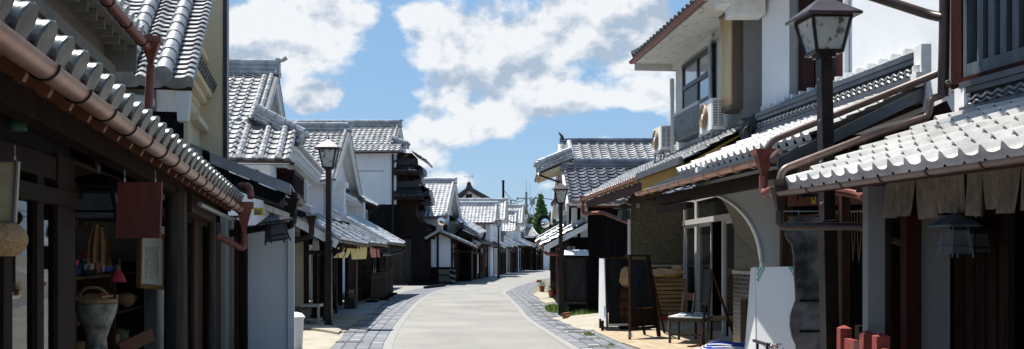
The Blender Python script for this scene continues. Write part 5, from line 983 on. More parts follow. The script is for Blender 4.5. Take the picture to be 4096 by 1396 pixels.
# poles and wires
r = thing('utility_pole', 'plain dark pole rising between the bright roofs and the sky', 'pole', P(2013,1090,95)); mb = MB(); q = P(2013,721,95); mb.tube([V(q.x,95,0), q], [.17,.11], 10); mb.build('shaft', M['wood_black'], r); mb = MB(); mb.obb(q-UP*.1, V(.13,0,0), V(0,.13,0), UP*.1); mb.build('cap', M['black_metal'], r)
def elpole(label, x, ytop, Z, s, full=True):
    q = P(x, ytop, Z); r = thing('utility_pole', label, 'utility pole', V(q.x, Z, 0), 'electric utility poles'); mb = MB(); mb.tube([V(q.x,Z,0), q], [.20*s,.13*s], 10); mb.build('shaft', M['concrete_cool'], r)
    for k, (dh, w) in enumerate([(.7,1.1),(3.1,1.15)] if full else [(.5,.9)]):
        mb = MB(); c = q-UP*dh*s; mb.obb(c+V(.05,-.1,0), V(w*s,0,0), V(0,.06,0), UP*.06); mb.build('crossarm', M['grey_metal'], r); mb = MB(); [mb.lathe(c+V(i*w*s*.9+.05,-.1,.05), [(.05,0),(.09,.08),(.04,.12),(.08,.18),(.03,.24)], 8) for i in (-1,-.5,.5,1)]; mb.build('insulator', M['sock'], r)
    if full:
        mb = MB(); c = q+V(.85,-.1,-1.75); mb.lathe(c, [(.30,0),(.36,.05),(.36,.75),(.30,.85),(.1,.9)], 14); mb.build('transformer', M['grey_metal'], r); mb = MB(); mb.lathe(q, [(.04,0),(.03,1.2),(.01,1.9)], 6); mb.lathe(q+V(.5,0,-.6), [(.03,0),(.02,2.0)], 6); mb.build('rod', M['grey_metal'], r)
        mb = MB(); rnd = random.Random(5)
        for i in range(9):
            a = q+V(rnd.uniform(-1,1),-.1,-rnd.uniform(.5,3)); b = q+V(rnd.uniform(-.8,1.3),-.1,-rnd.uniform(3,7)); mb.tube([a.lerp(b,t/6)-V(.5*math.sin(math.pi*t/6)*rnd.choice((-1,1)),0,.3*math.sin(math.pi*t/6)) for t in range(7)], .03, 4)
        mb.build('cable', M['wood_black'], r)
    return q
qp = elpole('tall electric pole with crossarms and transformer against the sky', 2105, 768, 135, 1.25)
elpole('smaller distant electric pole with one crossarm left of the big one', 2043, 800, 170, 1.3, False)
r = thing('power_lines', 'thin power lines strung from the tall electric pole across the sky', 'power lines', qp)
def wire(a, b, sag, rr): 
    mb = MB(); mb.tube([a.lerp(b, t/16)-UP*(sag*4*(t/16)*(1-t/16)) for t in range(17)], rr, 4); mb.build('wire', M['wood_black'], r)
wire(qp-UP*.8+V(-1,0,0), P(1960,806,112), .9, .035); wire(qp-UP*.8+V(-1,0,0), P(2030,795,120), .3, .035); wire(qp-UP*.7+V(1.1,0,0), P(2560,787,118), .5, .05); wire(qp-UP*3+V(1,0,0), P(2400,862,112), .8, .035); wire(P(2018,765,95), qp-UP*.7, .8, .035); wire(qp-UP*3.4+V(-1,0,0), P(2000,822,110), 1.2, .03); wire(qp-UP*3+V(1,0,0), P(2560,810,108), .8, .03)
# trees
def foliage(root, name, blobs, m, n, size, seed):
    rnd = random.Random(seed); mb = MB(); tot = sum(b[1].x*b[1].y*b[1].z for b in blobs)
    for c, r3 in blobs:
        k = int(n*(r3.x*r3.y*r3.z)/tot)
        for i in range(k):
            d = V(rnd.gauss(0,1), rnd.gauss(0,1), rnd.gauss(0,1)).normalized(); rr = rnd.random()**.38; p_ = c+V(d.x*r3.x*rr, d.y*r3.y*rr, d.z*r3.z*rr)
            a = V(rnd.uniform(-1,1), rnd.uniform(-1,1), rnd.uniform(-.6,1)).normalized(); b = a.cross(V(rnd.uniform(-1,1), rnd.uniform(-1,1), .3)).normalized(); s_ = size*rnd.uniform(.5,1.2); mb.add([p_-b*s_*.45, p_+a*s_, p_+b*s_*.45, p_-a*s_], [(0,1,2,3)])
    return mb.build(name, m, root, smooth=False)
def conifer(label, x, ytop, ybot, Z, w, seed):
    top = P(x, ytop, Z); bot = P(x, ybot, Z); root = thing('conifer_tree', label, 'tree', V(top.x, Z, 0)); rnd = random.Random(seed); mb = MB(); mb.tube([V(top.x,Z,0), V(top.x,Z,top.z-.4)], [.22,.03], 8)
    H = top.z-bot.z; W = w/F*Z; bl = []
    for i in range(52):
        t = rnd.random()**.8; h = top.z-H*t; a = rnd.uniform(0, 6.28); rr = W*(.10+.95*t)*rnd.uniform(.35,1.12); e = V(top.x+math.cos(a)*rr, Z+math.sin(a)*rr, h+.28*rr); mb.tube([V(top.x,Z,h-.35), e], [.05,.012], 5, False); bl.append((e-V(math.cos(a)*rr*.35, math.sin(a)*rr*.35, .1), V(.22+.32*t, .22+.32*t, .30+.35*t)))
    for i in range(14): t = (i+.5)/14; bl.append((V(top.x+rnd.uniform(-.1,.1), Z, top.z-H*t), V(.08+W*.42*t, .08+W*.42*t, .45)))
    mb.build('trunk', M['wood_brown'], root); foliage(root, 'crown', bl, M['leaf_a'], 9000, .17, seed)
def roundtree(label, x, y, Z, w, h, seed, m='leaf_b'):
    c = P(x, y, Z); root = thing('broadleaf_tree', label, 'tree', V(c.x, Z, 0)); rnd = random.Random(seed); W = w/F*Z; H = h/F*Z; bl = []; mb = MB(); mb.tube([V(c.x,Z,0), c-UP*H*.2], [.2,.1], 8)
    for i in range(16): d = V(rnd.uniform(-1,1), rnd.uniform(-1,1), rnd.uniform(-1,1)); e = c+V(d.x*W*.75, d.y*W*.75, d.z*H*.75); bl.append((e, V(W*.34, W*.34, H*.30)*rnd.uniform(.6,1.1))); mb.tube([c-UP*H*.4, e], [.07,.02], 5, False)
    mb.build('trunk', M['wood_brown'], root); foliage(root, 'crown', bl, M[m], 6500, .17, seed)
conifer('pointed dark green conifer at the bend of the street', 2162, 772, 925, 112, 46, 4)
conifer('smaller dark green conifer leaning right of the pointed one', 2205, 850, 950, 104, 34, 9)
roundtree('yellow green leafy tree between the bright roofs and the electric pole', 2050, 838, 125, 28, 30, 2); roundtree('low leafy tree in front of the foot of the electric pole', 2092, 853, 118, 20, 24, 6); roundtree('dark leafy tree low beside the conifers', 2140, 895, 118, 26, 26, 8, 'leaf_a')
hills = MB(); rnd = random.Random(8); n_ = 60
# ================================================================== STREET LAMPS
def lamp(name, label, X, Z, top, hH=.43, wb=.115, wt=.20, rw=.285):
    base = V(X, Z, 0); r = thing(name, label, 'street lamp', base, 'black street lamps with glass lantern heads'); s = top/4.46
    mb = MB(); mb.obb(base+UP*(1.0*s), V(.072,0,0), V(0,.072,0), UP*1.0*s); mb.obb(base+UP*2.0*s, V(.088,0,0), V(0,.088,0), UP*.02); mb.obb(base+UP*(2.85*s+.01), V(.062,0,0), V(0,.062,0), UP*(.83*s)); mb.obb(base+UP*.14, V(.085,0,0), V(0,.085,0), UP*.14); mb.obb(base+UP*(3.70*s), V(.09,0,0), V(0,.09,0), UP*.02); post = mb.build('post', M['black_metal'], r)
    hb = 3.73*s; H = hH*s; wb, wt = wb*s, wt*s; hd = MB(); R_ = lambda i, j, w, h: base+V(i*w, j*w, h)
    for i, j in ((-1,-1),(1,-1),(1,1),(-1,1)): hd.beam(R_(i,j,wb,hb), R_(i,j,wt,hb+H), .028, .028)
    for w, h in ((wb, hb),(wt, hb+H)):
        q = [R_(i,j,w,h) for i, j in ((-1,-1),(1,-1),(1,1),(-1,1))]; [hd.beam(q[k], q[(k+1)%4], .03, .03) for k in range(4)]
    hd.obb(base+UP*(hb-.01), V(wb*.95,0,0), V(0,wb*.95,0), UP*.012); hd.build('lamp_frame', M['black_metal'], r)
    gl = MB(); q0 = [R_(i,j,wb*.97,hb+.01) for i, j in ((-1,-1),(1,-1),(1,1),(-1,1))]; q1 = [R_(i,j,wt*.97,hb+H-.01) for i, j in ((-1,-1),(1,-1),(1,1),(-1,1))]; gl.add(q0+q1, [(k,(k+1)%4,(k+1)%4+4,k+4) for k in range(4)]); gl.build('lamp_glass', M['lamp_glass'], r, smooth=False)
    rf = MB(); rw = rw*s; r0 = [R_(i,j,rw,hb+H+.005) for i, j in ((-1,-1),(1,-1),(1,1),(-1,1))]; r1 = [R_(i,j,rw,hb+H+.03) for i, j in ((-1,-1),(1,-1),(1,1),(-1,1))]; r2 = [R_(i,j,.03,hb+H+.23*s) for i, j in ((-1,-1),(1,-1),(1,1),(-1,1))]
    rf.add(r0+r1+r2, [(3,2,1,0),(8,9,10,11)]+[(k,(k+1)%4,(k+1)%4+4,k+4) for k in range(4)]+[(k+4,(k+1)%4+4,(k+1)%4+8,k+8) for k in range(4)]); rf.lathe(base+UP*(hb+H+.22*s), [(.03,0),(.022,.03),(.008,.10),(.002,.15)], 8); rf.build('lamp_roof', M['lamp_copper'], r, smooth=False)
    bl = MB(); bl.lathe(base+UP*(hb+.03), [(.03,0),(.035,.05),(.055,.12),(.06,.18),(.045,.24),(.015,.27)], 12); bl.build('bulb', M['white_plastic'], r)
    sc_ = MB(); [sc_.lathe(base+V(-.065, -.02, (2.2+i*.42)*s), [(.012,0),(.012,.012)], 6, V(-1,0,0)) for i in range(4)]; sc_.build('screw', M['grey_metal'], r); return r
lp = lamp('street_lamp', 'black street lamp standing at the left pavement before the yellow curtains', -4.29, 23.3, 4.46)
dup(lp, V(-.98, 72.5, 0), 'distant black street lamp on the left side before the broad bright roof', 0)
dup(lp, V(2.4, 122, 0), 'farthest tiny black street lamp at the bend of the street', 0)
dup(lp, V(3.1, 34.0, 0), 'placeholder', 0).name = 'street_lamp'
l1 = [o for o in COL.objects if o.get('label') == 'placeholder'][0]; l1['label'] = 'black street lamp in front of the dark wooden house on the right'; l1.location = (P(2243,0,27.9).x, 27.9, 0); l1.scale = (.86,.86,.842)
l2 = lamp('street_lamp', 'nearest black street lamp, large cobwebbed lantern head over the right eaves', 3.305, 10.3, 4.52, .34, .135, .205, .285); l2.rotation_euler = (0, -.022, math.radians(8))

# ================================================================== RIGHT SIDE
# ---- R2 : large dark wooden house with two tier roof
R2 = Fr(1.6, 28.0, .0, 1)
hr2 = thing('wooden_house', 'large two tier tiled house with black board wall on the right, copper pipe in front', 'house', R2.p(0,0,0))
def q2(a, b, h): return R2.p(a, b, h)
mb = MB(); n = tiles(mb, q2(0,.0,3.18), q2(0,8,3.18), q2(2.3,-.05,4.30), q2(2.3,8,4.30), .30, .25, amp=.05, seg=8); mb.build('roof', M['tile_cool'], hr2)
mb = MB(); tiles(mb, q2(2.5,-.05,4.50), q2(2.5,8,4.50), q2(4.4,-.05,5.30), q2(4.4,8,5.30), .29, .21, amp=.045, seg=8); barrel(mb, q2(2.5,.25,4.58), q2(4.3,.25,5.34), .09); tiles(mb, q2(10.5,-.05,3.18), q2(10.5,8,3.18), q2(4.4,-.05,5.30), q2(4.4,8,5.30), .29, .25, seg=3); mb.build('roof', M['tile_far'], hr2)
mb = MB(); ridge(mb, q2(2.42,.0,4.28), q2(2.42,8,4.28), .3, .26, 3, .07, orn=(1,0)); ridge(mb, q2(4.4,-.05,5.28), q2(4.4,8,5.28), .30, .13, 2, .06, orn=(0,0)); mb.build('ridge', M['tile_cool'], hr2)
mb = MB(); mb.tube([q2(4.4,.05,5.40), q2(4.4,.02,5.55), q2(4.4,-.08,5.68)], [.08,.05,.015], 8); mb.build('ridge_ornament', M['tile_dark'], hr2)
mb = MB(); deck(mb, q2(.02,.02,3.18), q2(.02,8,3.18), q2(2.3,.02,4.3), q2(2.3,8,4.3), .1); deck(mb, q2(2.52,.0,4.5), q2(2.52,8,4.5), q2(4.4,.0,5.30), q2(4.4,8,5.30), .1); deck(mb, q2(10.5,0,3.18), q2(10.5,8,3.18), q2(4.4,0,5.30), q2(4.4,8,5.30), .1)
mb.prism([q2(0,-.07,3.12), q2(2.4,-.09,4.28), q2(2.4,-.09,4.02), q2(0,-.07,2.88)], R2.t*.06); mb.prism([q2(2.4,-.10,4.48), q2(4.4,-.10,5.28), q2(10.5,-.10,3.12), q2(10.5,-.10,2.87), q2(4.4,-.10,5.0), q2(2.4,-.10,4.22)], R2.t*.05); mb.build('bargeboard', M['white_trim'], hr2)
mb = MB(); mb.prism([q2(.9,.5,2.35), q2(.9,.5,3.5), q2(2.4,.5,4.2), q2(4.4,.5,5.12), q2(10,.5,3.2), q2(10,.5,0), q2(3,.5,0)], R2.t*7); mb.build('wall', M['plaster'], hr2, smooth=False)
mb = MB(); 
for i in range(34):
    x0 = .62+i*.135; top = 3.18; mb.fbox(R2, .83+.003*(i%3), .86+.003*(i%3), x0, x0+.128, 0, top)
mb.build('board', M['wood_black'], hr2)
mb = MB(); mb.fbox(R2, .87, .895, .05, 5.3, 0, 3.1); mb.build('wall', M['wood_black'], hr2, smooth=False)
mb = MB(); mb.fbox(R2, .78, .80, .0, 5, 3.06, 3.14); mb.build('gutter', M['copper_red'], hr2)
mb = MB(); mb.fbox(R2, .7, .84, .38, .58, 2.2, 3.1); mb.fbox(R2, .7,.84,.12,.28,2.2,3.1); mb.fbox(R2, 1.1, 1.9, .20, .49, 2.6, 3.0); mb.fbox(R2, 2.6, 3.0, .1, .49, 2.4, 3.7); mb.fbox(R2, 6.5, 6.9, .1, .49, 2.4, 3.9); mb.fbox(R2, .7, 9.8, .12, .49, 3.05, 3.17); mb.build('pilaster', M['white_trim'], hr2, smooth=False)
mb = MB(); mb.fbox(R2, 1.9, 2.5, .44, .495, 2.6, 3.5); mb.fbox(R2, 3.4, 6.2, .44, .495, 2.7, 3.4); mb.build('window', M['wood_dark'], hr2)
r_ = MB(); a, b = q2(2.3,-.75,4.18), q2(5.2,-.75,4.18); c, d = q2(2.3,.3,4.6), q2(5.2,.3,4.6); tiles(r_, a, b, c, d, .27, .24); ridge(r_, q2(2.2,-.7,4.24), q2(2.4,.3,4.66), .24, .22, 3, .10, orn=(1,0)); r_.build('roof', M['tile'], hr2); r_ = MB(); r_.prism([a-UP*.02,b-UP*.02,d-UP*.02,c-UP*.02], -UP*.1); r_.build('soffit', M['plaster_cream'], hr2); r_ = MB(); r_.trough(a+V(-.05,-.2,-.02), b+V(-.05,0,-.02), .06); o = r_.build('gutter', M['copper_red'], hr2); r_ = MB(); r_.tube([q2(2.2,-.75,4.1), q2(2.35,.0,3.85)], .03, 6); r_.build('brace', M['wood_red'], o)
r_ = MB(); tiles(r_, q2(3.2,-.12,3.55), q2(9.6,-.12,3.55), q2(3.2,.5,3.8), q2(9.6,.5,3.8), .27,.24); [r_.lathe(q2(3.3+i*.27,-.14,3.58), [(.05,0),(.06,.01),(.055,.05),(.05,.3)], 7, (R2.t+UP*.4).normalized()) for i in range(23)]; r_.build('roof', M['tile_dark'], hr2)
# lean-to roofs at its street side
def leanto(a0, a1, X0, X1, h0, h1, mm='tile_cool', dz=0):
    A, B, D, C = V(X0,28+a0,h0), V(X0+.012*(a1-a0),28+a1,h0+dz), V(X1,28+a0,h1), V(X1,28+a1,h1+dz); mb = MB(); n = tiles(mb, A, B, D, C, .29, .25, amp=.04, seg=7)
    for u in ([.05,.12] if a0 < 2 else [.03]): barrel(mb, A.lerp(B,u)+n*.07, D.lerp(C,u)+n*.07, .09)
    mb.build('roof', M[mm], hr2); mb = MB(); deck(mb, A, B, D, C, .08); mb.build('roof_deck', M['wood_dark'], hr2)
    mb = MB(); mb.prism([A-UP*.03,D-UP*.03,D-UP*.20,A-UP*.20], V(0,-.05,0)); mb.build('bargeboard', M['white_paint'], hr2); mb = MB(); mb.trough(A+V(-.05,0,-.02), B+V(-.05,0,-.04), .06); return mb.build('gutter', M['copper_red'], hr2)
g_ = leanto(.0, 5.6, .90, 2.12, 1.98, 2.62, 'tile'); mb = MB(); mb.tube(bend([V(.9,28.1,1.93), V(.93,28.1,1.72), P(2245,1018,28.1), P(2252,1022,28.2)], .12), .05, 8); mb.build('pipe', M['copper_red'], g_)
leanto(5.8, 17, .95, 2.15, 2.18, 2.86, 'tile', .06)
FR = Fr(1.78, 29.0, .0, 1); facade(hr2, FR, 0, 5, 0, 2.05, seed=31, kinds=['lattice','door'], bay=1.7, wood='wood_black'); FRb = Fr(1.70, 34.2, .016, 1); facade(hr2, FRb, 0, 16, 0, 2.3, seed=33, kinds=['lattice','lattice','door','lattice'], bay=1.9, wood='wood_black')
mb = MB(); mb.fbox(FR, 0, 5, .25, .35, 0, 2.6); mb.fbox(FRb, -.2, 16, .25, .35, 0, 2.9); mb.build('wall', M['wood_black'], hr2, smooth=False)
mb = MB(); mb.tube([V(1.60,31,0), V(1.58,31,2.0)], .04, 8); mb.tube([V(1.63,35.5,0), V(1.6,35.5,2.1)], .04, 8); mb.build('pipe', M['copper_red'], hr2)
h14 = thing('wooden_house', 'dark far end of the right row of houses seen edge on past the mirror', 'house', V(3,52,0)); FRc = Fr(2.0, 51, .145, 1)
mb = MB(); mb.fbox(FRc, 0, 22, .3, 6, 0, 3.4); mb.build('wall', M['wood_black'], h14, smooth=False); pent(h14, FRc, 0, 22, -.7, 1.2, 2.2, 3.0, m='tile_far'); facade(h14, FRc, 0, 22, .1, 2.3, seed=35, bay=2.0)
convex_mirror('black backed round convex mirror on the right house corner beside the conifer', 2181, 893, 19, 45, V(-.35,-.9,-.05), [[P(2192,893,45.2), P(2214,897,45.2)], 897])
r = thing('mirror_back', 'big black disc behind the right traffic mirror', 'mirror', P(2176,885,46)); mb = MB(); mb.lathe(P(2176,884,46), [(.27,0),(.29,.02),(.29,.05),(.25,.07)], 24, V(-.3,.95,0).normalized()); mb.build('disc', M['wood_black'], r); mb = MB(); mb.tube([P(2176,884,46), P(2216,884,45.5)], .035, 6); mb.build('bracket', M['wood_black'], r)
r = thing('horn_speaker', 'small grey round floodlight fixed beside the head of the second right lamp', 'light', P(2236,832,33)); mb = MB(); mb.lathe(P(2236,836,33)-UP*.1, [(.08,0),(.10,.08),(.08,.18),(.03,.22)], 14); mb.build('housing', M['sock'], r); mb = MB(); mb.tube([P(2236,820,33), P(2236,805,33.2)], .015, 6); mb.build('arm', M['black_metal'], r)
r = thing('meter_box', 'small beige meter box on the dark wall above the white roofed board', 'box', P(2287,1003,28.7)); mb = MB(); mb.prism([P(2270,985,28.7),P(2300,985,28.7),P(2300,1003,28.7),P(2270,1003,28.7)], V(0,.15,0)); mb.build('case', M['sock'], r); mb = MB(); mb.prism([P(2279,989,28.67),P(2291,989,28.67),P(2291,1000,28.67),P(2279,1000,28.67)], V(0,.04,0)); mb.build('window', M['glass_dark'], r)
r = thing('satellite_mast', 'short bent black aerial on the white edge of the lean-to roof', 'aerial', P(2232,945,28.3)); mb = MB(); mb.tube([P(2240,952,28.3), P(2231,935,28.2)], .03, 6); mb.build('arm', M['black_metal'], r); mb = MB(); mb.lathe(P(2231,935,28.2), [(.02,0),(.05,.03),(.05,.05)], 8); mb.build('head', M['black_metal'], r)
# plants and pots at its foot
flower_pot('potted_plant', 'far terracotta pot with dark green plant at the foot of the right wooden house', G(2168,1168), 1.15, fl=False, seed=2); flower_pot('potted_plant', 'near terracotta pot with orange flowers at the foot of the right wooden house', G(2206,1190), 1.2, seed=5)
r = thing('stone_block', 'small brown stone on the kerb before the row of dark walls', 'stone', G(2156,1128)); mb = MB(); mb.obb(G(2157,1130)+UP*.08, V(.16,.02,0), V(0,.2,0), V(.02,0,.09)); mb.build('stone', M['terracotta'], r)
gr = MB(); rnd = random.Random(12)
def blades(cx_, cy_, rx, ry, n_, hmax):
    for i in range(n_):
        t = rnd.uniform(0,6.28); q = rnd.random()**.5; p_ = V(cx_+math.cos(t)*rx*q, cy_+math.sin(t)*ry*q, .01); h = rnd.uniform(.3,1)*hmax*(1-.5*q); d = V(rnd.uniform(-1,1), rnd.uniform(-1,1), 0)*.5*h; w = V(rnd.uniform(-1,1), rnd.uniform(-1,1), 0).normalized()*.012; gr.add([p_-w, p_+w, p_+d+UP*h], [(0,1,2)])
blades(1.30, 30.4, .28, 1.7, 1500, .26); blades(1.75, 30.0, .35, 1.2, 900, .14); blades(1.95, 27.0, .5, .8, 500, .3); blades(1.62, 20.9, .12, .25, 120, .12); blades(1.85,18.6,.06,.1,60,.06)
o = gr.build('grass', M['grass'], smooth=False); o['kind'] = 'stuff'
r = thing('weathered_logs', 'two short brown logs lying by the leg of the white roofed board', 'log', G(2262,1270)); mb = MB(); mb.tube([G(2250,1272)+UP*.07, G(2278,1268)+UP*.07], .07, 8); mb.tube([G(2258,1280)+UP*.06, G(2275,1274)+UP*.06], .06, 8); mb.build('log', M['orange_wood'], r)
# ---- notice boards
def qb(mb, pts, d): mb.prism(pts, d)
r = thing('notice_board', 'blank black notice board on legs with a small white roof on top', 'notice board', V(P(2300,0,27.7).x,27.7,0)); z = 27.7
def PZ(x, y, z_=z): return P(x, y, z_)
mb = MB(); mb.prism([PZ(2268,1032),PZ(2346,1032),PZ(2344,1202),PZ(2266,1202)], V(0,.03,0)); mb.build('board', M['board_black'], r)
for x0, x1, yb in ((2260,2268,1262),(2342,2350,1250)): mb = MB(); mb.prism([PZ(x0,1022),PZ(x1,1022),PZ(x1,yb+8),PZ(x0,yb+8)], V(0,.06,0)); mb.build('post', M['wood_dark'], r)
mb = MB(); mb.prism([PZ(2257,1206),PZ(2346,1206),PZ(2346,1216),PZ(2257,1216)], V(0,-.08,0)); mb.build('ledge', M['wood_grey'], r)
mb = MB(); mb.prism([PZ(2263,1216,27.55),PZ(2270,1216,27.55),PZ(2270,1268,27.55),PZ(2263,1268,27.55)], V(0,.06,0)); mb.build('leg', M['wood_grey'], r)
mb = MB(); a,b,c,d = P(2256,1022,27.4),P(2355,1022,27.4),P(2352,1002,27.75),P(2258,1002,27.75); mb.prism([a,b,c,d], UP*.02); e = P(2258,1018,28.05); mb.prism([c,d,e,P(2354,1018,28.05)], UP*.02); mb.build('board_roof', M['white_paint'], r)
r = thing('notice_board', 'large blank black board with bright white side panel, leaning on short legs', 'notice board', V(P(2450,0,22.3).x,22.3,0)); z = 22.3
mb = MB(); mb.prism([P(2436,1040,22.3),P(2518,1038,22.6),P(2522,1298,22.5),P(2434,1300,22.1)], V(0,.03,0)); mb.build('board', M['board_black'], r)
mb = MB(); 
for a, b, w in ((P(2420,1032,22.25),P(2428,1312,22.0),.06),(P(2414,1032,22.28),P(2520,1032,22.6),.05)): mb.beam(a, b, .05, w)
mb.build('frame', M['wood_brown'], r); mb = MB(); mb.beam(P(2430,1300,22.0), P(2522,1298,22.4), .05, .05); mb.build('ledge', M['white_paint'], r)
mb = MB(); mb.prism([P(2419,1034,22.2),P(2426,1308,21.95),P(2396,1290,22.9),P(2399,1034,23.1)], V(-.012,0,0)); mb.build('side_panel', M['white_paint'], r)
for x, y, zz_ in ((2402,1306,22.6),(2410,1318,22.0),(2515,1310,22.4)): mb = MB(); q = P(x,y,zz_); mb.obb(V(q.x,zz_,.12), V(.03,0,0), V(0,.03,0), UP*.12); mb.build('leg', M['wood_dark'], r)
mb = MB(); q = P(2421,1245,22.2); mb.obb(q+V(-.02,-.1,0), V(.008,0,0), V(0,.02,0), UP*.12); mb.build('strip', M['blue_plastic'], r)
r = thing('a_frame_sign', 'tall blank black wooden A-frame chalk sign at the edge of the porch floor', 'A-frame sign', G(2580,1355)); z0 = 19.9
TL, TR, BL, BR = P(2518,1026,20.2), P(2592,1026,20.35), P(2519,1362,19.75), P(2636,1340,20.5); BL.z = .02; BR.z = .02
mb = MB(); mb.beam(TL, BL, .05, .075); mb.build('leg', M['wood_brown'], r); mb = MB(); mb.beam(TR, BR, .05, .075); mb.build('leg', M['wood_dark'], r)
BB = MB(); BB.beam(TL+V(.02,.05,0), V(BL.x+.45,20.9,0.02), .04, .05); BB.build('leg', M['wood_dark'], r); BB = MB(); BB.beam(TR+V(0,.05,0), V(BR.x+.25,21.4,0.02), .04, .05); BB.build('leg', M['wood_dark'], r)
def on(u, v): return (TL.lerp(BL, v)).lerp(TR.lerp(BR, v), u)
mb = MB(); mb.prism([on(.02,.04),on(.98,.04),on(.97,.62),on(.02,.62)], V(0,.03,0)); mb.build('board', M['board_black'], r); mb = MB(); mb.prism([on(.02,.64),on(.98,.64),on(.98,.86),on(.02,.86)], V(0,.02,0)); mb.build('lower_board', M['wood_dark'], r)
mb = MB(); mb.beam(on(0,.88), on(1,.88), .06, .05); mb.beam(on(.0,.63), on(1,.62), .055, .018); mb.build('rail', M['wood_dark'], r); mb = MB(); mb.beam(on(-.12,-.005)+V(0,.05,.01), on(1.08,-.005)+V(0,.05,.01), .16, .04); mb.build('cap', M['wood_dark'], r)
mb = MB(); [mb.tube([on(0,.93+.02*i)+V(math.cos(t)*.05, math.sin(t)*.05, .01*math.sin(t*2)) for t in [k*.7 for k in range(10)]], .006, 4) for i in range(3)]; mb.build('rope', M['sock'], r)
# ---- R1 : porch shop with pebble wall, glass doors, arch, pent roofs
W1 = Fr(3.2, 25.0, -.082, 1)
hp = thing('porch_shop', 'two storey shop with arched porch, pebble walls, sliding glass doors and copper gutters', 'house', W1.p(0,0,0))
zb = 25.0
mb = MB(); mb.prism([P(2522,1290,zb),P(2522,780,zb),P(2733,780,zb),P(2733,1290,zb)], V(0,.3,0)); mb.build('wall', M['pebble'], hp, smooth=False)
mb = MB(); mb.prism([P(2516,1250,zb-.03),P(2516,780,zb-.03),P(2523,780,zb-.03),P(2523,1250,zb-.03)], V(0,.3,0)); mb.build('trim', M['plaster_old'], hp)
mb = MB(); mb.prism([P(2600,1068,zb-.05),P(2600,1059,zb-.05),P(2733,1059,zb-.05),P(2733,1068,zb-.05)], V(0,.06,0)); mb.build('ledge', M['concrete'], hp); mb = MB(); mb.prism([P(2600,1290,zb-.04),P(2600,1069,zb-.04),P(2733,1069,zb-.04),P(2733,1290,zb-.04)], V(0,.035,0)); mb.build('plinth', M['brick'], hp)
# door wall : parallel to the street
DW = Fr((2732-CX)/F*24.95, 24.95, -.036, 1)
aL, aR = 0.0, DW.at(2966)
def da(px): return DW.at(px)
zt = 1.7+(1018-740)/F*21; dr = MB()
for x0, x1 in ((2732,2740),(2778,2786),(2886,2894),(2955,2966)): dr.fbox(DW, da(x1), da(x0), 0, .06, 0, 3.0 if x0 != 2886 else 2.55)
zr = 2.42; dr.fbox(DW, aR, aL, -.02, .08, zr, zr+.12); dr.fbox(DW, aR, aL, 0, .06, 2.95, 3.02); dr.build('door_frame', M['sock'], hp)
for x0, x1, off in ((2740,2778,.03),(2786,2834,.055),(2894,2955,.03)):
    mb = MB(); mb.fbox(DW, da(x1), da(x1)+.05 if da(x1)+.05 < da(x0) else da(x0), off, off+.03, .02, zr); mb.fbox(DW, da(x0)-.05, da(x0), off, off+.03, .02, zr); mb.fbox(DW, da(x1), da(x0), off, off+.03, .02, .2); mb.fbox(DW, da(x1), da(x0), off, off+.03, zr-.08, zr); o = mb.build('sliding_door', M['sock'], hp)
    mb = MB(); mb.fbox(DW, da(x1), da(x0), off+.012, off+.018, .2, zr-.05); mb.build('pane', M['glass_dark'], o)
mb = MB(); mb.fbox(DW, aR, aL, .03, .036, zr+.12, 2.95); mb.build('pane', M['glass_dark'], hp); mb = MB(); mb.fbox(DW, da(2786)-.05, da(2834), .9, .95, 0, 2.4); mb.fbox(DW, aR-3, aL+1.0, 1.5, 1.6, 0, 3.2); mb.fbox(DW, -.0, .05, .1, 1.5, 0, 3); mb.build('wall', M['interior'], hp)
# reveal (pebble) and brick base, then arch wall facing the camera
AZ = 15.0; Xr = .2506*AZ; mb = MB(); RV = [V(Xr,AZ,0), V(Xr-.10,AZ+1.4,0)]
mb.prism([V(Xr,AZ+.12,.0), V(Xr-.10,AZ+1.4,.0), V(Xr-.10,AZ+1.4,3.0), V(Xr,AZ+.12,3.0)], V(.3,0,0)); mb.build('wall', M['pebble'], hp, smooth=False)
mb = MB(); mb.prism([V(Xr-.012,AZ+.1,.0), V(Xr-.112,AZ+1.42,.0), V(Xr-.112,AZ+1.42,1.38), V(Xr-.012,AZ+.1,1.38)], V(.02,0,0)); mb.build('plinth', M['brick'], hp); mb = MB(); mb.prism([V(Xr-.03,AZ+.1,1.385), V(Xr-.13,AZ+1.42,1.385), V(Xr-.13,AZ+1.42,1.44), V(Xr-.03,AZ+.1,1.44)], V(.05,0,0)); mb.build('ledge', M['concrete'], hp)
# arch : outer wall with quarter round opening + pebble intrados
def arcpts(x0, y0, x1, y1, Z, n=14, pw=2.0):
    o_ = []
    for k in range(n+1):
        t = k/n*math.pi/2; o_.append(P(x0+(x1-x0)*math.sin(t), y0+(y1-y0)*(1-math.cos(t)), Z))
    return o_
arc = arcpts(2790, 768, 3046, 1050, AZ); top_r = P(3130,700,AZ); mb = MB(); vs = []; nA = len(arc)
poly = [P(2790,700,AZ)]+[P(3130,700,AZ), P(3130,1075,AZ), P(3046,1075,AZ)]+arc[::-1]
mb = MB()
for i in range(nA-1):
    a, b = arc[i], arc[i+1]; mb.prism([a, b, V(b.x,AZ,3.02), V(a.x,AZ,3.02)], V(0,.18,0))
x1_ = P(3130,0,AZ).x; mb.prism([V(arc[-1].x,AZ,1.49), V(x1_,AZ,1.49), V(x1_,AZ,3.02), V(arc[-1].x,AZ,3.02)], V(0,.18,0)); mb.build('arch_wall', M['plaster_warm'], hp, smooth=False)
mb = MB(); mb.prism([V(arc[-1].x,AZ-.01,0), V(x1_,AZ-.01,0), V(x1_,AZ-.01,1.488), V(arc[-1].x,AZ-.01,1.488)], V(0,.2,0)); mb.build('plinth', M['plaster_grey'], hp, smooth=False)
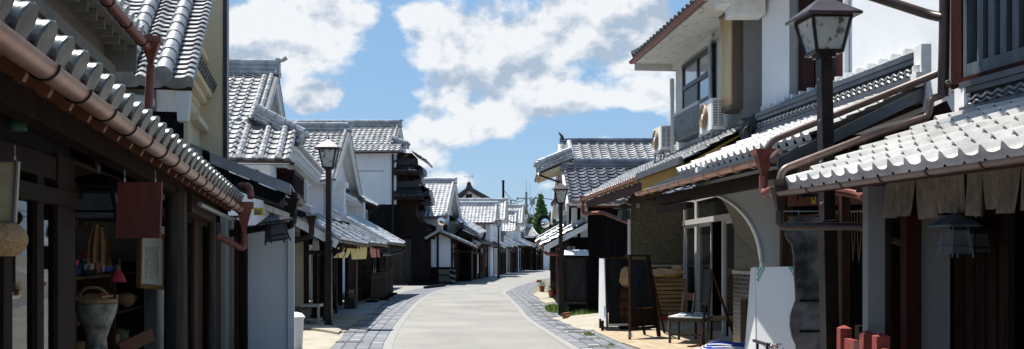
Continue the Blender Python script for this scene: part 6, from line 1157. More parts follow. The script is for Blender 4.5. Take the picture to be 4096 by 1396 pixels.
arc2 = arcpts(2835, 768, 2955, 1085, AZ+1.42, pw=2); mb = MB(); m_ = len(arc); vs = [q+V(0,.185,0) for q in arc]+arc2; mb.add(vs, [(i,i+1,m_+i+1,m_+i) for i in range(m_-1)]); vs2 = [q+V(.25,0,.25) for q in vs]; mb.add(vs2, [(i,m_+i,m_+i+1,i+1) for i in range(m_-1)]); mb.build('arch_soffit', M['pebble'], hp)
mb = MB(); pe = [q+V(-.006,-.02,-.006) for q in arc]; mb.tube(pe, .022, 6); mb.build('arch_edge', M['white_paint'], hp)
# outlet, little hanging cord
mb = MB(); mb.obb(P(2552,823,zb-.03), V(.035,0,0), V(0,.02,0), UP*.055); o = mb.build('socket', M['sock'], hp); mb = MB(); [mb.obb(P(2552,823,zb-.052)+UP*(.022*s_), V(.015,0,0), V(0,.005,0), UP*.006) for s_ in (-1,1)]; mb.build('hole', M['wood_black'], o)
# eave beams under roof B and A, ochre soffit
mb = MB(); GA = Fr(2.6, 20.0, -.082, 1); GB = Fr(2.92, 11.5, -.12, 1)
mb = MB(); mb.fbox(GA, 7.2, -3.2, .02, .10, 2.98, 3.16); mb.build('beam', M['wood_brown'], hp)
mb = MB(); mb.beam(GB.p(5.5,.28,2.62), GB.p(-1.0,.28,2.62), .16, .16); mb.beam(GB.p(5.6,.28,2.45), GB.p(3.6,.2,2.45), .1, .1); mb.build('beam', M['wood_dark'], hp)
mb = MB(); mb.prism([P(2530,775,24.8), P(2733,775,24.8), P(2733,800,24.8), P(2530,800,24.8)], V(0,.1,0)); mb.beam(P(2520,805,24.7), P(2790,700,17.0), .12, .14); mb.build('lintel', M['wood_brown'], hp)
# roof A
A_, B_ = GA.p(7.3,0,3.25), GA.p(-3.4,0,3.25); D_, C_ = GA.p(7.3,1.35,3.98), GA.p(-3.4,1.35,3.98)
mb = MB(); nA_ = tiles(mb, A_, B_, D_, C_, .26, .24, amp=.055, seg=8, eavelip=.03); mb.build('roof', M['tile'], hp)
mb = MB(); mb.prism([A_-UP*.05, B_-UP*.05, C_-UP*.05, D_-UP*.05], -UP*.03); mb.build('soffit', M['ochre'], hp)
mb = MB(); mb.fbox(GA, -3.4, .1, -.09, -.03, 3.21, 3.33); mb.prism([GA.p(-.1,-.05,3.27), GA.p(-3.4,-.05,3.27), GA.p(-3.4,.25,3.40), GA.p(-.1,.25,3.40)], UP*.02); mb.build('fascia', M['dark_metal'], hp)
mb = MB(); gutter(mb, GA.p(7.35,-.05,3.24), GA.p(.0,-.05,3.27), .06); o = mb.build('gutter', M['copper_bright'], hp); mb = MB(); clips(mb, GA.p(7.2,-.05,3.24), GA.p(.1,-.05,3.26), .06, .75, .008)
for i in range(6): a = 6.4-i*1.1; q = GA.p(a,.12,3.16); mb.tube([q, q-UP*.11, q-UP*.13+GA.t*.05, q-UP*.08+GA.t*.1], .008, 5)
mb.build('clip', M['grey_metal'], o)
mb = MB(); fh = GA.p(7.4,-.05,3.27); funnel(mb, fh+UP*.03, .18, .26, .045, GA.s); mb.tube(bend([fh-UP*.22, fh-UP*.45, P(2410,850,27.2), P(2518,893,25.4)], .18), .05, 10); mb.build('pipe', M['copper_red'], o)
lantern('pierced metal lantern hanging on the pebble wall corner below the copper gutter', 24.0, 2496, 812, 884, 38, 'pierced metal lanterns under the eaves', 'old_metal', .35)
mb = MB(); mb.fbox(GA, -3.4, -.15, -.025, -.005, 2.88, 3.21); mb.build('eave_board', M['ochre'], hp)
# roof B
A_, B_ = GB.p(5.7,0,2.80), GB.p(-.35,0,2.80); D_, C_ = GB.p(5.7,.62,3.06), GB.p(-.35,.62,3.06)
mb = MB(); mb.prism([A_, B_, C_, D_], -UP*.03)
for i in range(1, 5): p_, q_ = A_.lerp(D_, i/5), B_.lerp(C_, i/5); mb.beam(p_+UP*.012, q_+UP*.012, .02, .02)
mb.build('roof', M['dark_metal'], hp, smooth=False)
A_, B_ = GB.p(4.9,.40,3.03), GB.p(-.35,.40,3.03); D_, C_ = GB.p(4.3,1.72,3.62), GB.p(-.35,1.72,3.62); mb = MB(); tiles(mb, A_, B_, D_, C_, .25, .27, amp=.06, seg=10, eavelip=.03, lift=.045, th=.012); mb.build('roof', M['tile_pale'], hp)
mb = MB(); mb.prism([GB.p(5.7,.05,2.75), GB.p(-.35,.05,2.75), GB.p(-.35,1.8,3.45), GB.p(5.7,1.8,3.45)], -UP*.04); mb.build('roof_deck', M['wood_dark'], hp)
mb = MB(); gutter(mb, GB.p(5.78,-.06,2.77), GB.p(-.1,-.06,2.79), .06); o = mb.build('gutter', M['copper_bright'], hp); mb = MB(); clips(mb, GB.p(5.7,-.06,2.77), GB.p(0,-.06,2.78), .06, .62, .007); mb.build('clip', M['sock'], o)
mb = MB(); fh = GB.p(-.12,-.06,2.90); funnel(mb, fh, .24, .34, .05, GB.s); mb.tube(bend([fh-UP*.3, fh-UP*.52, P(3120,735,11.0), P(3190,760,10.6)], .16), .052, 10); mb.build('rain_head', M['copper_red'], o)
mb = MB(); mb.tube(bend([GB.p(-.15,-.06,2.87), GB.p(-.18,.02,3.0), P(3755,292,10.15)], .10), .038, 12); mb.tube([P(3088,640,11.3), P(3125,610,11.2)], .06, 10); mb.build('pipe', M['pipe_tan'], o)
mb = MB(); mb.prism([GB.p(-.36,0,2.78), GB.p(-.36,1.72,3.60), GB.p(-.36,1.72,3.46), GB.p(-.36,0,2.64)], GB.s*-.04); mb.build('verge', M['dark_metal'], hp)
# namako ridge against the wall B
def namako(root, fr, a0, a1, b, h, H, m='tile_dark', caps=True):
    mb = MB()
    for k, (z0, z1, e) in enumerate(((0,.15,.03),(.16,.30,.02),(.66,.80,.0),(.81,.97,.02))): mb.fbox(fr, a0, a1, b-.13-e, b, h+H*z0, h+H*z1)
    mb.fbox(fr, a0, a1, b-.05, b, h+H*.30, h+H*.66); mb.build('ridge', M['dark_metal'], root)
    mb = MB(); n_ = int((a1-a0)/.025)
    for row in (.39, .53):
        pts = [fr.p(a0+(a1-a0)*i/n_, b-.11, h+H*(row+.045*math.sin(i*1.05))) for i in range(n_+1)]; mb.tube(pts, H*.035, 4)
    mb.build('ridge_pattern', M['grey_metal'], root)
    if caps:
        mb = MB(); n_ = int((a1-a0)/.30)
        for i in range(n_): a = a0+.15+.30*i; mb.fbox(fr, a-.09, a+.09, b-.10, b, h+H*.97, h+H*1.06); mb.fbox(fr, a+.09, a+.15, b-.10, b-.0, h+H*.97, h+H*1.2)
        mb.build('ridge_plaster', M['white_trim'], root)
namako(hp, GB, -.42, 4.5, 1.72, 3.60, .40)
WB = GB
# wall B with window
mb = MB(); xa = WB.at(3053,1.74); xb = WB.at(3156,1.74); xc = WB.at(3387,1.74); xd = -.75
mb.fbox(WB, xb, xa+.05, 1.74, 2.3, 3.3, 7.2); mb.fbox(WB, xd, xc, 1.74, 2.3, 3.3, 7.2); mb.fbox(WB, xc, xb, 1.86, 2.3, 3.3, 7.2); mb.fbox(WB, xc, xb, 1.742, 2.2, 3.3, 3.95+.0); mb.build('wall', M['plaster'], hp, smooth=False)
zs = 4.02; mb = MB(); mb.fbox(WB, xc+.02, xb-.02, 1.70, 1.84, zs+.02, 7.0); 
mb = MB(); mb.fbox(WB, xc+.02, xb-.02, 1.84, 1.855, zs, 7.1); mb.build('window', M['glass_dark'], hp)
mb = MB(); mb.fbox(WB, xb-.28, xb-.02, 1.745, 1.86, zs, 7.1); mb.fbox(WB, xc+.0, xc+.08, 1.72, 1.86, zs, 7.1); mb.build('window_frame', M['plaster_grey'], hp, smooth=False)
lattice(hp, WB, xc+.1, xb-.9, 1.775, zs+.05, 7.0, M['wood_red'], 24); lattice(hp, WB, xb-.80, xb-.3, 1.775, zs+.05, 7.0, M['wood_red'], 9)
mb = MB(); mb.fbox(WB, xc-.05, xb+.05, 1.62, 1.84, zs-.16, zs-.0); mb.fbox(WB, xc-.05, xb+.05, 1.68, 1.84, zs-.24, zs-.165); mb.build('sill', M['tile_dark'], hp)
mb = MB(); q = WB.p(xc-.06,1.70,0); mb.tube([V(q.x,q.y,3.85), V(q.x,q.y,7)], .04, 8); mb.build('pipe', M['white_paint'], hp)
mb = MB()
for x0, y0, y1 in ((2925,30,68),(2880,-12,29),(2835,-60,-13)): mb.prism([P(x0,y0-14,16.0),P(3062,y0-14,16.0),P(3062,y1-14,16.0),P(x0,y1-14,16.0)], V(0,.45,0))
mb.build('cornice', M['white_trim'], hp, smooth=False)
# end of wall: gable end ornaments where roof C starts
mb = MB(); q = P(3690,190+60,10.6); mb.tube([P(3672,262,10.9), P(3676,300,10.9)], [.06,.07], 10); mb.obb(P(3690,245,10.9), V(.055,0,0), V(0,.10,0), UP*.17); mb.obb(P(3668,318,10.85), V(.04,0,0), V(0,.08,0), UP*.07); mb.build('ridge_end', M['white_trim'], hp)
# upper storey of A : wall, window, shutter box, eave
UA = Fr(5.6-.09*22-.0, 22, -.09, 1)                              # X at Z=22 -> 3.62
hU = 4.0
mb = MB(); a5 = UA.at(2975); mb.fbox(UA, a5, 0, 0, 3, 3.9, 6.35); mb.build('wall', M['plaster_old'], hp, smooth=False)
def ua(px): return UA.at(px)
wz0, wz1 = 4.76, 5.66
mb = MB(); x0, x1 = ua(2866), ua(2737)
for a0, a1 in ((x0,x0+.07),(x1-.08,x1),((x0+x1)/2-.04,(x0+x1)/2+.04)): mb.fbox(UA, a0, a1, -.05, .02, wz0, wz1)
mb.fbox(UA, x0, x1, -.05, .02, wz0-.06, wz0); mb.fbox(UA, x0, x1, -.06, .02, wz1-.02, wz1+.07); mb.fbox(UA, x0, x1, -.055, .02, 5.18, 5.27); mb.fbox(UA, x0, (x0+x1)/2, -.045,.0, wz0, wz0+.03); o = mb.build('window_frame', M['black_metal'], hp)
mb = MB(); mb.fbox(UA, x0, x1, -.02, -.012, wz0, wz1); mb.build('pane', M['glass_window'], o); mb = MB(); mb.fbox(UA, (x0+x1)/2+.05, x1-.08, -.03, -.021, wz0, 5.17); mb.build('screen', M['lattice_grey'], o)
mb = MB(); g0, g1 = UA.at(2925,-.3), UA.at(2882,-.3); mb.fbox(UA, g0+.0, g1, -.30, -.28, 4.25, 5.9)
for i in range(9): a = g0+(g1-g0)*(i+.5)/9; mb.fbox(UA, a-.03, a+.02, -.312, -.30, 4.3, 5.85)
o = mb.build('shutter_panel', M['gold_panel'], hp); mb = MB(); mb.fbox(UA, g0-.03, g1+.02, -.278, -.005, 4.2, 5.95); mb.fbox(UA, g0-.03,g1+.03,-.32,-.28,5.88,5.96); mb.fbox(UA, g0-.03,g1+.03,-.32,-.28,4.2,4.27); mb.build('shutter_box', M['brown_panel'], hp, smooth=False)
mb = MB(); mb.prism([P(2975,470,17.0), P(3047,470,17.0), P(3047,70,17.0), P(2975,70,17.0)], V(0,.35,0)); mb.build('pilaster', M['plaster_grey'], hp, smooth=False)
mb = MB(); mb.fbox(UA, a5+.0, a5+.25, -.02, .0, 3.95, 6.0); mb.build('trim', M['plaster_old'], hp)
mb = MB(); mb.tube([UA.p(.1,-.06,3.9), UA.p(.1,-.06,5.6)], .05, 8); mb.build('pipe', M['plaster_old'], hp)
mb = MB(); s0 = ua(2864); mb.tube(bend([UA.p(s0,-.1,4.3), UA.p(s0,-.12,5.75), UA.p(s0-.3,-.14,5.82)], .1), .035, 8); mb.fbox(UA, s0+.05, s0+.10, -.12, -.02, 4.2, 5.8); mb.build('pipe', M['grey_metal'], hp)
# eave of A
EA = Fr(2.70, 22.1, -.1, 1); A_, B_ = EA.p(0,0,6.03), EA.p(-8,0,6.03); D_, C_ = EA.p(-2.2,2.4,7.3), EA.p(-8,2.4,7.3); mb = MB(); tiles(mb, A_, B_, D_, C_, .27, .25, amp=.05, seg=6)
for i in range(29): mb.lathe(EA.p(-.1-i*.27,-.03,6.08), [(.06,0),(.075,.01),(.07,.05),(.06,.5)], 8, (EA.t+UP*.5).normalized())
barrel(mb, A_+UP*.1, D_+UP*.1, .10); mb.build('roof', M['tile_dark'], hp)
mb = MB(); mb.fbox(EA, -8, .0, .03, 1.4, 5.93, 6.0); mb.fbox(EA,-.0,-.06,0.02,1.4,5.78,5.93); mb.fbox(EA, -8, -.1, .85, 1.1, 5.80, 5.93); mb.build('soffit', M['plaster_old'], hp, smooth=False)
mb = MB(); gutter(mb, EA.p(.05,-.04,5.99), EA.p(-8,-.04,6.0), .06); gutter(mb, EA.p(.06,-.04,5.99), EA.p(.06,1.1,5.99), .05); o = mb.build('gutter', M['copper_red'], hp); mb = MB()
for i in range(7): q = EA.p(-.8-i*1.0,.05,5.93); mb.tube([q, q+EA.t*.05-UP*.05, q+EA.t*.12], .005, 4)
mb.build('clip', M['grey_metal'], o)
# balcony rail
bl = MB(); b0, b1 = UA.at(2803,-.25), UA.at(2694,-.30); n_ = 26
for i in range(n_):
    a = b0+(b1-b0)*i/(n_-1); bl.tube(bend([UA.p(a,-.28,4.60), UA.p(a,-.28,4.20), UA.p(a,-.24,4.08), UA.p(a,.0,4.08)], .05, 3), .012, 5)
o = bl.build('balcony_rail', M['grey_metal'], hp); mb = MB(); mb.beam(UA.p(b0,-.28,4.63), UA.p(b1,-.28,4.63), .05, .06); mb.build('handrail', M['sock'], o)
# ridge dragon scroll at the top of roof A by the wall
mb = MB(); 
for (x, y, rr) in ((3010,505,.15),(3040,480,.13),(3062,500,.10),(2990,530,.12)): mb.tube([P(x,y,16.4)-V(.05,.05,0), P(x,y,16.4)+V(.1,.1,0)], rr, 12); mb.tube([P(x,y,16.3)+V(math.cos(t)*rr*.6, -.06, math.sin(t)*rr*.6) for t in [k*.6 for k in range(9)]], .03, 5)
mb.beam(P(2930,580,17.2), P(3040,520,16.3), .2, .12); mb.beam(P(2700,640,21), P(3030,530,16.4), .08, .08); mb.build('ridge', M['tile_dark'], hp)
def ac(label, x0, x1, x2, y0, y1, Z, near_h=None):
    """outdoor unit: x0..x1 fan face (looking at the street), x1..x2 end face"""
    H = (y1-y0)/F*Z; c = P(x1, y1, Z); r = thing('air_conditioner', label, 'air conditioner', c, 'air conditioner outdoor units'); s_ = V(-.09,1,0).normalized(); t_ = V(s_.y,-s_.x,0)
    L_ = .80*H/.58; Dp = .25*H/.58; mb = MB(); mb.obb(c+s_*L_/2+t_*Dp/2+UP*H/2, s_*L_/2, t_*Dp/2, UP*H/2); mb.build('case', M['white_plastic'], r)
    fc = c+s_*L_*.60+UP*H*.50-t_*.004; ax = -t_; R_ = H*.40; mb = MB()
    for k in range(9): rr = R_*(k+1)/9; mb.tube([fc+ax*.02*(1+.5*(1-(rr/R_)**2))+s_*math.cos(q*.2618)*rr+UP*math.sin(q*.2618)*rr for q in range(25)], .006 if k < 8 else .014, 4, False)
    for k in range(8): a = k*math.pi/4; mb.tube([fc+ax*.03, fc+ax*.02+s_*math.cos(a)*R_+UP*math.sin(a)*R_], .005, 4)
    mb.build('fan_grille', M['fan_bronze'], r); mb = MB(); mb.lathe(fc, [(R_*.98,0),(R_*.96,.008),(.01,.009)], 24, ax); mb.build('fan', M['brown_panel'], r); mb = MB(); mb.lathe(fc+ax*.03, [(R_*.25,0),(R_*.22,.012),(.01,.014)], 14, ax); mb.build('fan_hub', M['white_plastic'], r)
    mb = MB(); q = c-s_*.004; mb.obb(q+t_*Dp*.52+UP*H*.53, s_*.003, t_*Dp*.42, UP*H*.42); mb.build('coil', M['wood_black'], r); mb = MB(); [mb.obb(q-s_*.012+t_*Dp*.52+UP*H*(.13+.8*i/15), s_*.010, t_*Dp*.44, UP*.006) for i in range(16)]; [mb.obb(q-s_*.012+t_*Dp*f_+UP*H*.53, s_*.011, t_*.006, UP*H*.42) for f_ in (.08,.5,.95)]; mb.build('louvre', M['white_plastic'], r)
    mb = MB(); 
    for u in (.1, .85): a = c+s_*L_*u; mb.beam(a+UP*-.02, a+t_*Dp-UP*.02, .04, .04); mb.beam(a+t_*.03-UP*.03, a+t_*.02-UP*.26+s_*.1, .035, .035); mb.beam(a+t_*Dp-UP*.03, a+t_*Dp-UP*.14, .035, .035)
    mb.beam(c-UP*.03, c+s_*L_-UP*.03, .04, .04); mb.build('bracket', M['grey_metal'], r)
ac('white outdoor air conditioner unit below the golden shutter, beside the balcony rail', 2801, 2846, 2888, 392, 516, 17.6)
ac('white outdoor air conditioner unit on the roof edge, farther and lower than the other', 2611, 2643, 2679, 502, 598, 20.9)
# ---- R0 : nearest house on the right
GC = Fr(2.65, 9.5, -.169, 1)
h0 = thing('near_house', 'nearest right house with pale wavy roof, barred upper window and brown gutter', 'house', GC.p(0,0,0))
A_, B_ = GC.p(.05,-.0,2.35), GC.p(-6.5,0,2.33); D_, C_ = GC.p(-.25,1.62,3.02), GC.p(-6.5,1.62,2.98)
mb = MB(); tiles(mb, A_, B_, D_, C_, .228, .26, amp=.055, lift=.046, seg=14, eavelip=.05, jitter=.006, th=.012); mb.build('roof', M['tile_pale'], h0)
mb = MB(); deck(mb, A_-UP*.03, B_-UP*.03, D_-UP*.03, C_-UP*.03, .05); mb.build('roof_deck', M['wood_red'], h0)
mb = MB(); gutter(mb, GC.p(.22,-.075,2.30), GC.p(-6.5,-.075,2.31), .043); o = mb.build('gutter', M['pipe_tan'], h0); mb = MB()
for i in range(9): q = GC.p(.05-i*.62,-.075,2.305); mb.tube([q-GC.t*math.cos(math.pi*k/8)*.049-UP*math.sin(math.pi*k/8)*.049 for k in range(9)], .006, 5)
mb.build('clip', M['pipe_brown'], o)
mb = MB(); fh = GC.p(.10,-.06,2.42); funnel(mb, fh, .17, .34, .045, GC.s); mb.tube(bend([fh-UP*.3, fh-UP*.45, P(3455,905,9.2), P(3620,975,9.05), P(3640,1010,9.05), P(3625,1300,9.0)], .09), .038, 12); mb.build('rain_head', M['pipe_brown'], o)
mb = MB(); mb.tube(bend([fh-UP*.03, fh+UP*.10+V(.03,0,0), P(3500,535,9.7), P(3705,468,9.8), P(3715,445,9.8), P(3722,400,9.8), P(3740,390,9.8), P(3776,380,9.8), P(3778,0,9.8), P(3778,-300,9.8)], .07), .036, 12); mb.build('pipe', M['pipe_tan'], o)
mb = MB(); mb.tube(bend([P(3780,-200,9.78), P(3778,92,9.78), P(3772,385,9.8)], .1), .052, 12); mb.tube(bend([P(3772,70,9.78), P(3720,60,9.9), P(3440,-30,10.2)], .1), .048, 12); mb.build('pipe', M['pipe_brown'], h0)
namako(h0, GC, -6.5, -.42, 1.64, 2.97, .35, caps=False)
mb = MB(); q = GC.p(-.40,1.54,3.15); mb.obb(q, V(.03,0,0), V(0,.10,0), UP*.12); mb.build('ridge_end', M['white_trim'], h0)
# upper wall, red posts and barred window
def gc(px, b=1.66): return GC.at(px, b)
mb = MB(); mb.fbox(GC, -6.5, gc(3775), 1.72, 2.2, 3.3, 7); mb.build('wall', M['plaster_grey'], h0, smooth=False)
mb = MB(); a0, a1 = gc(3826), gc(3868); mb.fbox(GC, a1, a0, 1.60, 1.72, 3.30, 7); mb.build('post', M['wood_red'], h0); mb = MB(); mb.fbox(GC, -6.5, a0+.05, 1.58, 1.72, 3.325, 3.375); mb.build('sill', M['wood_red'], h0)
w0 = gc(3872); mb = MB(); mb.fbox(GC, w0-.05, w0, 1.61, 1.71, 3.38, 7); mb.fbox(GC, w0-3, w0, 1.612, 1.708, 3.38, 3.50)
n_ = 14
for i in range(n_): a = w0-.18-.165*i; mb.fbox(GC, a-.085, a-.0, 1.63, 1.69, 3.50, 7)
mb.build('window_bars', M['blue_grey_paint'], h0); mb = MB(); mb.fbox(GC, w0-3, w0, 1.712, 1.719, 3.35, 7); mb.build('pane', M['glass_dark'], h0)
mb = MB(); q = P(3795,328,9.6); mb.tube([q+V(math.cos(t)*.03, 0, math.sin(t)*.015) for t in [k*.7 for k in range(10)]], .006, 5); mb.build('hook', M['grey_metal'], h0)
# side wall with beams under roof C verge (facing the camera), and pillars below
sw = MB(); sw.prism([P(3470,1440,10.9),P(3470,560,10.9),P(3800,380,10.9),P(3830,1440,10.9)], V(0,.1,0)); 
sw = MB(); sw.prism([P(3400,640,10.6),P(3400,590,10.6),P(3790,415,10.6),P(3790,640,10.6)], V(0,.08,0)); sw.build('wall', M['interior'], h0, smooth=False); sw = MB(); sw.prism([P(3555,640,10.5),P(3555,530,10.5),P(3720,462,10.5),P(3720,640,10.5)], V(0,.05,0)); sw.build('wall_panel', M['plaster_grey'], h0, smooth=False)
mb = MB(); mb.fbox(GC, -7, .1, .25, 2.0, 5.55, 5.65); mb.build('soffit', M['plaster'], h0, smooth=False); mb = MB(); tiles(mb, GC.p(.1,.2,5.68), GC.p(-7,.2,5.68), GC.p(.1,3,7), GC.p(-7,3,7)); mb.build('roof', M['tile_dark'], h0)
mb = MB(); mb.beam(P(3440,600,10.2), P(3790,430,10.2), .10, .14); mb.prism([P(3330,770,10.8),P(3330,640,10.8),P(3470,640,10.8),P(3470,770,10.8)], V(0,.05,0)); mb.build('beam', M['wood_dark'], h0)
def pcol(name, x0, x1, y0, y1, Z, m, d=.14, root=None): mb = MB(); mb.prism([P(x0,y1,Z),P(x1,y1,Z),P(x1,y0,Z),P(x0,y0,Z)], V(0,d,0)); return mb.build(name, M[m], root or h0, smooth=False)
pcol('pillar', 3472, 3548, 745, 1450, 9.0, 'plaster_mid'); pcol('post', 3366, 3400, 770, 1450, 10.9, 'wood_brown', .12); pcol('post', 3128, 3172, 660, 1450, 13.6, 'wood_brown', .12)
pcol('post', 3548, 3566, 770, 1450, 8.95, 'wood_dark'); pcol('panel', 3566, 3630, 900, 1450, 9.4, 'wood_dark', .05); pcol('post', 3626, 3686, 860, 1450, 8.6, 'wood_red'); pcol('pillar', 3686, 3800, 860, 1450, 8.7, 'plaster_mid', .2)
mb = MB(); mb.tube(bend([P(3300,755,10.5), P(3440,780,10.3), P(3472,800,10.0), P(3472,1450,9.6)], .08), .045, 10); mb.build('pipe', M['copper_red'], h0)
# door wall below the curtain
DC = Fr(GC.p(0,1.0,0).x, GC.p(0,1.0,0).y, -.169, 1); d0, d1 = DC.at(3792), DC.at(4015)
mb = MB(); n_ = 5
for i in range(n_): a = d0+(d1-d0)*i/n_; b = d0+(d1-d0)*(i+1)/n_; mb.fbox(DC, b+.012, a-.012, .05, .08, .02, 2.45); mb.fbox(DC, b-.01, b+.012, .03, .09, .02, 2.45)
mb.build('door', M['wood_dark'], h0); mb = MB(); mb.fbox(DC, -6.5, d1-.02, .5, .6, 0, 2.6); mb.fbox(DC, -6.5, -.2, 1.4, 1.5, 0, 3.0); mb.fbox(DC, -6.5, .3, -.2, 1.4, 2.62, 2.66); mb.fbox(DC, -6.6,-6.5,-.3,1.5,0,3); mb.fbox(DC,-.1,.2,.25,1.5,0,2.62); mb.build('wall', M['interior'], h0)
mb = MB(); mb.fbox(DC, -6.5, .0, -.32, -.24, 2.30, 2.42); mb.build('beam', M['wood_red'], h0)
# back room between porch shop and near house: brown beams, hanging strings
mb = MB(); mb.box(3.86,6.5,13.9,14.0,0,3.2); mb.build('wall', M['interior'], h0)
mb = MB(); mb.beam(P(3150,780,13.3), P(3480,770,13.0), .04, .30); mb.beam(P(3150,870,13.4), P(3480,840,13.2), .03, .03); mb.build('shelf', M['orange_wood'], h0)
mb = MB(); mb.beam(P(3130,845,12.6), P(3470,846,12.3), .02, .015); rnd = random.Random(4)
r = thing('string_rack', 'thin pale cords dangling from a thin rail behind the nearest lamp post', 'rack', P(3420,1000,12)); mb.build('rail', M['grey_metal'], r); mb = MB()
for i in range(9): x = 3345+i*12; mb.tube([P(x,846,12.3), P(x+rnd.uniform(-3,3),950,12.3), P(x+rnd.uniform(-5,9),1000+rnd.uniform(0,55),12.3)], .0035, 4)
mb.build('cord', M['straw'], r)
noren('shop_curtain', 'wide ragged grey brown curtain hanging below the nearest brown gutter', 3552, 4180, 716, 884, 8.65, 6.70, 'cloth_brown', 9, 21, flare=.06, ragged=.12)
lantern('grey pierced metal lantern hanging in front of the dark door below the brown curtain', 7.6, 3820, 850, 1030, 82, 'pierced metal lanterns under the eaves', 'blue_grey_paint', .22)
lantern('black pierced metal lantern half hidden in the shade of the grey lantern', 8.1, 3905, 868, 1030, 70, 'pierced metal lanterns under the eaves', 'wood_black', .25, perf='old_metal')
lantern('dark metal lantern hanging from the porch beam behind the copper rain head', 11.9, 3236, 628, 800, 58, 'pierced metal lanterns under the eaves', 'wood_black', .1)
r = thing('price_tag', 'small narrow yellow paper tag hanging behind the brown downpipe', 'tag', P(3254,815,12.4)); mb = MB(); mb.prism([P(3247,778,12.4),P(3264,778,12.4),P(3262,816,12.4),P(3246,814,12.4)], V(0,.004,0)); mb.build('paper', M['yellow_box'], r); mb = MB(); mb.tube([P(3256,778,12.4), P(3257,750,12.4)], .003, 4); mb.build('string', M['sock'], r)
# burl slab with live edge
edge = [(3172,866),(3150,890),(3150,915),(3142,935),(3150,955),(3168,975),(3176,1020),(3178,1080),(3182,1140),(3185,1200),(3176,1225),(3164,1260),(3162,1300),(3170,1345),(3186,1380),(3190,1450)]
redge = [(3300,1450),(3352,1450),(3356,1300),(3352,1150),(3362,1050),(3352,960),(3356,900),(3330,868)]
r = thing('burl_slab', 'tall black polished burl wood slab with wavy live edge hung behind the nearest lamp post', 'slab', P(3250,1450,12.0)); mb = MB(); mb.prism([P(x,y,12.0) for x, y in edge]+[P(x,y,12.0) for x, y in redge[0:]], V(.02,.07,0)); o = mb.build('slab_body', M['burl'], r, smooth=False)
mb = MB(); mb.tube([P(x,y,12.0)+V(0,.01,0) for x, y in edge], .012, 6); mb.build('live_edge', M['stone_dark'], r)
mb = MB()
for y in (1202, 1325): a, b = P(3198,y,11.985), P(3285,y,11.985); mb.beam(a, b, .01, .03)
mb.build('slot', M['wood_black'], r); mb = MB(); mb.prism([P(3188,858,11.97),P(3212,858,11.97),P(3212,893,11.97),P(3200,886,11.97),P(3188,893,11.97)], V(0,.01,0)); mb.build('tag', M['tile_dark'], r); mb = MB(); mb.tube([P(3195,862,11.99), P(3195,840,11.99)], .004, 4); mb.build('hook', M['grey_metal'], r)
# white sign with green checks
r = thing('sign_board', 'white standing sign board with green checkered corners beside the burl slab', 'sign board', V(P(3090,0,13).x,13,0)); A_, B_ = P(3022,1069,13.0), P(3178,1066,12.2); bot = .10
fn = (B_-A_).cross(UP).normalized(); mb = MB(); mb.prism([A_, B_, V(B_.x+.02,B_.y-.10,bot), V(A_.x,A_.y-.12,bot)], (fn if fn.y > 0 else -fn)*.02); brd = mb.build('board', M['white_paint'], r)
mb = MB(); C0 = P(3003,1072,13.9); mb.prism([A_+V(-.005,.02,0), C0, V(C0.x-.07,C0.y+.15,bot), V(A_.x-.02,A_.y-.10,bot)], V(.015,0,0)); mb.build('board', M['white_paint'], r)
mb = MB(); nf = fn if fn.y < 0 else -fn; ex = (B_-A_).normalized(); dn = (V(A_.x,A_.y-.12,bot)-A_).normalized(); s_ = .036
nf = ex.cross(dn).normalized(); nf = nf if nf.y < 0 else -nf
def chk(c0, sx_, cells):
    for i, j in cells: p_ = c0+ex*(sx_*s_*(i+.5))+dn*(s_*(j+.5))+nf*.006; mb.add([p_-ex*s_/2-dn*s_/2, p_+ex*s_/2-dn*s_/2, p_+ex*s_/2+dn*s_/2, p_-ex*s_/2+dn*s_/2], [(0,1,2,3)])
chk(A_+ex*.035, 1, [(i,j) for i in range(5) for j in range(6) if (i+j) % 2 == 0 and i+j < 6]); chk(B_-ex*.005, -1, [(i,j) for i in range(3) for j in range(3) if (i+j) % 2 == 0 and i+j < 4]+[(1,0+0)])
mb.build('check_pattern', M['green_print'], r, smooth=False)
for q in (V(A_.x+.06,A_.y-.1,0), V(B_.x-.05,B_.y-.1,0)): mb = MB(); mb.obb(q+UP*.06+V(0,.03,0), V(.02,0,0), V(0,.02,0), UP*.06); mb.build('leg', M['wood_dark'], r)
r = thing('planter_rail', 'short black metal rail with reddish twigs in front of the white sign', 'railing', V(P(3040,0,11).x,11,0)); mb = MB(); mb.beam(P(3015,1362,11.4), P(3072,1380,10.9), .03, .03); mb.build('rail', M['black_metal'], r); 
for x, z_ in ((3030,11.3),(3068,10.95)): mb = MB(); q = P(x,1372,z_); mb.obb(V(q.x,z_,q.z/2), V(.012,0,0), V(0,.012,0), UP*q.z/2); mb.build('leg', M['black_metal'], r)
r = thing('dry_plant', 'small plant with reddish dry twigs at the bottom edge by the white sign', 'plant', V(P(3090,0,11).x,11,0)); rnd = random.Random(3); mb = MB(); b_ = P(3088,1440,11); 
for i in range(16): mb.tube([b_, b_+V(rnd.uniform(-.06,.06),rnd.uniform(-.05,.05),.12), b_+V(rnd.uniform(-.1,.1),rnd.uniform(-.05,.05),rnd.uniform(.14,.20))], .003, 4)
mb.build('twigs', M['wood_red'], r); mb = MB()
for i in range(40): p_ = b_+V(rnd.gauss(0,.05), rnd.gauss(0,.04), rnd.uniform(.08,.19)); a = V(rnd.uniform(-1,1),rnd.uniform(-1,1),rnd.uniform(-1,1)).normalized()*.02; c_ = a.cross(V(.3,.5,1)).normalized()*.009; mb.add([p_-c_,p_+a,p_+c_,p_-a], [(0,1,2,3)])
mb.build('leaves', M['red_paint'], r)
mb = MB(); mb.lathe(V(b_.x,b_.y,0), [(.07,0),(.10,b_.z-.01),(.09,b_.z)], 12); mb.build('pot', M['terracotta'], r)
